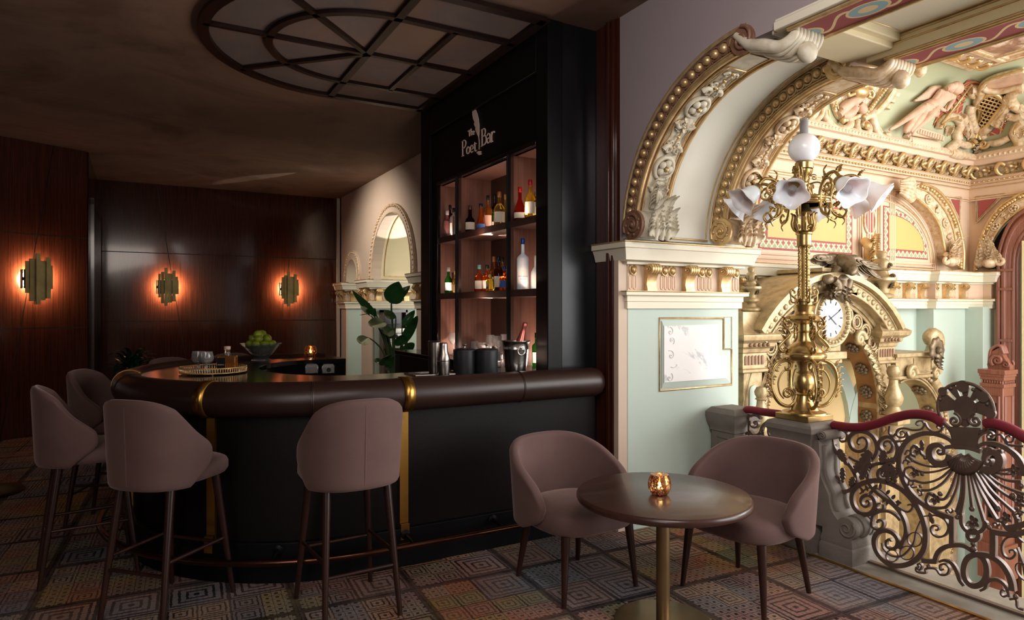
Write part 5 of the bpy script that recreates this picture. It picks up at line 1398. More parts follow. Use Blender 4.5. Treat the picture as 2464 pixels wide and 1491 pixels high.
for s in (1, -1):
    d = V(_c*0.35 - _s*0.9, -_s*0.35 - _c*0.9, 0).normalized()*s; t = V(-d.y, d.x, 0); c = d*0.095 + V(0,0,0.165)
    b = MB(); b.ball(c, 0.012, 10); b.tube([c + d*0.006 + t*(0.026*math.sin(q)) + V(0,0,-0.022+0.026*math.cos(q)) for q in [2*PI*k/20 for k in range(20)]], 0.004, 6, closed=True); b.build('ring_handle', M['steel'], ib_)
M['pink_foil'] = plain('pink metal foil', '#d8796e', 0.3, 0.7, 0.15, 30)
cb = thing('champagne_bottle', 'champagne bottle with pink foil neck leaning in the ice bucket', 'bottle', ip)
ax_ = V(_c*0.26 + _s*0.05, -_s*0.26 + _c*0.05, 1).normalized(); c0 = V(0,0,0.03) - V(_c,-_s,0)*0.012
M['green_glass'] = glassy('dark green glass', '#2a6a2a', 0.03, 1.4)
b = MB(); b.lathe([(0.0,0.0),(0.038,0.0),(0.040,0.01),(0.040,0.13),(0.034,0.165)], c0, 24, ax=ax_); b.build('body', M['green_glass'], cb)
b = MB(); b.lathe([(0.0345,0.163),(0.027,0.20),(0.018,0.25),(0.0165,0.275),(0.019,0.28),(0.019,0.30),(0.015,0.315),(0.0,0.318)], c0, 24, ax=ax_); b.build('foil', M['pink_foil'], cb)
# bottles
def liquid(c): return glassy('spirit ' + c, c, 0.04, 1.3, 0.86)
LQ = {k: liquid(v) for k, v in dict(pink='#e79a98', amber='#d98030', gold='#d9b050', dark='#3a120c', red='#b82414', green='#2f8f30', brown='#5a2a12', clear='#f4f4f2', orange='#d8581c', yellow='#e8c23c').items()}
CAPS = {k: plain('cap ' + k, v, 0.35, 0.2) for k, v in dict(black='#141414', brown='#4a2a1a', copper='#b87848', red='#b01c22', white='#e6e2dc', teal='#5a9a94', blue='#1c3f8f', gold='#c89a50', silver='#b9b6b2').items()}
PAPER = {k: plain('label ' + k, v, 0.6) for k, v in dict(cream='#e8dcc4', black='#18181a', white='#f0eeea', orange='#c8703c', blue='#3c62a8', grey='#b8b2aa', rose='#d8a894').items()}
def bottle(px, topy, X, zs, R, style, liq, cap, paper, lab, group, words=None, name='spirit_bottle'):
    p = onX(px, topy, X); H = p.z - zs
    r = thing(name, lab, 'bottle', (X, p.y, zs), 0, group)
    bh = {'tall': 0.60, 'round': 0.58, 'square': 0.66, 'cone': 0.42, 'decanter': 0.52}[style]*H; ch = min(0.045, 0.16*H); nr = min(0.0135, R*0.36)
    n = 4 if style == 'square' else 24
    if style == 'cone': prof = [(0.0,0),(R*0.96,0),(R,0.006),(R,bh*0.5),(R*0.62,bh*1.05),(nr*1.05,bh*1.5),(nr,H-ch)]
    elif style == 'round': prof = [(0.0,0),(R*0.9,0),(R,0.012),(R,bh*0.72),(R*0.93,bh*0.9),(R*0.6,bh*1.06),(nr,bh*1.16),(nr,H-ch)]
    elif style == 'decanter': prof = [(0.0,0),(R*0.8,0),(R*0.95,0.02),(R,bh*0.55),(R*0.85,bh*0.9),(nr*1.3,bh*1.12),(nr*1.2,H-ch)]
    else: prof = [(0.0,0),(R*0.95,0),(R,0.006),(R,bh),(R*0.86,bh*1.06),(nr*1.1,bh*1.16),(nr,bh*1.22),(nr,H-ch)]
    b = MB(); b.lathe([(rr*(1.2 if n == 4 and rr > nr*1.2 else 1), z) for rr, z in prof], (0,0,0), n)
    if n == 4: b.v = [(x*math.cos(PI/4)-y*math.sin(PI/4), x*math.sin(PI/4)+y*math.cos(PI/4), z) for x, y, z in b.v]
    b.build('body', LQ[liq] if liq in LQ else liq, r, ang=50, bevel=0.004 if n == 4 else 0)
    b = MB(); b.lathe([(nr*1.05,H-ch),(nr*1.14,H-ch+0.002),(nr*1.14,H-0.002),(nr*1.0,H),(0,H)], (0,0,0), 16); b.build('cap', CAPS[cap], r)
    if paper:
        b = MB(); z0, z1 = (bh*0.18, bh*0.70) if style != 'cone' else (bh*0.1, bh*0.5)
        d = math.atan2(-p.y, -X)
        if n == 4: b.box(-R*0.87, -R*0.6, z0, -R*0.855, R*0.6, z1)
        else: b.grid([[V((R+0.0008)*math.cos(d+a), (R+0.0008)*math.sin(d+a), z) for a in [-1.0+2.0*k/10 for k in range(11)]] for z in (z0, z1)])
        l = b.build('label', PAPER[paper], r)
        if words:
            for w_, z in words: lettering(w_, 0.012, ((R+0.002)*math.cos(d), (R+0.002)*math.sin(d), z0+(z1-z0)*z), (PI/2, 0, d+PI/2), CAPS['blue'], l)
    return r
S1, S2 = 2.156, 1.641
T1, T2 = 'bottles on the upper shelf', 'bottles on the middle shelf'
for a in [
 (1076,507,2.43,S1,0.040,'tall','pink','silver',None,'pink gin bottle standing in the upper bay farthest from the arch',T1),
 (1083,493,2.48,S1,0.032,'square','dark','black','black','black labelled square bottle behind the pink bottle',T1),
 (1092,500,2.46,S1,0.034,'square','clear','black','grey','clear square bottle with grey label beside the upper black upright',T1),
 (1131,494,2.46,S1,0.046,'decanter','dark','brown','cream','squat decanter of dark liqueur with brown stopper, upper middle bay',T1),
 (1147,486,2.58,S1,0.034,'tall','brown','white','black','dark bottle with white neck behind the squat decanter',T1),
 (1154,473,2.60,S1,0.036,'tall','gold','copper',None,'tall gold bottle with copper cap in the upper middle bay',T1),
 (1157,490,2.45,S1,0.040,'cone','orange','black','blue','orange cone shaped bottle with black cap and blue label',T1),
 (1174,470,2.52,S1,0.034,'tall','amber','black','rose','slim amber bottle with rose label and black cap',T1),
 (1184,503,2.58,S1,0.034,'round','green','black','white','green bottle with round white label in the upper middle bay',T1),
 (1190,467,2.63,S1,0.034,'tall','dark','black','white','dark bottle with white shoulder behind the olive bottle',T1),
 (1202,461,2.48,S1,0.048,'round','gold','copper','cream','olive gold bottle with wide copper cap and cream label',T1),
 (1217,468,2.55,S1,0.034,'tall','yellow','gold',None,'yellow bottle against the upper right upright, next to the olive one',T1),
 (1251,450,2.435,S1,0.050,'cone','red','red','cream','dark red cone bottle with red wax neck, upper bay nearest the arch',T1),
 (1276,432,2.45,S1,0.044,'round','yellow','red','cream','yellow bottle with bright red cap beside the dark red one',T1),
 (1290,462,2.50,S1,0.034,'tall','red','gold','white','red bottle at the edge of the upper bay nearest the arch',T1),
 (1079,643,2.435,S2,0.036,'round','green','silver','white','green gin bottle with silver cap on the middle shelf',T2),
 (1090,655,2.48,S2,0.028,'tall','brown','black','rose','small brown bottle with rose label behind the green gin bottle',T2),
 (1095,652,2.48,S2,0.024,'tall','gold','gold',None,'small gold bottle beside the middle shelf upright',T2),
 (1138,647,2.54,S2,0.034,'round','amber','black','cream','small amber bottle with black cap, first in the middle bay',T2),
 (1153,637,2.46,S2,0.042,'round','orange','teal','cream','round shouldered bourbon bottle with teal cap',T2),
 (1172,637,2.47,S2,0.044,'round','orange','black','grey','broad bourbon bottle with black cap and grey label',T2),
 (1179,660,2.42,S2,0.030,'square','yellow','gold','black','short yellow bottle with dark label in front of the bourbon',T2),
 (1188,617,2.62,S2,0.036,'tall','amber','copper','cream','amber bottle with copper cap at the back of the middle shelf',T2),
 (1199,616,2.50,S2,0.038,'tall','brown','black','cream','tall dark brown bottle with black neck and cream label',T2),
 (1208,618,2.63,S2,0.034,'tall','gold','black',None,'gold bottle at the back behind the blue labelled one',T2),
 (1214,640,2.46,S2,0.042,'round','orange','blue','blue','orange bottle with blue and red label beside the upright',T2),
]: bottle(*a)
bottle(1258,573,2.44,S2,0.046,'tall',M['frost'],'blue','white','tall frosted vodka bottle with blue cap on the middle shelf',T2,[('GREY GOOSE',0.42),('VODKA',0.25)])
bottle(1290,615,2.53,S2,0.040,'round',M['frost'],'white','white','frosted bottle with white label at the edge of the middle shelf',T2)
bottle(1291,800,2.55,1.071,0.034,'tall','green','black','white','green bottle on the worktop behind the ice bucket','bottles on the worktop')
bottle(1283,790,2.60,1.071,0.034,'tall','red','black','cream','red bottle on the worktop behind the champagne','bottles on the worktop')
# glasses on the lit worktop
M['thin_glass'] = glassy('thin glass', (1,1,1), 0.0, 1.22, 0.84)
def wine(R, H): return [(0,0),(R*0.85,0),(R*0.85,0.003),(0.008,0.010),(0.004,0.02),(0.004,H*0.45),(0.012,H*0.48),(R*0.8,H*0.60),(R,H*0.74),(R*0.82,H),(R*0.80,H),(R*0.97,H*0.74),(R*0.76,H*0.61),(0,H*0.5)]
def coupe(R, H): return [(0,0),(R*0.6,0),(R*0.6,0.003),(0.007,0.010),(0.005,H*0.3),(0.011,H*0.4),(0.005,H*0.5),(R*0.5,H*0.66),(R*0.9,H*0.8),(R,H),(R*0.98,H),(R*0.87,H*0.81),(0,H*0.62)]
def tumb(R, H): return [(0,0),(R*0.92,0),(R,H),(R*0.97,H),(R*0.88,0.012),(0,0.012)]
ZW = 1.0715; GG = 'glasses on the lit worktop'
for nm, px, X, R, H, f, lab in (
 ('wine_glass',1090,2.50,0.042,0.205,wine,'large balloon glass alone in the lit bay farthest from the arch'),
 ('highball_glass',1141,2.52,0.034,0.145,tumb,'plain tall tumbler at the start of the row of lit glasses'),
 ('coupe_glass',1157,2.54,0.046,0.135,coupe,'coupe glass next to the plain tall tumbler'),
 ('coupe_glass',1171,2.46,0.046,0.130,coupe,'coupe glass in front, between tumbler and wine glasses'),
 ('wine_glass',1180,2.62,0.044,0.20,wine,'wine glass behind the two coupes'),
 ('wine_glass',1196,2.58,0.044,0.20,wine,'wine glass beside the ribbed tall glass'),
 ('rocks_glass',1183,2.45,0.038,0.095,tumb,'low tumbler in front of the wine glasses'),
 ('rocks_glass',1198,2.47,0.038,0.085,tumb,'low cut tumbler between the low tumbler and the upright'),
 ('highball_glass',1207,2.54,0.034,0.17,tumb,'ribbed tall glass near the upright'),
 ('highball_glass',1215,2.62,0.036,0.215,tumb,'tallest straight glass, tight against the upright')):
    p = onX(px, 830, X); b = MB(); b.lathe(f(R, H), (0,0,0), 28); o = b.build(nm, M['thin_glass']); o.location = (X, p.y, ZW); tag(o, lab, 'glass', GG)

# ================================================================== WALL LIGHTS
M['led_amber'] = glow('amber lamp', (1.0, 0.36, 0.08), 18.0)
def make_sconce():
    r = empty('wall_sconce')
    for i, (u0, u1, z0, z1, d) in enumerate(((-0.1215,-0.084,-0.163,0.206,0.075),(-0.084,-0.035,-0.255,0.236,0.095),(-0.035,0.011,-0.295,0.298,0.13),(0.011,0.073,-0.246,0.215,0.10),(0.073,0.1215,-0.224,0.258,0.12),(0.1215,0.157,-0.11,0.166,0.075))):
        b = MB(); b.box(u0+0.001, -d-0.05, z0, u1-0.001, -0.105, z1); b.build('brass_plate', M['sconce_brass'], r, bevel=0.003)
    b = MB(); b.box(-0.13,-0.107,-0.11,0.165,-0.098,0.11); b.box(-0.15,-0.10,-0.11,-0.138,-0.06,0.11); b.box(-0.145,-0.105,-0.02,0.0,-0.096,0.02); b.box(-0.02,-0.10,-0.02,0.02,0.0,0.02); b.build('back_plate', M['bronze_dark'], r)
    b = MB(); b.tube([V(0.018+0.12*math.cos(2*PI*k/28), -0.088, 0.12*math.sin(2*PI*k/28)) for k in range(28)], 0.008, 6, closed=True); b.build('lamp_ring', M['led_amber'], r)
    return r
s0 = make_sconce()
for i, (p, nrm, lab) in enumerate(((onP(78, 672, LP, LN), LN, 'stepped brass wall sconce glowing amber on the panelled wall beside the dark door'),
                                   (onY(401, 691, BY-0.012), V(0,-1,0), 'stepped brass wall sconce glowing amber above the tray on the back wall'),
                                   (onY(692, 696, BY-0.012), V(0,-1,0), 'stepped brass wall sconce glowing amber on the back wall beside the arcade'))):
    o = s0 if i == 0 else copy_tree(s0)
    p = p + nrm*0.013; o.location = p; o.rotation_euler = (0, 0, math.atan2(nrm.y, nrm.x) + PI/2)
    tag(o, lab, 'wall lamp', 'brass wall sconces')
    sl = area('sconce_light', p + nrm*0.092, p, 0.24, 0.24, 92, (1.0, 0.76, 0.40)); sl.data.shape = 'DISK'

# ================================================================== PLANTS
p6 = lambda x, y, Y=7.7: onY(800+x/5.736, 640+y/5.736, Y)
def leafpx(mb, st, base, tip, hw, Y0=7.7, Y1=7.7, curl=0.25, root=(840,1560), dip=0.0, bend=0.1):
    a, t = p6(*base, Y0), p6(*tip, Y1); d = t - a; L = d.length
    nrm = V(-0.25, -1, 0.35); nrm = (nrm - d.normalized()*nrm.dot(d.normalized())).normalized()
    mb.leaf(a, d, nrm, L*1.02, hw*0.00105, curl, 0, 0.28, 8, 14, dip=dip)
    q = p6(*root, 7.75); m = (q + a)/2 + V(bend*(a.x-q.x)*-0.5, 0, 0.10)
    st.tube(cr([q, m, a, a + d*0.45]), [0.013, 0.010, 0.007, 0.003], 6)
def broadleaf(nm, lab, leaves, root, Y):
    r = thing(nm, lab, 'plant', (p6(*root, Y).x, Y, 0))
    st = MB()
    for L in leaves:
        b = MB(); leafpx(b, st, *L[:3], **dict(dict(root=root), **L[3])); o = b.build('leaf', M['leaf'], r, w=True, ang=60)
    st.build('stem', M['stem'], r, w=True)
    q = p6(*root, Y); b = MB(); b.lathe([(0.0,0),(0.17,0),(0.19,0.02),(0.22,0.45),(0.225,0.46),(0.205,0.46),(0.2,0.42),(0,0.42)], (q.x, Y+0.05, 0), 32); b.build('pot', M['pot'], r, w=True)
    st2 = MB(); st2.tube([V(q.x, Y+0.05, 0.42), q], [0.05, 0.03], 8); st2.build('trunk', M['stem'], r, w=True)
broadleaf('bird_of_paradise', 'tall broad-leaved green plant standing behind the bar before the pale arches', [
 ((810,510),(928,190),115,dict(Y1=7.5,curl=0.1)), ((820,470),(1045,320),60,dict(Y0=7.7,Y1=7.8)), ((610,690),(215,325),45,dict(Y1=7.5,curl=0.1)), ((535,690),(180,650),48,dict(Y1=7.4,curl=0.3,dip=-0.15)),
 ((720,770),(350,965),75,dict(Y1=7.35,dip=-0.1)), ((830,870),(580,1005),80,dict(Y1=7.4)), ((485,985),(290,1190),75,dict(Y1=7.4,dip=-0.05)), ((870,690),(625,660),55,dict(Y1=7.6)),
 ((748,1350),(715,1150),95,dict(Y1=7.5)), ((672,1290),(530,1385),45,dict(Y1=7.5)), ((790,1430),(640,1400),50,dict(Y1=7.5)), ((760,1400),(800,1230),45,dict(Y1=7.6)), ((560,650),(640,600),40,dict(Y1=7.6)),
 ((780,1000),(840,880),40,dict(Y1=7.8))], (845,1560), 7.7)
broadleaf('bird_of_paradise', 'broad-leaved green plant partly hidden by the edge of the back bar', [
 ((945,1090),(1230,620),55,dict(Y0=7.2,Y1=7.0)), ((965,830),(1140,620),48,dict(Y0=7.2,Y1=7.2)), ((945,1090),(905,900),75,dict(Y0=7.2,Y1=7.1)), ((1000,1160),(1170,1065),50,dict(Y0=7.2,Y1=7.1)), ((1060,840),(1200,760),50,dict(Y0=7.2,Y1=7.1)), ((960,1180),(1100,1090),40,dict(Y0=7.2,Y1=7.1))], (945,1560), 7.25)
fp = V(-0.14, 10.5, 0)
fn = thing('leafy_plant', 'dark bushy green plant in the corner between the panelled walls', 'plant', fp)
b = MB(); b.lathe([(0.0,0),(0.17,0),(0.22,0.62),(0.2,0.62),(0.19,0.58),(0,0.58)], fp, 28); b.build('pot', M['pot'], fn, w=True)
rg = random.Random(5)
b = MB()
for i in range(70):
    a = rg.uniform(0, 2*PI); e = rg.uniform(0.15, 1.35); d = V(math.cos(a)*math.cos(e), math.sin(a)*math.cos(e), math.sin(e))
    nr = V(-math.cos(a)*math.sin(e), -math.sin(a)*math.sin(e), math.cos(e))
    b.leaf(fp + V(0,0,0.6) + d*rg.uniform(0.05,0.22), d, -nr, rg.uniform(0.2,0.34), rg.uniform(0.022,0.038), 0.5, 0, 0.2, 4, 8)
b.build('foliage', M['leaf_dark'], fn, w=True, ang=70)['kind'] = 'stuff'
# ================================================================== STONE PEDESTALS, IRON RAILING, CANDELABRUM
ped = thing('stone_pedestal', 'grey carved stone pedestal with scrolled buttress carrying the brass candelabrum', 'pedestal', (3.69,2.77,0))
def mold_box(mb, x0, y0, x1, y1, prof):
    """stack of square mouldings: (overhang, z)"""
    rows = [[V(x0-o,y0-o,z), V(x1+o,y0-o,z), V(x1+o,y1+o,z), V(x0-o,y1+o,z)] for o, z in prof]
    mb.grid(rows, cu=True); n = len(mb.v); mb.f.append((n-4,n-3,n-2,n-1)); mb.mi.append(mb.cur)
X0, X1, Y0, Y1 = 3.575, 3.805, 2.645, 2.895
b = MB(); b.box(X0,Y0,0.2,X1,Y1,0.64); b.box(X0-0.006,Y0+0.03,0.25,X1+0.006,Y1-0.03,0.6); b.build('shaft', M['stone'], ped, w=True, bevel=0.006)
b = MB(); mold_box(b, X0, Y0, X1, Y1, [(0,0.60),(0.008,0.605),(0.008,0.625),(0.016,0.64),(0.022,0.665),(0.022,0.68),(0.03,0.70),(0.038,0.725),(0.045,0.735),(0.045,0.765),(0.035,0.78),(0.0,0.795)]); b.build('cap', M['stone'], ped, w=True, ang=30)
b = MB(); mold_box(b, X0, Y0, X1, Y1, [(0.035,0.0),(0.035,0.13),(0.03,0.14),(0.022,0.16),(0.012,0.175),(0.004,0.20),(0,0.21)]); b.build('base', M['stone'], ped, w=True, ang=30)
k6 = lambda x, y: (1880+x/2.757, 950+y/2.757)
XB = 3.59
def kb(x, y): return onX(*k6(x, y), XB)
dcn = kb(432, 888); dr_ = 0.066
prof = [kb(200,300), kb(248,300), kb(250,340), kb(255,430), kb(256,520), kb(285,600), kb(312,660), kb(318,715), kb(338,775), kb(372,828)]
prof = [prof[0]] + cr(prof[1:], 4)
b = MB(); b.prism(prof + [V(XB, dcn.y, dcn.z), V(XB, dcn.y, 0.18), V(XB, kb(200,0).y, 0.18)], (0.20,0,0)); b.build('buttress', M['stone'], ped, w=True, ang=30)
b = MB()
for x0, x1, r in ((XB-0.004,XB+0.035,dr_),(XB+0.035,XB+0.075,dr_*0.9),(XB+0.075,XB+0.125,dr_*1.04),(XB+0.125,XB+0.165,dr_*0.9),(XB+0.165,XB+0.205,dr_)): b.lathe([(r*0.96,0),(r,0.006),(r,x1-x0-0.006),(r*0.96,x1-x0)], (x0, dcn.y, dcn.z), 28, ax=(1,0,0))
b.tube(spiral(V(XB-0.006, dcn.y, dcn.z), dr_*0.9, 0.012, 2.4, 1.7, V(0,1,0), V(0,0,1)), [0.008,0.005], 6); b.build('volute', M['stone'], ped, w=True)
b = MB(); vt = kb(270, 272)
b.lathe([(0.028,0),(0.03,0.006),(0.03,0.19),(0.028,0.2)], V(XB, vt.y, vt.z), 20, ax=(1,0,0)); b.tube(spiral(V(XB-0.003, vt.y, vt.z), 0.026, 0.006, 0, 1.5, V(0,1,0), V(0,0,1)), 0.005, 6)
for i, x in enumerate((XB+0.045, XB+0.155)): b.tube([p + V(x-XB, -0.002, 0) for p in cr([kb(250,340), kb(256,520), kb(285,600), kb(312,660), kb(318,715), kb(338,775)], 4)], 0.016, 7)
b.build('moulding', M['stone'], ped, w=True)
b = MB(); yb0, yb1 = 2.36, 2.56
mold_box(b, XB+0.0, yb0+0.02, XB+0.20, yb1, [(0.018,0.0),(0.018,0.085),(0.010,0.10),(0.012,0.12),(0.005,0.15),(0.005,0.212)]); b.build('buttress_base', M['stone'], ped, w=True, ang=30)
p2_ = thing('stone_post', 'low grey stone post against the pale green pilaster', 'pedestal', (3.69,3.36,0))
X0, X1, Y0, Y1 = 3.60, 3.81, 3.26, 3.47
b = MB(); b.box(X0,Y0,0.0,X1,Y1,0.66); b.tube([V(X0-0.001,Y0+0.05,0.2), V(X0-0.001,Y1-0.05,0.2), V(X0-0.001,Y1-0.05,0.58), V(X0-0.001,Y0+0.05,0.58)], 0.008, 5, closed=True); b.build('shaft', M['stone'], p2_, w=True, bevel=0.005)
b = MB(); mold_box(b, X0, Y0, X1, Y1, [(0,0.62),(0.008,0.625),(0.008,0.65),(0.022,0.68),(0.03,0.72),(0.03,0.755),(0.02,0.77),(0.0,0.79)]); b.build('cap', M['stone'], p2_, w=True, ang=30)

RPX = 3.735
rp = lambda x, y: onX(2000+x/2.918, 980+y/2.918, RPX)
NR = V(1,0,0)
rail = thing('iron_railing', 'openwork brown iron railing panel with shell fan and crimson velvet handrail, right of the pedestal', 'railing', (RPX,1.87,0))
rail['label'] = 'openwork brown iron railing panel with shell fan under two crimson velvet handrails'
vary = random.Random(3)
def B_(mb, pts, w, t=0.026, k=4, closed=False):
    t += vary.uniform(-0.004, 0.004); mb.bar(cr([rp(*p) for p in pts], k, closed), w, t, NR, closed)
U = 0.00086           # metres per survey unit on this plane
b = MB()
B_(b, [(865,258),(845,232),(800,205),(720,182),(640,184),(560,217),(508,275),(482,350),(484,425),(503,495),(532,553),(570,607),(622,657),(682,700),(742,735),(800,757),(868,780)], [0.018,0.024,0.026,0.026,0.026,0.022])
B_(b, [(852,778),(853,870),(852,965)], 0.024, k=2); B_(b, [(1040,275),(1065,258),(1115,250),(1190,265),(1268,310),(1320,362),(1350,425),(1362,480)], [0.016,0.022,0.026,0.026])
B_(b, [(1140,858),(1142,950),(1140,1045)], 0.026, k=2); B_(b, [(1130,868),(1200,882),(1280,888),(1354,875),(1420,850)], 0.026)
B_(b, [(640,1072),(690,1078),(740,1080)], 0.024, k=2); B_(b, [(730,1085),(742,1040),(765,1003),(805,978),(860,966),(930,968),(990,1000),(1015,1025)], 0.022)
B_(b, [(1010,1030),(1060,1030),(1120,1042),(1190,1085),(1240,1150),(1268,1220),(1278,1285)], 0.026)
B_(b, [(1010,1032),(960,1060),(935,1130),(945,1200),(985,1245),(1035,1248),(1080,1215),(1098,1150),(1085,1080),(1050,1040)], 0.026, closed=True)
b.build_each('main_bar', M['iron'], rail, w=True, ang=30)
b = MB()
B_(b, [(250,663),(262,652),(274,664),(268,686),(245,696),(222,680),(214,650),(232,622),(268,614),(300,636),(314,680),(300,725),(262,748),(212,742),(170,705),(150,648),(160,588),(205,542),(270,518),(335,512),(415,530),(498,573),(568,640),(625,728),(658,825),(668,915),(652,1000),(598,1068),(520,1105),(432,1106),(362,1062),(318,1000),(306,930),(332,878),(388,862),(442,886),(472,932),(462,978),(425,992),(395,972),(392,940),(414,922),(430,938)],
   [0.010,0.012,0.018,0.024,0.026,0.026,0.028,0.028,0.026,0.026,0.026,0.022,0.014,0.010])
B_(b, [(318,395),(282,420),(264,465),(270,520),(300,570),(360,622),(430,672),(485,730),(520,795),(532,870),(515,930),(480,985)], 0.019)
B_(b, [(290,800),(300,755),(345,730),(410,728),(462,758),(490,790)], 0.015); B_(b, [(290,800),(298,838),(335,855),(368,835),(372,800),(345,786),(328,806)], [0.015,0.010])
B_(b, [(375,680),(370,710),(345,718),(325,700),(335,675),(358,670)], [0.012,0.008])
B_(b, [(80,208),(68,222),(82,240),(108,232),(120,205),(108,172),(75,155),(38,165),(16,205),(22,265),(52,318),(105,370),(150,425),(178,480),(174,535),(138,578),(88,588),(38,566),(14,525),(28,488),(60,490),(70,518),(48,532)], [0.009,0.012,0.018,0.022,0.022,0.018,0.011])
B_(b, [(208,262),(190,248),(200,218),(232,210),(258,238),(250,285),(205,308),(158,292),(134,245),(142,198),(190,168),(255,175),(308,218),(328,285),(308,345),(250,385),(180,375),(130,345)], [0.009,0.012,0.018,0.022,0.024,0.02,0.014])
B_(b, [(395,272),(378,262),(388,238),(418,240),(436,272),(415,312),(370,310),(342,270),(352,228),(395,205),(440,222),(470,275),(462,345),(415,382),(350,392),(318,395)], [0.009,0.012,0.018,0.02,0.018])
B_(b, [(372,455),(360,462),(366,480),(392,476),(402,450),(385,428),(352,432),(334,465),(350,500),(395,512),(440,495),(468,460),(472,400)], [0.008,0.010,0.016,0.018,0.014])
b.build_each('scroll', M['iron'], rail, w=True, ang=30)
b = MB(); th = 0.018
B_(b, [(498,188),(488,178),(500,166),(524,180),(516,205),(480,208),(462,180),(478,152),(525,146),(580,158),(635,152),(658,122),(642,96),(612,96),(600,116),(618,128)], [0.006,0.008,0.011,0.011,0.008,0.006], th)
B_(b, [(462,180),(438,200),(412,180),(415,130)], 0.010, th); B_(b, [(535,170),(542,205),(515,232),(465,236),(425,215)], 0.010, th)
B_(b, [(660,105),(682,145),(722,172),(768,165),(785,140),(768,120),(745,132),(755,148)], [0.010,0.010,0.006], th); B_(b, [(790,112),(828,148),(852,195),(862,250)], 0.010, th)
B_(b, [(1040,290),(1028,240),(1052,195),(1110,170),(1140,190),(1130,215),(1105,215),(1100,195),(1118,190)], [0.012,0.010,0.006], th); B_(b, [(1145,195),(1190,190),(1215,220),(1250,262),(1354,272)], 0.010, th); B_(b, [(1262,210),(1250,196),(1230,212),(1242,240),(1275,238),(1284,205),(1260,180),(1225,185)], [0.006,0.010], th)
B_(b, [(660,762),(735,756),(800,785),(828,840),(808,890),(762,908),(720,890),(704,850),(725,826),(758,838),(752,860),(735,856)], [0.006,0.010,0.010,0.006], th)
B_(b, [(1354,945),(1300,908),(1235,915),(1202,970),(1215,1035),(1262,1060),(1296,1030),(1285,1000),(1258,1002),(1260,1020)], [0.006,0.010,0.010,0.006], th)
B_(b, [(630,795),(600,870),(580,955),(505,1038),(425,1038),(372,990),(360,950)], [0.006,0.010,0.008], th)
for cx, cy, r in ((590,925,50),(535,1020,48),(430,1040,42)): B_(b, [(cx+r*math.cos(2*PI*k/20), cy+r*math.sin(2*PI*k/20)) for k in range(20)], 0.0055, 0.012, 1, True)
B_(b, [(205,605),(258,566),(330,568),(392,612),(440,662),(485,705),(540,732),(574,705),(565,680),(540,684)], [0.008,0.008,0.009,0.011,0.008], th)
B_(b, [(625,1120),(612,1100),(630,1095),(640,1115),(625,1138),(604,1120),(606,1150),(665,1160),(668,1130),(735,1130),(770,1170),(815,1170),(832,1130),(805,1098),(770,1105),(772,1138),(800,1132)], [0.008,0.010,0.010,0.008], th)
B_(b, [(760,1082),(800,1072),(850,1092),(885,1150),(905,1210),(935,1250)], [0.010,0.022,0.016], th); B_(b, [(1050,1285),(1085,1265),(1105,1220),(1160,1205),(1215,1235),(1245,1290),(1255,1330)], [0.010,0.018,0.010], th)
B_(b, [(1225,1290),(1208,1275),(1195,1300),(1215,1325),(1250,1310),(1246,1275)], [0.006,0.010], th); B_(b, [(1255,1345),(1300,1345),(1310,1400),(1354,1420)], 0.010, th)
B_(b, [(820,740),(808,724),(826,718),(840,738),(858,724),(850,708)], 0.008, th); B_(b, [(1150,830),(1140,815),(1160,808),(1174,828),(1190,815)], 0.008, th)
for q in (((522,330),(540,300),(562,310),(556,335),(540,340),(530,360),(560,385)), ((508,395),(520,370),(545,378),(540,400)), ((548,545),(552,515),(580,518),(578,540),(565,545),(575,560),(612,556)), ((618,600),(610,575),(636,590),(640,612),(618,618))): B_(b, q, 0.008, th)
b.build_each('scroll', M['iron'], rail, w=True, ang=30)
b = MB()
for base, d, L, w in (((70,290),(30,60),120,34),((60,330),(60,50),90,22),((95,420),(0,60),110,26),((290,300),(-40,70),150,46),((240,385),(-50,50),110,40),((270,400),(-30,70),120,38),((300,385),(-60,20),110,34),((372,382),(20,-60),90,34),((400,380),(50,-10),80,30),((400,390),(10,60),120,34),((440,400),(20,90),120,30),((430,385),(-60,60),100,30),((180,485),(-20,40),80,26),((655,225),(5,70),70,16),((735,810),(-20,-60),70,18)):
    p0, p1 = rp(*base), rp(base[0]+d[0], base[1]+d[1]); b.flatleaf(p0 - NR*(0.010 + vary.uniform(0, 0.014)), (p1-p0), -NR, L*U, w*U*0.85, 4 if w > 24 else 2)
for x, y, dx, dy in ((232,600,-18,-40),(262,588,-12,-42),(300,580,-30,30),(345,572,10,-36),(390,606,30,-26),(428,640,26,-22),(455,662,40,4),(405,640,-8,40),(385,625,-14,40),(300,566,34,-22),(470,690,10,-36)):
    p0, p1 = rp(x, y), rp(x+dx, y+dy); b.leaf(p0 - NR*0.006, p1-p0, -NR, 52*U, 11*U, 0.2)
b.build_each('acanthus_leaf', M['iron'], rail, w=True)
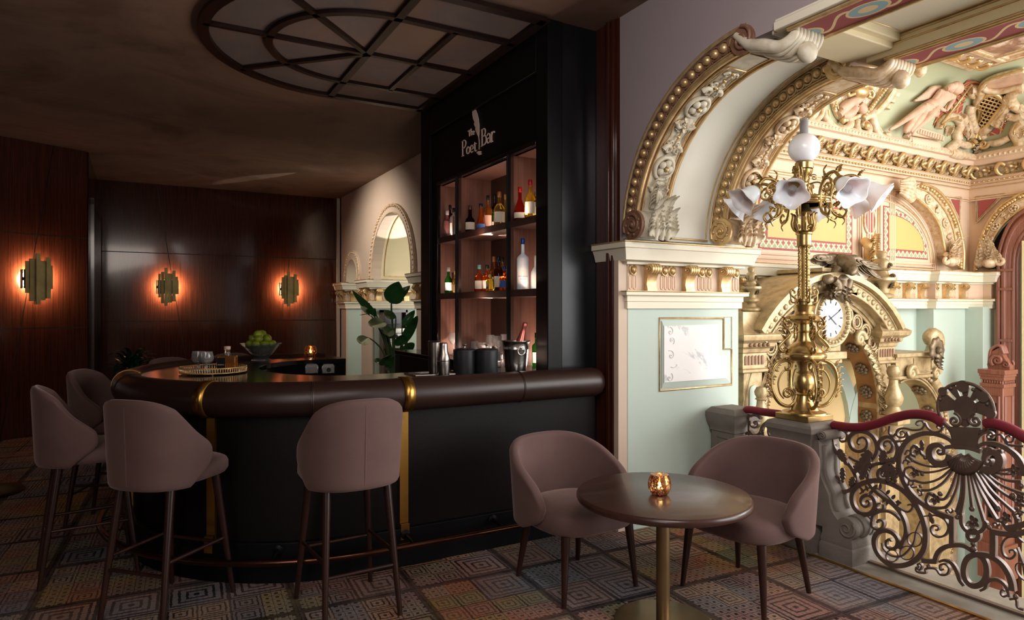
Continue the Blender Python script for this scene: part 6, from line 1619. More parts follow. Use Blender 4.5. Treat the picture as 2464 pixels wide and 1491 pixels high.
# shell fan
b = MB()
b.prism([rp(*p) for p in ((832,132),(1056,142),(1042,180),(1030,268),(1042,300),(870,290),(868,262),(856,190))], (-0.012,0,0)); b.build('neck', M['iron'], rail, w=True, flat=True)
b = MB(); b.bar(cr([rp(*p) for p in ((812,278),(870,272),(940,275),(1010,292),(1055,308))]), 0.02, 0.034, NR); 
B_(b, [(840,330),(828,372),(790,395),(740,388),(705,352),(698,302),(722,268),(765,262),(798,285),(798,318),(772,326),(757,308),(768,294)], [0.03,0.036,0.034,0.024,0.014,0.010], 0.034)
B_(b, [(1042,390),(1075,432),(1130,440),(1175,415),(1192,370),(1178,330),(1140,312),(1100,325),(1082,358),(1098,395),(1125,392),(1128,370),(1112,364)], [0.03,0.036,0.034,0.024,0.014,0.010], 0.034)
B_(b, [(1085,350),(1075,305),(1110,285),(1165,318),(1195,320),(1195,298),(1170,300)], [0.008,0.012,0.010,0.006], 0.024)
b.build('collar_volute', M['iron'], rail, w=True, ang=30)
sh = MB(); C0 = rp(950, 345); rows = []
for j in range(7):
    v = j/6; row = []
    for i in range(25):
        a = math.radians(196 + 148*i/24); R = 22 + 105*v; x = 948 + R*math.cos(a)*1.05 + 6*v; y = 345 - R*math.sin(a)*0.98 - 30*(1-v)
        q = rp(x, y); row.append(q - NR*(0.012 + 0.03*math.sin(PI*v)*(0.75 + 0.25*abs(math.cos(i*PI/2)))))
    rows.append(row)
sh.grid(rows); sh.build('shell', M['iron'], rail, w=True, solid=0.01)
FAN = [((850,388),(760,382),(655,340),(590,262)),((842,400),(720,415),(610,388),(545,345)),((848,412),(740,448),(640,452),(560,415)),((856,422),(760,500),(660,528),(590,512)),((866,430),(790,526),(708,575),(640,580)),
       ((888,442),(850,560),(790,645),(690,600)),((905,448),(885,560),(842,660),(800,705)),((926,455),(915,620),(885,735)),((940,460),(938,610),(915,738)),((962,462),(978,590),(992,705)),((980,462),(1015,600),(1075,800)),
       ((995,458),(1060,610),(1165,790)),((1010,455),(1085,590),(1175,705)),((1030,450),(1130,590),(1285,735)),((1045,446),(1185,580),(1360,690)),((1060,440),(1200,545),(1360,610)),((1072,432),(1220,505),(1340,520)),((1082,424),(1200,465),(1345,455)),((1085,415),(1190,440),(1330,420))]
for f in FAN:
    b = MB(); B_(b, f, [0.009,0.011,0.015], 0.02, 6); b.build('fan_rib', M['iron'], rail, w=True, ang=30)
b = MB()
B_(b, [(690,600),(672,650),(700,695),(760,705),(802,700)], 0.014, 0.02); B_(b, [(885,740),(915,748),(920,815),(955,865),(1010,880),(1065,860),(1090,815),(1078,800)], 0.018, 0.022); B_(b, [(1165,790),(1205,800),(1245,855),(1300,845),(1310,800),(1285,740)], 0.016, 0.02)
B_(b, [(590,262),(566,290),(570,330),(600,345)], 0.012, 0.02); B_(b, [(560,415),(525,430),(520,470),(560,510),(590,512)], 0.012, 0.02)
B_(b, [(1003+38*math.cos(2*PI*k/18), 895+38*math.sin(2*PI*k/18)) for k in range(18)], 0.02, 0.024, 1, True)
b.build_each('fan_loop', M['iron'], rail, w=True, ang=30)
b = MB()
for x, y, r in ((665,352,13),(645,465,15),(770,605,16),(632,552,12),(575,370,12),(890,770,14),(993,710,17),(1113,840,14),(1178,710,17),(1280,620,18),(1340,550,16),(1330,740,14),(1003,955,16),(1003,990,18),(690,1115,15),(1300,1325,15)): b.ball(rp(x, y) - NR*0.006, r*U, 10)
b.build_each('bead', M['iron'], rail, w=True)
for x, y, s in ((612,300,30),(592,455,34),(735,640,36),(1000,800,42),(1230,770,36),(1290,440,36),(1330,640,30)):
    b = MB()
    for k in range(5):
        a = math.radians(-150 + 60*k); p0, p1 = rp(x, y), rp(x+10*math.cos(a), y-10*math.sin(a)); b.leaf(p0 - NR*0.008, p1-p0, -NR, s*1.15*U, s*0.36*U, 0.3, 0, 0.2, 4, 8)
    b.ball(rp(x, y) - NR*0.014, s*0.22*U, 8)
    b.build('palmette', M['iron'], rail, w=True, solid=0.004)
# crown above the shell
kc = lambda x, y: onX(1750+x/2.867, 780+y/2.867, RPX)
cc = kc(1640, 580); R = 0.134; b = MB()
b.tube([cc + V(0, R*math.cos(2*PI*k/40), R*math.sin(2*PI*k/40)) for k in range(40)], 0.009, 8, closed=True)
for x, y, r in ((1490,462,26),(1628,428,36),(1768,500,32),(1815,612,30)):
    q = kc(x, y); b.lathe([(r*U*1.02,-0.008),(r*U*1.02,0.008)], q, 20, ax=NR)
for x, y in ((1543,440),(1697,450),(1795,548),(1468,516)): b.ball(kc(x, y), 0.011, 8)
b.build('crown_ring', M['iron'], rail, w=True)
b = MB()
for k in range(5):
    a0, a1 = 168 - 32.5*k - 3, 168 - 32.5*(k+1) + 9
    if k == 0: a0 = 196
    if k == 4: a1 = -16
    A = [math.radians(a0 + (a1-a0)*i/6) for i in range(7)]
    b.prism([cc + V(0, -0.126*math.cos(a), 0.126*math.sin(a)) for a in A] + [cc + V(0, -0.055*math.cos(a), 0.055*math.sin(a)) for a in A[::-1]], (0.010+0.001*k,0,0))
A = [2*PI*i/24 for i in range(24)]; b.prism([cc + V(0, 0.056*math.cos(a), 0.004+0.062*math.sin(a)) - NR*0.004 for a in A], (0.018,0,0))
b.prism([kc(*p) for p in ((1590,585),(1598,660),(1612,698),(1640,710),(1668,698),(1680,660),(1688,585))], (0.014,0,0)); b.build('crown_shell', M['iron'], rail, w=True, flat=True)
b = MB()
for s in (-1, 1): b.tube(spiral(kc(1640 + s*72, 665), 0.042, 0.007, PI/2, -1.6*s, V(0,1,0), V(0,0,1)), [0.010,0.006], 7)
b.build('crown_scroll', M['iron'], rail, w=True)
b = MB(); b.box(RPX-0.016, 1.0, 0.006, RPX+0.016, 2.40, 0.018); b.build('base_bar', M['iron'], rail, w=True)
def vel(pts, f, pr, r, par):
    P = cr([f(*p) for p in pts], 6); n = len(P); rr = [r*min(1, 0.55+0.3*i, 0.55+0.3*(n-1-i)) for i in range(n)]
    b = MB(); b.tube(P, rr, 16, up=(1,0,0), fu=1.25, fv=1.0); b.build('velvet_handrail', M['velvet_red'], par, w=True)
    b = MB(); b.bar([p - V(0,0,r*0.9) for p in P], 0.008, 0.03, NR); b.build('handrail_bar', M['iron'], par, w=True)
vel([(2,120),(60,128),(140,138),(230,135),(330,112),(430,76),(540,50),(630,46),(715,64),(770,98),(795,112)], rp, 0, 0.0255, rail)
vel([(1075,118),(1115,110),(1165,116),(1250,146),(1354,204),(1440,262),(1540,318),(1660,356)], rp, 0, 0.0255, rail)
# the panel is symmetrical: mirror the outer scrolls to its far half
YM = rp(950, 345).y
for ch in list(rail.children):
    ys = [v.co.y for v in ch.data.vertices]
    if ch.name.split('.')[0] in ('scroll', 'main_bar', 'acanthus_leaf', 'bead') and min(ys) > YM + 0.21:
        m = MB(); m.v = [(v.co.x, 2*YM - v.co.y, v.co.z) for v in ch.data.vertices]; m.f = [tuple(p.vertices)[::-1] for p in ch.data.polygons]; m.mi = [0]*len(m.f)
        m.build(ch.name.split('.')[0], M['iron'], rail, w=True, ang=30)
b = MB(); P = [rp(*p) for p in [(560,217),(508,275),(482,350),(484,425),(503,495),(532,553),(570,607),(622,657),(682,700)]]
b.bar(cr([V(p.x, 2*YM - p.y, p.z) for p in P], 4), 0.026, 0.026, NR); b.build('main_bar', M['iron'], rail, w=True, ang=30)
r2 = thing('iron_railing', 'short scrolled iron railing with crimson handrail between the stone post and the pedestal', 'railing', (RPX-0.03,3.08,0))
kd = lambda x, y: onX(1750+x/2.867, 780+y/2.867, RPX-0.03)
vel([(118,586),(180,590),(250,602),(330,612),(375,618)], kd, 0, 0.025, r2)
b = MB()
for pts, w in (([(235,650),(205,628),(160,632),(115,670),(98,720),(112,768),(150,785),(162,760),(145,745),(132,758)], [0.014,0.018,0.020,0.012]), ([(200,690),(188,675),(208,668),(218,690),(200,712),(170,700),(165,665)], [0.008,0.012]), ([(160,735),(190,765),(230,750),(250,700),(290,668),(340,655)], [0.014,0.02,0.016]), ([(340,790),(300,770),(288,730),(310,700),(345,705),(350,730),(330,738)], [0.016,0.010]), ([(112,768),(130,830),(190,900),(260,960)], 0.018), ([(240,760),(270,830),(260,900),(200,960)], 0.016)):
    b.bar(cr([kd(*p) for p in pts], 4), w, 0.026, NR)
b.build_each('scroll', M['iron'], r2, w=True, ang=30)
b = MB(); b.leaf(kd(245,720) - NR*0.014, kd(262,790)-kd(245,720), -NR, 0.09, 0.026, 0.3, 3); b.build('acanthus_leaf', M['iron'], r2, w=True, solid=0.004)
b = MB(); b.box(RPX-0.046, 2.93, 0.006, RPX-0.014, 3.25, 0.02)
for y in (2.96, 3.22): b.box(RPX-0.038, y-0.008, 0.0, RPX-0.022, y+0.008, 0.76)
b.build('base_bar', M['iron'], r2, w=True)

# brass candelabrum
KX, KY = 3.69, 2.77
ky = lambda y: 1.5 - (y-742)/375.6
cd = thing('candelabrum', 'tall polished brass candelabrum with opal glass flower shades and a white globe', 'floor lamp', (KX,KY,0.795))
O = V(KX,KY,0)
b = MB(); b.box(KX-0.122,KY-0.122,0.795,KX+0.122,KY+0.122,0.832); b.build('base_plate', M['brass'], cd, w=True, bevel=0.004)
b = MB(); b.lathe([(0.135,0.832),(0.13,0.842),(0.09,0.856),(0.06,0.90),(0.046,0.945),(0.05,0.955),(0.042,0.965),(0.055,0.985),(0.066,1.02),(0.06,1.06),(0.042,1.085),(0.048,1.095),(0.04,1.105),(0.046,1.14),(0.06,1.17),(0.10,1.18)], O, 36)
b.build('lower_stem', M['brass'], cd, w=True, ang=30)
b = MB(); b.lathe([(0.08,1.165),(0.118,1.172),(0.132,1.19),(0.132,1.205),(0.118,1.222),(0.09,1.232)], O, 60, flute=lambda a, z: 1 + 0.025*math.copysign(abs(math.cos(8*a))**0.5, math.cos(8*a))); b.build('gadroon_ring', M['brass'], cd, w=True)
b = MB(); b.lathe([(0.112,1.225),(0.10,1.25),(0.07,1.275),(0.045,1.29),(0.036,1.31),(0.036,1.345),(0.042,1.35),(0.034,1.36),(0.034,1.40),(0.07,1.41),(0.094,1.425),(0.098,1.435),(0.085,1.455),(0.06,1.465),(0.055,1.48),(0.062,1.50),(0.066,1.515),(0.05,1.525),(0.05,1.54),(0.058,1.545),(0.058,1.56),(0.03,1.565)], O, 36); b.build('vase', M['brass'], cd, w=True, ang=30)
b = MB()
b.lathe([(0.014,1.56),(0.014,1.90)], O, 16)
for k in range(4):
    a = math.radians(45+90*k+29); c = O + V(0.032*math.cos(a), 0.032*math.sin(a), 0)
    P = [c + V(0,0,z) for z in (1.57,1.92)]; b.tube(P, 0.009, 10)
    for s in range(2): b.tube([c + V(0.009*math.cos(i*0.9+s*PI), 0.009*math.sin(i*0.9+s*PI), 1.57+0.0055*i) for i in range(64)], 0.0035, 5)
b.build('twisted_rods', M['brass'], cd, w=True)
b = MB(); b.lathe([(0.052,1.895),(0.055,1.90),(0.044,1.905),(0.044,1.97),(0.05,1.975),(0.052,1.985),(0.03,1.99),(0.018,2.0),(0.018,2.09),(0.035,2.10),(0.05,2.115),(0.034,2.14),(0.03,2.165),(0.05,2.175),(0.05,2.185),(0.02,2.195),(0.011,2.21),(0.011,2.305),(0.02,2.31),(0.024,2.335),(0.036,2.36),(0.044,2.375),(0.044,2.388),(0.055,2.394),(0.055,2.43),(0.04,2.45)], O, 32); b.build('upper_stem', M['brass'], cd, w=True, ang=30)
b = MB()
for z in (2.165, 2.195): b.tube([O + V(0.15*math.cos(2*PI*k/48), 0.15*math.sin(2*PI*k/48), z) for k in range(48)], 0.012, 8, closed=True)
b.lathe([(0.148,2.165),(0.152,2.165),(0.152,2.195),(0.148,2.195),(0.148,2.165)], O, 48)
for k in range(4):
    a = PI/4 + PI/2*k; b.tube([O + V(0.02*math.cos(a),0.02*math.sin(a),2.18), O + V(0.15*math.cos(a),0.15*math.sin(a),2.18)], 0.007, 6)
b.build('ring', M['brass'], cd, w=True)
b = MB(); b.ball(O + V(0,0,ky(357)), 0.096, 32); b.build('globe', M['shade_glass'], cd, w=True)
b = MB(); b.lathe([(0.026,2.61),(0.026,2.715),(0.024,2.715),(0.024,2.61)], O, 20); b.build('chimney', glassy('smoked glass chimney', '#cfcfd4', 0.1, 1.15, 0.6), cd, w=True)
for k in range(4):                                     # foot scrolls
    a = math.radians(-29.2 + 90*k) ; d = V(math.cos(a), math.sin(a), 0); A = lambda r, z: O + d*r + V(0,0,z)
    b = MB()
    b.tube(cr([A(0.06,0.90), A(0.10,0.875), A(0.16,0.90), A(0.205,0.98), A(0.21,1.07), A(0.18,1.14), A(0.12,1.17), A(0.085,1.15), A(0.09,1.115), A(0.115,1.11), A(0.12,1.13)], 6), [0.010,0.012,0.012,0.013,0.012,0.010,0.007], 8)
    b.tube(spiral(A(0.105,0.955), 0.05, 0.010, -2.2, -1.5, d, V(0,0,1), 16), [0.008,0.010], 7)
    b.tube(cr([A(0.105,1.115), A(0.14,1.09), A(0.165,1.03), A(0.155,0.96), A(0.13,0.925)], 5), 0.006, 6); b.build('foot_scroll', M['brass'], cd, w=True)
    b = MB()
    for i in range(6): z = 0.93+0.04*i; b.leaf(A(0.2+0.012*math.sin(PI*i/5),z), V(0,0,1)+d*0.2, d, 0.06, 0.02, 0.5, 3, nu=4, nv=6)
    b.build('foot_leaf', M['gold'], cd, w=True, solid=0.003)
    b = MB(); A2 = A
    b.tube(cr([A(0.09,1.45), A(0.12,1.43), A(0.13,1.39), A(0.10,1.36), A(0.09,1.33), A(0.13,1.29), A(0.16,1.25), A(0.14,1.225), A(0.115,1.235), A(0.12,1.26)], 6), [0.008,0.010,0.010,0.010,0.008], 8)
    b.tube(spiral(A(0.105,1.395), 0.03, 0.007, 0, 1.4, d, V(0,0,1), 12), 0.007, 6)
    for i in range(5): b.leaf(A(0.115,1.30+0.03*i), V(0,0,1)+d*0.3, d, 0.05, 0.02, 0.5, 3, nu=4, nv=6)
    b.tube(cr([A(0.05,1.56), A(0.085,1.59), A(0.08,1.62), A(0.06,1.61), A(0.062,1.595)], 5), [0.006,0.008,0.006], 7); b.tube(cr([A(0.085,1.585), A(0.08,1.545), A(0.055,1.535)], 4), 0.006, 6)
    b.build('vase_handle', M['brass'], cd, w=True)
b = MB()
for k in range(8):
    a = PI/4*k; d = V(math.cos(a), math.sin(a), 0); A = lambda r, z: O + d*r + V(0,0,z)
    b.tube(cr([A(0.022,1.99), A(0.055,2.0), A(0.072,2.04), A(0.066,2.085), A(0.07,2.105), A(0.08,2.11)], 5), [0.007,0.009,0.008,0.004], 7); b.tube(spiral(A(0.045,2.02), 0.022, 0.006, -1.5, 1.3, d, V(0,0,1), 10), 0.005, 6)
b.build('leaf_cage', M['brass'], cd, w=True)
b = MB()
for k in range(4):
    a = PI/2*k + 0.4; d = V(math.cos(a), math.sin(a), 0); A = lambda r, z: O + d*r + V(0,0,z)
    b.tube(cr([A(0.012,2.24), A(0.03,2.29), A(0.02,2.33), A(0.045,2.36), A(0.055,2.395), A(0.035,2.405), A(0.03,2.385)], 5), 0.005, 6); b.tube(spiral(A(0.06,2.33), 0.025, 0.005, 2.5, -1.4, d, V(0,0,1), 10), 0.004, 5); b.tube(cr([A(0.02,2.29), A(0.08,2.30), A(0.12,2.27), A(0.15,2.20)], 5), 0.005, 6)
    b.tube(spiral(A(0.125,2.25), 0.03, 0.006, 0.5, 1.5, d, V(0,0,1), 10), 0.004, 5)
b.build('stem_scrolls', M['brass'], cd, w=True)
first = None
for k in range(8):
    arm = MB(); d = V(1,0,0); A = lambda r, z: V(r,0,z)
    if first is None:
        arm.tube(cr([A(0.15,2.18), A(0.165,2.25), A(0.215,2.31), A(0.28,2.32), A(0.325,2.28), A(0.335,2.245)], 6), [0.010,0.011,0.010,0.012], 8)
        arm.tube(cr([A(0.15,2.18), A(0.17,2.10), A(0.22,2.07), A(0.245,2.10), A(0.225,2.13), A(0.205,2.115)], 6), [0.010,0.009,0.006], 8)
        arm.tube(spiral(A(0.225,2.245), 0.055, 0.012, 2.2, -1.5, d, V(0,0,1), 14), [0.008,0.006], 7); arm.tube(cr([A(0.2,2.31), A(0.19,2.35), A(0.215,2.375)], 4), [0.008,0.004], 6)
        arm.tube(cr([A(0.20,2.09), A(0.235,2.05), A(0.22,2.02)], 4), [0.008,0.003], 6)
        for q in (2.14, 2.21, 2.29): arm.leaf(A(0.175,q), V(0.8,0.2,0.6), V(0,-1,0.2), 0.06, 0.02, 0.4, 3, nu=4, nv=6)
        arm.leaf(A(0.30,2.31), V(0.4,0,0.9), V(1,0,-0.3), 0.07, 0.025, 0.5, 3, nu=4, nv=6)
        first = e = arm.build('lamp_arm', M['brass'], cd)
        ax = V(0.80,0,-0.60).normalized(); c0 = A(0.335,2.25)
        s = MB(); s.lathe([(0.012,-0.03),(0.034,-0.02),(0.037,0.0),(0.034,0.012)], c0, 20, ax=ax); s.build('shade_holder', M['brass'], e)
        s = MB(); s.lathe([(0.031,0.0),(0.05,0.03),(0.056,0.06),(0.06,0.085),(0.078,0.115),(0.098,0.135),(0.094,0.136),(0.076,0.118),(0.056,0.088),(0.052,0.06),(0.046,0.032),(0.028,0.004)], c0, 40, ax=ax, flute=lambda a, z: 1 + (0.10*math.cos(5*a)*max(0, z-0.06)/0.07 if z > 0.06 else 0)); s.build('opal_shade', M['shade_glass'], e)
        s = MB(); s.ball(c0 + ax*0.075, 0.024, 14, (1,1,1.3), ax=ax); s.build('bulb', M['thin_glass'], e)
    else: e = copy_tree(first, cd)
    e.location = (KX, KY, 0); e.rotation_euler = (0, 0, math.radians(-113 + 6 + 45*k)); e.matrix_parent_inverse = _world(cd).inverted()
# ================================================================== GILT PORTAL WITH CLOCK
PYY = 4.0
PCX, PCZ = 5.62, 0.515
AG, OB = M['antique_gold'], M['old_bronze']
por = thing('gilded_portal', 'gilded arched portal with roundels behind the candelabrum', 'portal', (PCX,PYY,-3.4))
pt = lambda a, R, y=PYY: V(PCX + R*math.cos(math.radians(a)), y, PCZ + R*math.sin(math.radians(a)))
def pann(mb, r0, r1, a0, a1, y0, y1, n=36):
    A = [a0 + (a1-a0)*k/n for k in range(n+1)]; mb.prism([pt(a, r1, y0) for a in A] + [pt(a, r0, y0) for a in A[::-1]], (0, y1-y0, 0))
b = MB(); pann(b, 0.86, 1.10, -6, 186, PYY+0.03, PYY+0.21); b.build('arch_body', AG, por, w=True, ang=30)
b = MB(); rows = []
for y in (PYY+0.02, PYY+0.22): rows.append([V(PCX+0.856,y,-3.4), V(PCX+0.856,y,0.3)] + [pt(-6 + 192*k/40, 0.856, y) for k in range(41)] + [V(PCX-0.856,y,0.3), V(PCX-0.856,y,-3.4)])
b.grid(rows); b.build('soffit', gold('brown gilt soffit', '#9a7044', 0.5, '#6a4420', 0.5, 6, 0.3), por, w=True)
b = MB()
for R, r, y in ((0.865,0.018,PYY+0.01),(0.89,0.012,PYY),(0.905,0.008,PYY+0.005),(1.075,0.014,PYY),(1.095,0.01,PYY+0.005)): b.tube([pt(-4 + 188*k/60, R, y) for k in range(61)], r, 7)
for k in range(70): b.ball(pt(-2+184*k/69, 0.878, PYY-0.004), 0.012, 6)
b.build('arch_moulding', AG, por, w=True)
b = MB(); pann(b, 1.10, 1.14, 36, 144, PYY-0.02, PYY+0.45); pann(b, 1.14, 1.27, 37, 143, PYY-0.10, PYY+0.45); pann(b, 1.27, 1.32, 37.5, 142.5, PYY-0.16, PYY+0.45); b.build('pediment_arch', AG, por, w=True, ang=30)
b = MB()
for k in range(26): b.ball(pt(40+100*k/25, 1.205, PYY-0.10), 0.03, 8, (1,0.6,1))
for R in (1.15, 1.26): b.tube([pt(38+104*k/40, R, PYY-0.105) for k in range(41)], 0.01, 6)
b.build('pediment_ornament', AG, por, w=True)
for i in range(7):
    for s in (0, 1):
        a = 31 + 9.6*i; a = a if s == 0 else 180-a
        c = pt(a, 0.985, PYY)
        b = MB(); b.tube([c + V(0.07*math.cos(q), -0.004, 0.07*math.sin(q)) for q in [2*PI*k/22 for k in range(22)]], 0.013, 7, closed=True); b.tube([c + V(0.045*math.cos(q), 0, 0.045*math.sin(q)) for q in [2*PI*k/18 for k in range(18)]], 0.010, 6, closed=True)
        for k in range(14): q = 2*PI*k/14; b.ball(c + V(0.058*math.cos(q), -0.012, 0.058*math.sin(q)), 0.008, 6)
        rr = b.build('roundel', AG, por, w=True)
        b = MB(); b.lathe([(0.04,0),(0.038,0.012),(0,0.006)], c + V(0,0.028,0), 16, ax=(0,-1,0)); b.build('roundel_eye', M['bronze_gilt'], rr, w=True)
for s in (0, 1):
    b = MB(); c = pt(99 if s else 81, 0.985, PYY-0.01) + V(0.12 if not s else -0.12, 0, 0); b.tube(spiral(c, 0.075, 0.012, 0, 1.7*(1 if s else -1), V(1,0,0), V(0,0,1), 14), [0.018,0.010], 7); b.build('arch_scroll', AG, por, w=True)
rs = MB()
def rosette(mb, c, nr, t, u, R):
    for k in range(8):
        q = 2*PI*k/8; mb.ball(c + t*(R*0.62*math.cos(q)) + u*(R*0.62*math.sin(q)) + nr*0.012, R*0.36, 8, (1,1,0.7), ax=nr)
    for k in range(5):
        q = 2*PI*k/5; mb.ball(c + t*(R*0.28*math.cos(q)) + u*(R*0.28*math.sin(q)) + nr*0.03, R*0.26, 8, (1,1,0.8), ax=nr)
for a in (-8, 9, 26, 44, 62, 118, 140):
    er_ = V(-math.cos(math.radians(a)), 0, -math.sin(math.radians(a))); b = MB(); rosette(b, pt(a, 0.85, PYY+0.12), er_, V(0,1,0), V(0,1,0).cross(er_), 0.075); b.build('rosette', OB, por, w=True)
for s in (0, 1):                                        # carved consoles climbing the arch
    b = MB(); A0 = 46 if s == 0 else 134
    for k in range(6):
        a = A0 - (1 if s == 0 else -1)*8*k; c = pt(a, 0.86, PYY-0.02)
        b.leaf(c, V(math.sin(math.radians(a)), 0, -math.cos(math.radians(a)))*(1 if s == 0 else -1), V(0,-1,0), 0.15, 0.05, 0.4, 3)
    c = pt(A0+(8 if s == 0 else -8), 0.85, PYY-0.03); b.tube(spiral(c, 0.085, 0.014, 0, 1.6, V(1,0,0), V(0,0,1), 14), [0.03,0.016], 8)
    c = pt(12 if s == 0 else 168, 0.875, PYY-0.02); b.tube(spiral(c, 0.06, 0.012, 0, 1.6, V(1,0,0), V(0,0,1), 14), [0.024,0.012], 8)
    for k in range(3): b.ball(pt((3 - 4*k) if s == 0 else 177+4*k, 0.89, PYY-0.01), 0.045-0.006*k, 8, (0.8,0.6,1))
    b.build('climbing_leaf', AG, por, w=True, solid=0.006)
for s, x0, x1 in ((0, 6.44, 6.72), (1, 4.50, 4.80)):
    b = MB(); b.box(x0+0.035, PYY, -3.4, x1-0.03, PYY+0.22, 0.95); b.build('pillar', AG, por, w=True, bevel=0.008)
    b = MB(); cx = (x0+x1)/2; b.prism([V(cx+0.05*math.cos(PI*k/8), PYY+0.001, 0.78+0.05*math.sin(PI*k/8)) for k in range(9)] + [V(cx-0.05,PYY+0.001,0.1), V(cx+0.05,PYY+0.001,0.1)], (0,-0.012,0)); b.build('pillar_panel', M['mint'] if s else AG, por, w=True)
    b = MB()
    mold_box(b, x0, PYY-0.02, x1, PYY+0.44, [(0,0.94),(0.02,0.95),(0.02,0.97),(0.0,0.98),(0.0,1.11),(0.015,1.12),(0.02,1.15),(0.05,1.17),(0.055,1.20),(0.10,1.23),(0.11,1.26),(0.11,1.275),(0.06,1.31),(0.03,1.36),(0.02,1.40),(0.02,1.47),(0,1.475)]); b.build('capital', AG, por, w=True, ang=30)
    b = MB()
    for k in range(6): x = x0 + 0.035 + 0.042*k; b.prism([V(x+0.012*math.cos(PI*q/5), PYY-0.021, 1.08+0.012*math.sin(PI*q/5)) for q in range(6)] + [V(x-0.012,PYY-0.021,1.01), V(x+0.012,PYY-0.021,1.01)], (0,-0.006,0))
    for k in range(5): b.ball(V(x0+0.03+0.055*k, PYY-0.075, 1.185), 0.018, 6)
    b.build('flute', M['bronze_gilt'], por, w=True)
b = MB(); b.box(5.42, PYY-0.02, 1.09, 5.84, PYY+0.4, 1.24); b.build_each('keystone', AG, por, w=True, bevel=0.006); b = MB(); b.box(5.38,PYY-0.06,1.02,5.88,PYY+0.4,1.09); b.box(5.44,PYY-0.05,0.98,5.82,PYY+0.4,1.02); b.box(5.46,PYY-0.10,1.62,5.98,PYY+0.42,1.66)
b.box(5.50,PYY-0.06,1.66,5.95,PYY+0.4,1.84); b.box(5.47,PYY-0.09,1.84,5.98,PYY+0.42,1.88); b.build_each('keystone', AG, por, w=True, bevel=0.006)
# lower right wing with small arch
b = MB(); b.box(6.74,PYY-0.02,0.80,7.42,PYY+0.42,1.0); b.box(6.70,PYY-0.06,1.0,7.46,PYY+0.44,1.035); b.box(6.72,PYY-0.04,0.77,7.44,PYY+0.42,0.80); b.tube([V(7.05,PYY-0.024,0.83), V(7.38,PYY-0.024,0.83), V(7.38,PYY-0.024,0.97), V(7.05,PYY-0.024,0.97)], 0.01, 5, closed=True); b.build('wing_entablature', AG, por, w=True, bevel=0.005)
wc = V(7.05, PYY, 0.12)
wp = lambda a, R, y: V(wc.x + R*math.cos(math.radians(a)), y, wc.z + R*1.05*math.sin(math.radians(a)))
b = MB(); A = [-12 + 120*k/30 for k in range(31)]; b.prism([wp(a, 0.74, PYY+0.02) for a in A] + [wp(a, 0.60, PYY+0.02) for a in A[::-1]], (0,0.20,0)); b.build('wing_arch', AG, por, w=True, ang=30)
b = MB()
for R in (0.61, 0.64, 0.73): b.tube([wp(a, R, PYY+0.01) for a in A], 0.012, 6)
for k in range(20): b.ball(wp(-2+75*k/19, 0.685, PYY+0.01), 0.026, 8)
b.build('wing_moulding', AG, por, w=True)
for a in (-8, 22, 52):
    er_ = V(-math.cos(math.radians(a)), 0, -math.sin(math.radians(a))); b = MB(); rosette(b, wp(a, 0.592, PYY+0.12), er_, V(0,1,0), V(0,1,0).cross(er_), 0.085); b.build('rosette', OB, por, w=True)
b = MB(); b.box(7.40,PYY,-3.4,7.80,PYY+0.42,0.12); b.box(6.52,PYY-0.05,-3.4,6.75,PYY+0.4,0.25)
b.build('wing_pillar', AG, por, w=True, bevel=0.006)
b = MB(); b.tube(cr([V(7.42,PYY+0.1,0.86), V(7.55,PYY+0.1,0.92), V(7.66,PYY+0.1,1.02), V(7.70,PYY+0.1,1.14), V(7.64,PYY+0.1,1.21), V(7.56,PYY+0.1,1.18), V(7.58,PYY+0.1,1.12)]), [0.07,0.09,0.09,0.085,0.07,0.05], 10); b.tube(cr([V(7.45,PYY,0.74), V(7.56,PYY,0.62), V(7.68,PYY,0.55), V(7.74,PYY,0.46), V(7.68,PYY,0.40), V(7.62,PYY,0.45)]), [0.05,0.06,0.06,0.05,0.03], 9)
b.build_each('wing_scroll', AG, por, w=True); b = MB(); b.tube(spiral(V(7.44,PYY-0.04,0.80), 0.07, 0.012, 0, 1.6, V(1,0,0), V(0,0,1)), [0.026,0.014], 8); b.tube(spiral(V(6.95,PYY-0.06,0.83), 0.085, 0.014, 0, 1.6, V(1,0,0), V(0,0,1)), [0.034,0.016], 8); b.build_each('wing_scroll', AG, por, w=True)
b = MB(); sc0 = V(7.30, PYY-0.06, 1.06)
rows = []
for j in range(6):
    v = j/5; rows.append([sc0 + V(0.135*v*math.cos(q)*(1+0.07*math.cos(9*q)*v), -0.03-0.05*math.sin(PI*v*0.8), 0.135*v*math.sin(q)*(1+0.07*math.cos(9*q)*v)) for q in [math.radians(-50+280*k/40) for k in range(41)]])
b.grid(rows); b.leaf(sc0 + V(-0.02,-0.06,-0.02), V(0.0,0,-1), V(0,-1,0), 0.2, 0.08, 0.3, 3); b.ball(sc0 + V(0,-0.08,0), 0.035, 8); b.build('scallop_shell', OB, por, w=True, solid=0.01)
def finial(nm, lab, c, H, prof, mat, cat='finial'):
    r = thing(nm, lab, cat, c); k = H
    b = MB(); b.lathe([(rr*k, z*k) for rr, z in prof], (0,0,0), 28); b.build('body', mat, r, ang=40); return r
URN = [(0.20,0),(0.22,0.02),(0.21,0.06),(0.12,0.10),(0.09,0.17),(0.11,0.20),(0.17,0.22),(0.18,0.27),(0.11,0.30),(0.12,0.36),(0.16,0.46),(0.22,0.50),(0.22,0.545),(0.14,0.57),(0.10,0.62),(0.09,0.66),(0.13,0.68),(0.10,0.71),(0.12,0.78),(0.10,0.84),(0.06,0.87),(0.075,0.91),(0.085,0.95),(0.06,0.99),(0,1.0)]
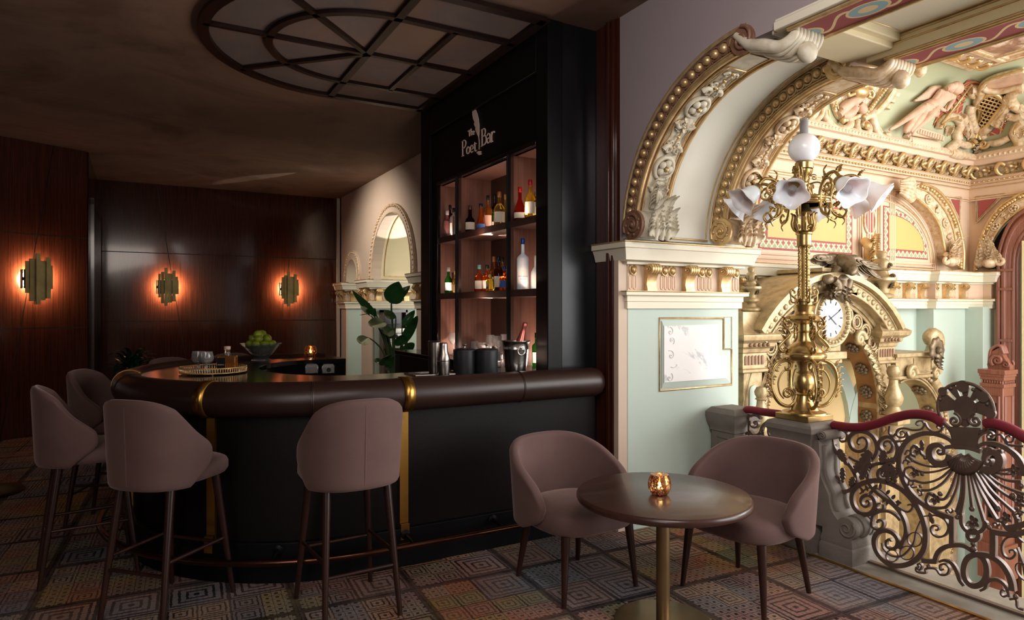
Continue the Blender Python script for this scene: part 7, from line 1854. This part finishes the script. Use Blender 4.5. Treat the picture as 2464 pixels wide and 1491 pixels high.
for x, H, lab in ((onY(2122,700,PYY+0.06).x,0.62,'bronze urn finial on the capital to the right of the eagle'),(onY(1808,700,PYY+0.06).x,0.40,'bronze urn finial on the capital beside the pilaster')):
    u = finial('urn_finial', lab, (x,PYY+0.06,1.475), H, URN, M['antique_gold'])
    b = MB()
    for k in range(4): d = V(math.cos(PI/2*k), math.sin(PI/2*k), 0); b.tube(spiral(d*0.17*H + V(0,0,0.56*H), 0.05*H, 0.012*H, 0, 1.3, d, V(0,0,1), 10), 0.02*H, 6); b.tube(spiral(d*0.12*H + V(0,0,0.74*H), 0.05*H, 0.012*H, 0, 1.3, d, V(0,0,1), 10), 0.018*H, 6); b.leaf(d*0.12*H + V(0,0,0.36*H), V(0,0,1)+d*0.4, d, 0.16*H, 0.06*H, 0.3, 3)
    b.build('scroll_handle', OB, u)
PINE = [(0.20,0),(0.22,0.03),(0.14,0.10),(0.10,0.17),(0.15,0.22),(0.18,0.34),(0.13,0.48),(0.09,0.60),(0.08,0.70),(0.12,0.73),(0.09,0.76),(0.12,0.82),(0.13,0.88),(0.09,0.97),(0,1.0)]
for px, y, z0, H, lab in ((2150,PYY-0.12,0.44,0.50,'pale turned pinecone finial on the bracket between the two portal arches'),(1831,PYY-0.12,0.42,0.42,'pale turned pinecone finial beside the marble tablet pilaster')):
    x = onY(px, 900, y).x; f = finial('pinecone_finial', lab, (x,y,z0), H, PINE, AG)
    b = MB(); b.box(-0.13*H*1.6,-0.13*H*1.6,-0.16*H,0.13*H*1.6,0.13*H*1.6,0.0); b.lathe([(0.05,-0.9*H),(0.07,-0.75*H),(0.10,-0.55*H),(0.10,-0.42*H),(0.07,-0.30*H),(0.09,-0.18*H)], (0,0,0), 20); b.tube(spiral(V(0,-0.10,-0.48*H), 0.075, 0.012, 0, 1.7, V(1,0,0), V(0,0,1)), [0.02,0.012], 7); b.build('bracket', AG, f)
ck = thing('round_clock', 'round white clock in a gilt beaded frame over the portal', 'clock', (5.61,PYY-0.12,1.41))
cc_ = V(5.61, PYY-0.11, 1.41)
b = MB(); b.lathe([(0.27,0),(0.27,0.06),(0.245,0.10),(0.20,0.08),(0.185,0.055),(0.0,0.05)], cc_ + V(0,0.1,0), 44, ax=(0,-1,0)); b.build('case', AG, ck, w=True)
b = MB()
for k in range(30): q = 2*PI*k/30; b.ball(cc_ + V(0.222*math.cos(q), 0.002, 0.222*math.sin(q)), 0.02, 8, (1,1,1))
b.tube([cc_ + V(0.262*math.cos(2*PI*k/40), 0.02, 0.262*math.sin(2*PI*k/40)) for k in range(40)], 0.016, 7, closed=True); b.build('beaded_rim', AG, ck, w=True)
b = MB(); b.lathe([(0.186,0),(0.186,0.004),(0,0.004)], cc_ + V(0,0.04,0), 40, ax=(0,-1,0)); df = b.build('dial', M['white'], ck, w=True)
b = MB()
for k in range(12):
    a = 2*PI*k/12; d = V(math.sin(a),0,math.cos(a)); t = V(math.cos(a),0,-math.sin(a)); b.obox(cc_ + V(0,0.034,0) + d*0.155, t*0.005, d*0.018, V(0,0.001,0))
b.build_each('hour_mark', M['black_paint'], df, w=True)
for a, L, w in ((62,0.155,0.006),(128,0.10,0.008)):
    a = math.radians(a); d = V(math.sin(a),0,math.cos(a)); t = V(math.cos(a),0,-math.sin(a)); b = MB(); b.obox(cc_ + V(0,0.030,0) + d*(L/2-0.02), t*w*0.6, d*(L/2+0.02), V(0,0.0015,0)); b.build('hand', plain('clock hands', '#1b3350', 0.4), ck, w=True)
# eagle
k7 = lambda x, y, Y=3.93: onY(1960+x/3.55, 600+y/3.55, Y)
eg = thing('eagle_sculpture', 'dark bronze eagle with spread wings on top of the gilded portal', 'sculpture', k7(215,240))
b = MB()
bd = cr([k7(70,215,3.99), k7(110,180,3.98), k7(165,150,3.95), k7(225,125,3.92), k7(270,135,3.86), k7(300,155,3.81), k7(322,178,3.76), k7(318,198,3.73), k7(312,210,3.72)], 5)
b.tube(bd, [0.015,0.045,0.075,0.105,0.10,0.07,0.052,0.032,0.006], 12); b.build('body', OB, eg, w=True)
b = MB()
def wing(pts, dirs, Y0):
    for i, ((x, y), (dx, dy), L, w) in enumerate(zip(pts, dirs, [0.20,0.24,0.27,0.29,0.30,0.28,0.25,0.22], [0.035]*8)):
        p0, p1 = k7(x, y, Y0 - 0.012*i), k7(x+dx, y+dy, Y0 - 0.012*i); b.leaf(p0, p1-p0, V(0,-1,0.3), L, w, 0.15, 0, 0.2, 4, 8)
wing([(200,95),(175,85),(150,78),(125,75),(100,78),(80,85)], [(-50,60),(-70,50),(-80,42),(-90,34),(-90,26),(-80,14)], 4.0)
wing([(215,85),(190,72),(165,66),(140,66),(115,70)], [(-40,30),(-50,20),(-60,12),(-70,8),(-70,4)], 3.94)
wing([(290,100),(320,95),(350,96),(375,100),(400,108),(425,118)], [(30,60),(40,60),(40,55),(42,50),(40,45),(30,40)], 3.92)
wing([(285,90),(320,84),(360,88),(395,98)], [(40,18),(50,16),(50,20),(45,26)], 3.88)
b.tube(cr([k7(235,110,3.93), k7(190,72,3.95), k7(130,62,3.97), k7(60,80,3.99)], 5), [0.05,0.04,0.03,0.012], 8); b.tube(cr([k7(265,115,3.9), k7(310,82,3.9), k7(370,82,3.88), k7(440,125,3.86)], 5), [0.05,0.04,0.03,0.012], 8); b.build('wings', OB, eg, w=True, solid=0.006)
b = MB()
for P in ([(190,165),(170,205),(190,235),(215,250)], [(235,165),(255,195),(235,225),(245,250)]): b.tube(cr([k7(*p, 3.9) for p in P], 5), [0.055,0.045,0.028,0.02], 8)
for x in (205, 215, 225, 240, 250, 258): b.tube([k7(x-4,246,3.9), k7(x+3,256,3.86), k7(x+4,266,3.85)], [0.014,0.012,0.004], 6)
b.build('legs', OB, eg, w=True)
b = MB()
b.tube(cr([k7(150,250,3.9), k7(190,262,3.88), k7(240,268,3.86), k7(290,265,3.88)], 5), [0.03,0.06,0.06,0.03], 9)
for P in ([(160,262),(190,300),(190,350),(160,385),(120,395),(110,375),(130,365)], [(240,270),(230,330),(225,390),(240,430),(270,400)], [(290,268),(275,320),(262,360),(275,385)], [(130,250),(100,258),(80,262)]): b.tube(cr([k7(*p, 3.82) for p in P], 5), [0.04,0.045,0.04,0.03,0.012], 9)
for (x, y), (dx, dy) in (((190,290),(-20,60)),((240,300),(10,80)),((180,340),(-40,40)),((270,290),(-10,60))): b.leaf(k7(x,y,3.80), k7(x+dx,y+dy,3.80)-k7(x,y,3.80), V(0,-1,0), 0.2, 0.06, 0.3, 3)
b.build('rocky_perch', OB, eg, w=True, solid=0.006)

# lower hall seen through the railing
for px, Y, r, lab, m in ((2120,4.55,0.10,'turned sandy column on the lower flight behind the railing','sand'),(2078,4.62,0.08,'pale green column on the lower flight behind the railing','mint')):
    x = onY(px, 1150, Y).x; c = thing('turned_pillar', lab, 'column', (x,Y,-3.4)); b = MB(); b.lathe([(r*1.2,0),(r*1.2,0.2),(r,0.3),(r,1.3),(r*0.9,2.2),(r*0.8,3.0),(r*1.2,3.05),(r*1.3,3.12)], (x,Y,-3.4), 24); b.build('shaft', M[m], c, w=True)
x0, x1 = onY(2250,1200,4.35).x, onY(2302,1200,4.35).x
gp = thing('gilt_pilaster', 'gilded pilaster with carved drops seen through the iron railing', 'pilaster', ((x0+x1)/2,4.38,-3.4))
b = MB(); b.box(x0,4.34,-3.4,x1,4.415,0.05); b.box(x0-0.05,4.30,-2.2,x1+0.05,4.415,-1.95); b.box(x0-0.05,4.30,-0.05,x1+0.05,4.415,0.12); b.build('shaft', M['gilt_cream'], gp, w=True, bevel=0.006)
b = MB(); xm = (x0+x1)/2
for k in range(9):
    z = -1.8 + 0.2*k
    for s in (-1, 1): b.tube(spiral(V(xm+s*0.07,4.325,z), 0.06, 0.012, 0 if s > 0 else PI, 1.4*s, V(1,0,0), V(0,0,1), 10), [0.022,0.012], 6)
    b.leaf(V(xm,4.33,z-0.05), V(0,0,1), V(0,-1,0), 0.16, 0.06, 0.4, 3); b.ball(V(xm,4.31,z+0.1), 0.03, 8)
b.build('carved_drop', M['gold'], gp, w=True)
b = MB()
for x in (8.98, 9.12): b.box(x, 4.15, -3.4, x+0.12, 4.24, 0.4)
b.box(9.14,3.2,-3.4,9.22,4.1,-0.2); struct('trim_50', b, M['red_oak'], bevel=0.005)

# ================================================================== PLASTER ORNAMENT OF THE COVE
car = thing('cove_cartouche', 'cream and gold scrolled cartouche with trellis field, vase and roses on the cove', 'relief', cv(760,760))
b = MB(); TP = [(470,690),(545,585),(700,480),(860,360),(960,325),(1035,370),(1040,450),(1005,560),(940,690),(870,820),(790,920),(700,960),(600,1000),(500,975),(450,880),(440,780)]
cpatch(b, TP, 0.012); b.build('trellis_field', M['trellis'], car, w=True)
b = MB(); g = MB()
ct(b, TP, 0.028, 0.02, closed=True); ct(g, [(760+(x-760)*0.93, 680+(y-680)*0.93) for x, y in TP], 0.009, 0.04, closed=True)
for P, r in (([(1010,330),(1100,350),(1135,430),(1105,560),(1060,660),(1010,760),(940,850),(850,930),(740,990)], [0.05,0.06,0.06,0.06,0.05,0.05,0.04]),
             ([(370,600),(330,680),(300,770),(260,880),(215,960),(150,990),(90,985),(60,940),(95,915),(125,950)], [0.03,0.045,0.045,0.045,0.04,0.035,0.03,0.025]), ([(330,870),(300,960),(240,1020),(160,1030)], [0.03,0.03,0.025]),
             ([(340,880),(350,990),(420,1080),(500,1110),(580,1090),(610,1020),(570,960),(510,980)], [0.03,0.045,0.05,0.05,0.045,0.035,0.03]),
             ([(690,1000),(680,1080),(720,1160),(780,1160),(800,1090),(760,1030),(730,1070)], [0.03,0.04,0.045,0.045,0.035,0.025]),
             ([(830,930),(850,1020),(880,1110),(930,1180),(1000,1200),(1010,1160),(970,1160)], [0.045,0.045,0.045,0.04,0.035,0.025]), ([(400,720),(370,770),(420,790),(490,700),(540,640)], [0.03,0.04,0.03])):
    ct(b, P, r, 0.03)
for P in ([(1090,370),(1115,440),(1080,570),(1030,680),(950,800),(860,900)], [(290,790),(250,900),(210,970),(150,1000)], [(355,900),(370,1000),(440,1075),(520,1095)], [(850,950),(870,1050),(920,1140)], [(560,1150),(590,1110),(620,1160),(600,1180)]): ct(g, P, 0.012, 0.06)
b.build('scroll_frame', M['gilt_cream'], car, w=True)
for k in range(18):
    t = k/17; x = 1080 - 340*t; y = 520 + 440*t**1.05; g.ball(cv(x - 12, y + 10, 0.06), 0.022, 7)
for k in range(10): g.ball(cv(440 + 3*k, 880 - 28*k if k < 5 else 740 - 20*k, 0.04), 0.02, 7)
for x, y, r in ((760,1065,0.045),(515,1010,0.04),(98,965,0.03)): g.ball(cv(x, y, 0.05), r, 10)
g.build('gilding', M['gold'], car, w=True)
b = MB(); c = cv(1045, 290, 0.07); n_ = cove_n(c); e1 = n_.orthogonal().normalized(); e2 = n_.cross(e1)
b.tube(spiral(c, 0.085, 0.014, 0, 2.2, e1, e2, 16), [0.035,0.018], 8); b.build('copper_volute', gold('copper gilding', '#b87a34', 0.35), car, w=True)
b = MB(); ct(b, [(1110,330),(1180,270),(1260,230),(1300,290),(1270,380),(1200,430)], [0.05,0.06,0.06,0.05,0.03], 0.05); ct(b, [(1290,330),(1335,330),(1345,360)], 0.03, 0.06); b.ball(cv(1340,425,0.07), 0.065, 12, (1,1,1.3)); ct(b, [(1340,370),(1342,400)], 0.05, 0.07)
for y in range(3): ct(b, [(1075-40*y,700+70*y),(1060-40*y,740+70*y)], 0.07-0.01*y, 0.03)
b.build('tassel', M['gilt_cream'], car, w=True)
b = MB(); b.ball(cv(690,700,0.06), 0.105, 16, (1.1,0.7,0.65), ax=cove_n(cv(690,700))); ct(b, [(620,720),(560,740),(555,680),(600,630),(625,650)], [0.02,0.022,0.015], 0.07); ct(b, [(760,740),(800,760),(820,720),(800,680),(765,690)], [0.02,0.022,0.015], 0.07); ct(b, [(700,640),(760,620),(800,640)], 0.05, 0.06); b.build('vase', M['gold'], car, w=True)
b = MB()
for x, y, r in ((705,550,0.055),(780,575,0.05),(870,560,0.045),(920,500,0.04),(850,500,0.04)):
    c = cv(x, y, 0.06); n_ = cove_n(c); e1 = n_.orthogonal().normalized(); e2 = n_.cross(e1); b.ball(c, r*0.5, 8)
    for k in range(5): q = 2*PI*k/5; b.ball(c + e1*(r*0.6*math.cos(q)) + e2*(r*0.6*math.sin(q)) - n_*0.01, r*0.55, 8, (1,1,0.6), ax=n_)
for P in ([(470,960),(540,880),(600,820),(680,780),(740,730)], [(500,970),(580,940),(640,870),(620,820)], [(490,900),(560,840),(650,800),(740,760)], [(690,830),(720,890),(760,900)], [(620,640),(650,600),(700,600)]): ct(b, P, [0.04,0.055,0.05,0.025], 0.05)
b.build('roses_and_cloth', M['flesh_plaster'], car, w=True)
# seated figure
fg = thing('seated_figure', 'pale plaster figure seated with bowed head and draped legs on the cove', 'sculpture', cv(1380,900))
J = {'hip':(1385,845,0.10),'waist':(1465,770,0.13),'chest':(1535,700,0.14),'neck':(1605,632,0.14),'head0':(1640,610,0.15),'head1':(1672,585,0.15),'shL':(1490,665,0.12),'elL':(1400,780,0.12),'wrL':(1470,868,0.15),'haL':(1500,888,0.16),
     'shR':(1612,690,0.15),'elR':(1580,790,0.14),'wrR':(1530,865,0.15),'haR':(1510,888,0.16),'knL':(1205,905,0.16),'anL':(1030,1085,0.08),'toL':(965,1118,0.09),'knR':(1300,960,0.19),'anR':(1215,1125,0.10),'toR':(1190,1180,0.11),'hipL':(1345,850,0.11),'hipR':(1405,870,0.13)}
RAD = {'hip':0.085,'waist':0.072,'chest':0.088,'neck':0.034,'head0':0.045,'head1':0.058,'shL':0.04,'elL':0.03,'wrL':0.02,'haL':0.018,'shR':0.04,'elR':0.03,'wrR':0.02,'haR':0.018,'knL':0.046,'anL':0.024,'toL':0.016,'knR':0.048,'anR':0.026,'toR':0.016,'hipL':0.07,'hipR':0.07}
E_ = [('hip','waist'),('waist','chest'),('chest','neck'),('neck','head0'),('head0','head1'),('chest','shL'),('shL','elL'),('elL','wrL'),('wrL','haL'),('chest','shR'),('shR','elR'),('elR','wrR'),('wrR','haR'),('hip','hipL'),('hipL','knL'),('knL','anL'),('anL','toL'),('hip','hipR'),('hipR','knR'),('knR','anR'),('anR','toR')]
names = list(J); me = bpy.data.meshes.new('body'); me.from_pydata([cv(*J[k]) for k in names], [(names.index(a), names.index(c)) for a, c in E_], [])
body = bpy.data.objects.new('body', me); COL.objects.link(body); me.materials.append(M['flesh_plaster'])
mo = body.modifiers.new('skin', 'SKIN'); sv = me.skin_vertices[0].data
for i, k in enumerate(names): sv[i].radius = (RAD[k], RAD[k]); sv[i].use_root = (k == 'hip')
m2 = body.modifiers.new('smooth', 'SUBSURF'); m2.levels = 2; m2.render_levels = 2
body.parent = fg; body.matrix_parent_inverse = _world(fg).inverted()
b = MB()
for P in ([(1575,620),(1605,580),(1650,552),(1700,556)], [(1590,640),(1600,600),(1640,570)], [(1640,556),(1690,556),(1718,590)], [(1545,600),(1590,575),(1640,560)]): ct(b, P, [0.03,0.045,0.045,0.03], 0.15)
b.ball(cv(1672,590,0.15), 0.066, 14); b.ball(cv(1655,575,0.15), 0.07, 14)
b.build('hair', M['flesh_plaster'], fg, w=True)
b = MB()
for P in ([(1300,840),(1210,930),(1150,1040),(1110,1150)], [(1330,860),(1260,960),(1190,1060),(1140,1150)], [(1400,850),(1340,900),(1290,900)], [(1270,850),(1330,890),(1410,930),(1440,890)], [(1290,830),(1350,850),(1440,860)], [(1180,960),(1140,1050),(1100,1120),(1090,1155)]): ct(b, P, [0.03,0.05,0.04,0.02], 0.14)
b.build('drapery', M['flesh_plaster'], fg, w=True)
b = MB()
for k in range(6): ct(b, [(1540-8*k,640+14*k),(1460-20*k,650+22*k),(1390-24*k,700+18*k)], [0.03,0.03,0.012], 0.05)
b.build('wing', M['flesh_plaster'], fg, w=True)
pl = thing('cove_plinth', 'carved plaster plinth below the seated figure on the cove', 'relief', cv(1380,1180))
b = MB()
for P, w in (([(1230,1130),(1560,1185)], 0.04), ([(1195,1190),(1240,1120),(1285,1080)], 0.035), ([(1285,1080),(1560,1165)], 0.025), ([(1200,1200),(1290,1260),(1520,1310)], 0.05), ([(1215,1225),(1510,1280)], 0.06)): ct(b, P, w, 0.03)
for k in range(11): ct(b, [(1290+26*k,1100+8*k),(1280+26*k,1150+8*k)], 0.016, 0.07)
b.build('plinth', M['pinkcream'], pl, w=True)
# corner cartouche with grille
cg = thing('grille_cartouche', 'gilded corner cartouche with black lattice grille and red ground on the cove', 'relief', cv(2080,880))
b = MB()
for P in ([(1870,570),(1960,580),(2035,615),(2010,690),(1900,700),(1830,790),(1800,930),(1700,950),(1600,1000),(1500,1060),(1540,960),(1640,840),(1760,690)], [(1760,1010),(1800,1080),(1830,1170),(1900,1190),(1760,1160)], [(2310,965),(2230,1140),(2080,1170),(2180,1060)], [(2290,660),(2360,630),(2320,700)], [(2464,850),(2380,920),(2464,900)]): cpatch(b, P, 0.010)
b.build('red_ground', M['scale_red'], cg, w=True)
GP = [(2060,715),(2130,690),(2190,700),(2240,745),(2275,790),(2230,850),(2170,930),(2120,1010),(2060,1075),(1985,1088),(1935,1060),(1935,990),(1955,920),(1950,850),(1985,780)]
b = MB(); cpatch(b, GP, 0.03); b.build('grille_void', M['black_paint'], cg, w=True)
b = MB()
def inside(x, y, P):
    r = False
    for (x0, y0), (x1, y1) in zip(P, P[1:]+P[:1]):
        if (y0 > y) != (y1 > y) and x < (x1-x0)*(y-y0)/(y1-y0)+x0: r = not r
    return r
for ang_, off_ in ((-58, 0.045), (18, 0.055)):
    dx_, dy_ = math.cos(math.radians(ang_)), math.sin(math.radians(ang_))
    for k in range(-9, 10):
        L_ = [(2095 - dy_*k*40 + dx_*t*10, 880 + dx_*k*40 + dy_*t*10) for t in range(-40, 41)]
        L_ = [q for q in L_ if inside(q[0], q[1], GP)]
        if len(L_) > 2: ct(b, [L_[0], L_[len(L_)//2], L_[-1]], 0.0095, off_, k=3)
b.build('lattice', M['gold'], cg, w=True)
b = MB(); ct(b, GP, 0.03, 0.05, closed=True); b.build('grille_frame', M['gold'], cg, w=True)
b = MB(); g = MB()
for P, r in (([(1880,840),(1860,900),(1880,1000),(1900,1080),(1960,1120),(2050,1110),(2110,1060)], [0.05,0.06,0.05]), ([(1990,660),(1920,650),(1880,700),(1930,740),(1960,700)], [0.05,0.045,0.03]), ([(1880,660),(1960,640),(2020,700),(1980,770),(1930,830)], [0.06,0.05,0.04]),
             ([(2340,700),(2300,770),(2280,850),(2220,940),(2150,1020)], [0.05,0.06,0.05]), ([(2464,640),(2400,650),(2340,720),(2350,800),(2420,860),(2464,850)], [0.06,0.06,0.05]), ([(2300,930),(2380,960),(2464,930)], [0.045,0.05]),
             ([(1530,1090),(1560,1010),(1640,960),(1730,980),(1760,1060),(1720,1150),(1730,1230),(1640,1310),(1620,1340)], [0.045,0.05,0.05,0.05,0.06,0.06,0.05]), ([(1640,1350),(1730,1370),(1840,1390)], [0.06,0.07,0.05]), ([(1720,1240),(1820,1270),(1870,1280)], [0.04,0.05,0.03]),
             ([(2464,1010),(2400,1060),(2380,1140),(2430,1230),(2430,1300),(2350,1330),(2060,1380)], [0.05,0.05,0.06,0.06,0.05]), ([(2330,1180),(2200,1240),(2100,1240)], [0.04,0.05,0.03]), ([(1780,960),(1830,1060),(1850,1150),(1900,1180)], [0.05,0.06,0.03]), ([(2200,1050),(2230,960),(2290,930)], [0.05,0.06,0.03])): ct(b, P, r, 0.04)
for P in ([(2010,640),(2060,560),(2180,500),(2330,460),(2464,430)], [(2040,620),(2080,650),(2200,665),(2330,640),(2464,610)]): ct(b, P, 0.035, 0.05)
for P in ([(2000,660),(2050,540),(2200,470),(2464,390)], [(1890,850),(1875,920),(1900,1050)], [(2330,730),(2290,850),(2200,970)], [(1540,1085),(1580,1010),(1650,975),(1730,1000)], [(1510,1070),(1600,1000),(1700,960)], [(1520,1040),(1650,870),(1780,690),(1880,570)], [(2440,1020),(2400,1080),(2400,1140)]): ct(g, P, 0.012, 0.085)
b.build('scroll_frame', M['gilt_cream'], cg, w=True)
for k in range(6): ct(g, [(1560+50*k,1020-60*k),(1640+46*k,960-40*k)], 0.008, 0.03); ct(g, [(1600+44*k,900-50*k),(1650+40*k,950-50*k)], 0.008, 0.03)
for x, y, s in ((1855,1262,1),(2065,1250,-1)):
    c = cv(x, y, 0.06); n_ = cove_n(c); e1 = V(0,0,1).cross(n_).normalized(); e2 = n_.cross(e1); g.tube(spiral(c, 0.06, 0.012, 0, 1.8*s, e1, e2, 14), [0.024,0.012], 8)
ct(g, [(1890,1200),(1905,1150),(1960,1140),(2020,1150),(2030,1190)], 0.02, 0.07); g.build('gilding', M['gold'], cg, w=True)
b = MB()
for k in range(7):
    a = math.radians(-60 + 20*k); p0 = cv(1965,1240,0.04); p1 = cv(1965+80*math.sin(a), 1240+80*math.cos(a), 0.05); b.leaf(p0, p1-p0, cove_n(p0), 0.16 if abs(k-3) < 2 else 0.13, 0.05, 0.4, 3)
for (x, y), (dx, dy) in (((1800,1000),(40,70)),((2200,1060),(40,-60)),((1820,1080),(30,80)),((2240,980),(50,-40)),((1650,1050),(-10,80)),((2440,1060),(20,80)),((2300,700),(30,60))): p0 = cv(x,y,0.05); b.leaf(p0, cv(x+dx,y+dy,0.05)-p0, cove_n(p0), 0.16, 0.06, 0.4, 4)
b.ball(cv(1960,1180,0.08), 0.05, 10); b.build('acanthus', M['gilt_cream'], cg, w=True, solid=0.006)
b = MB(); cpatch(b, [(2060,580),(2180,510),(2330,470),(2464,445),(2464,600),(2330,630),(2200,650),(2090,640)], 0.03); b.build('oval_relief', M['flesh_plaster'], cg, w=True)
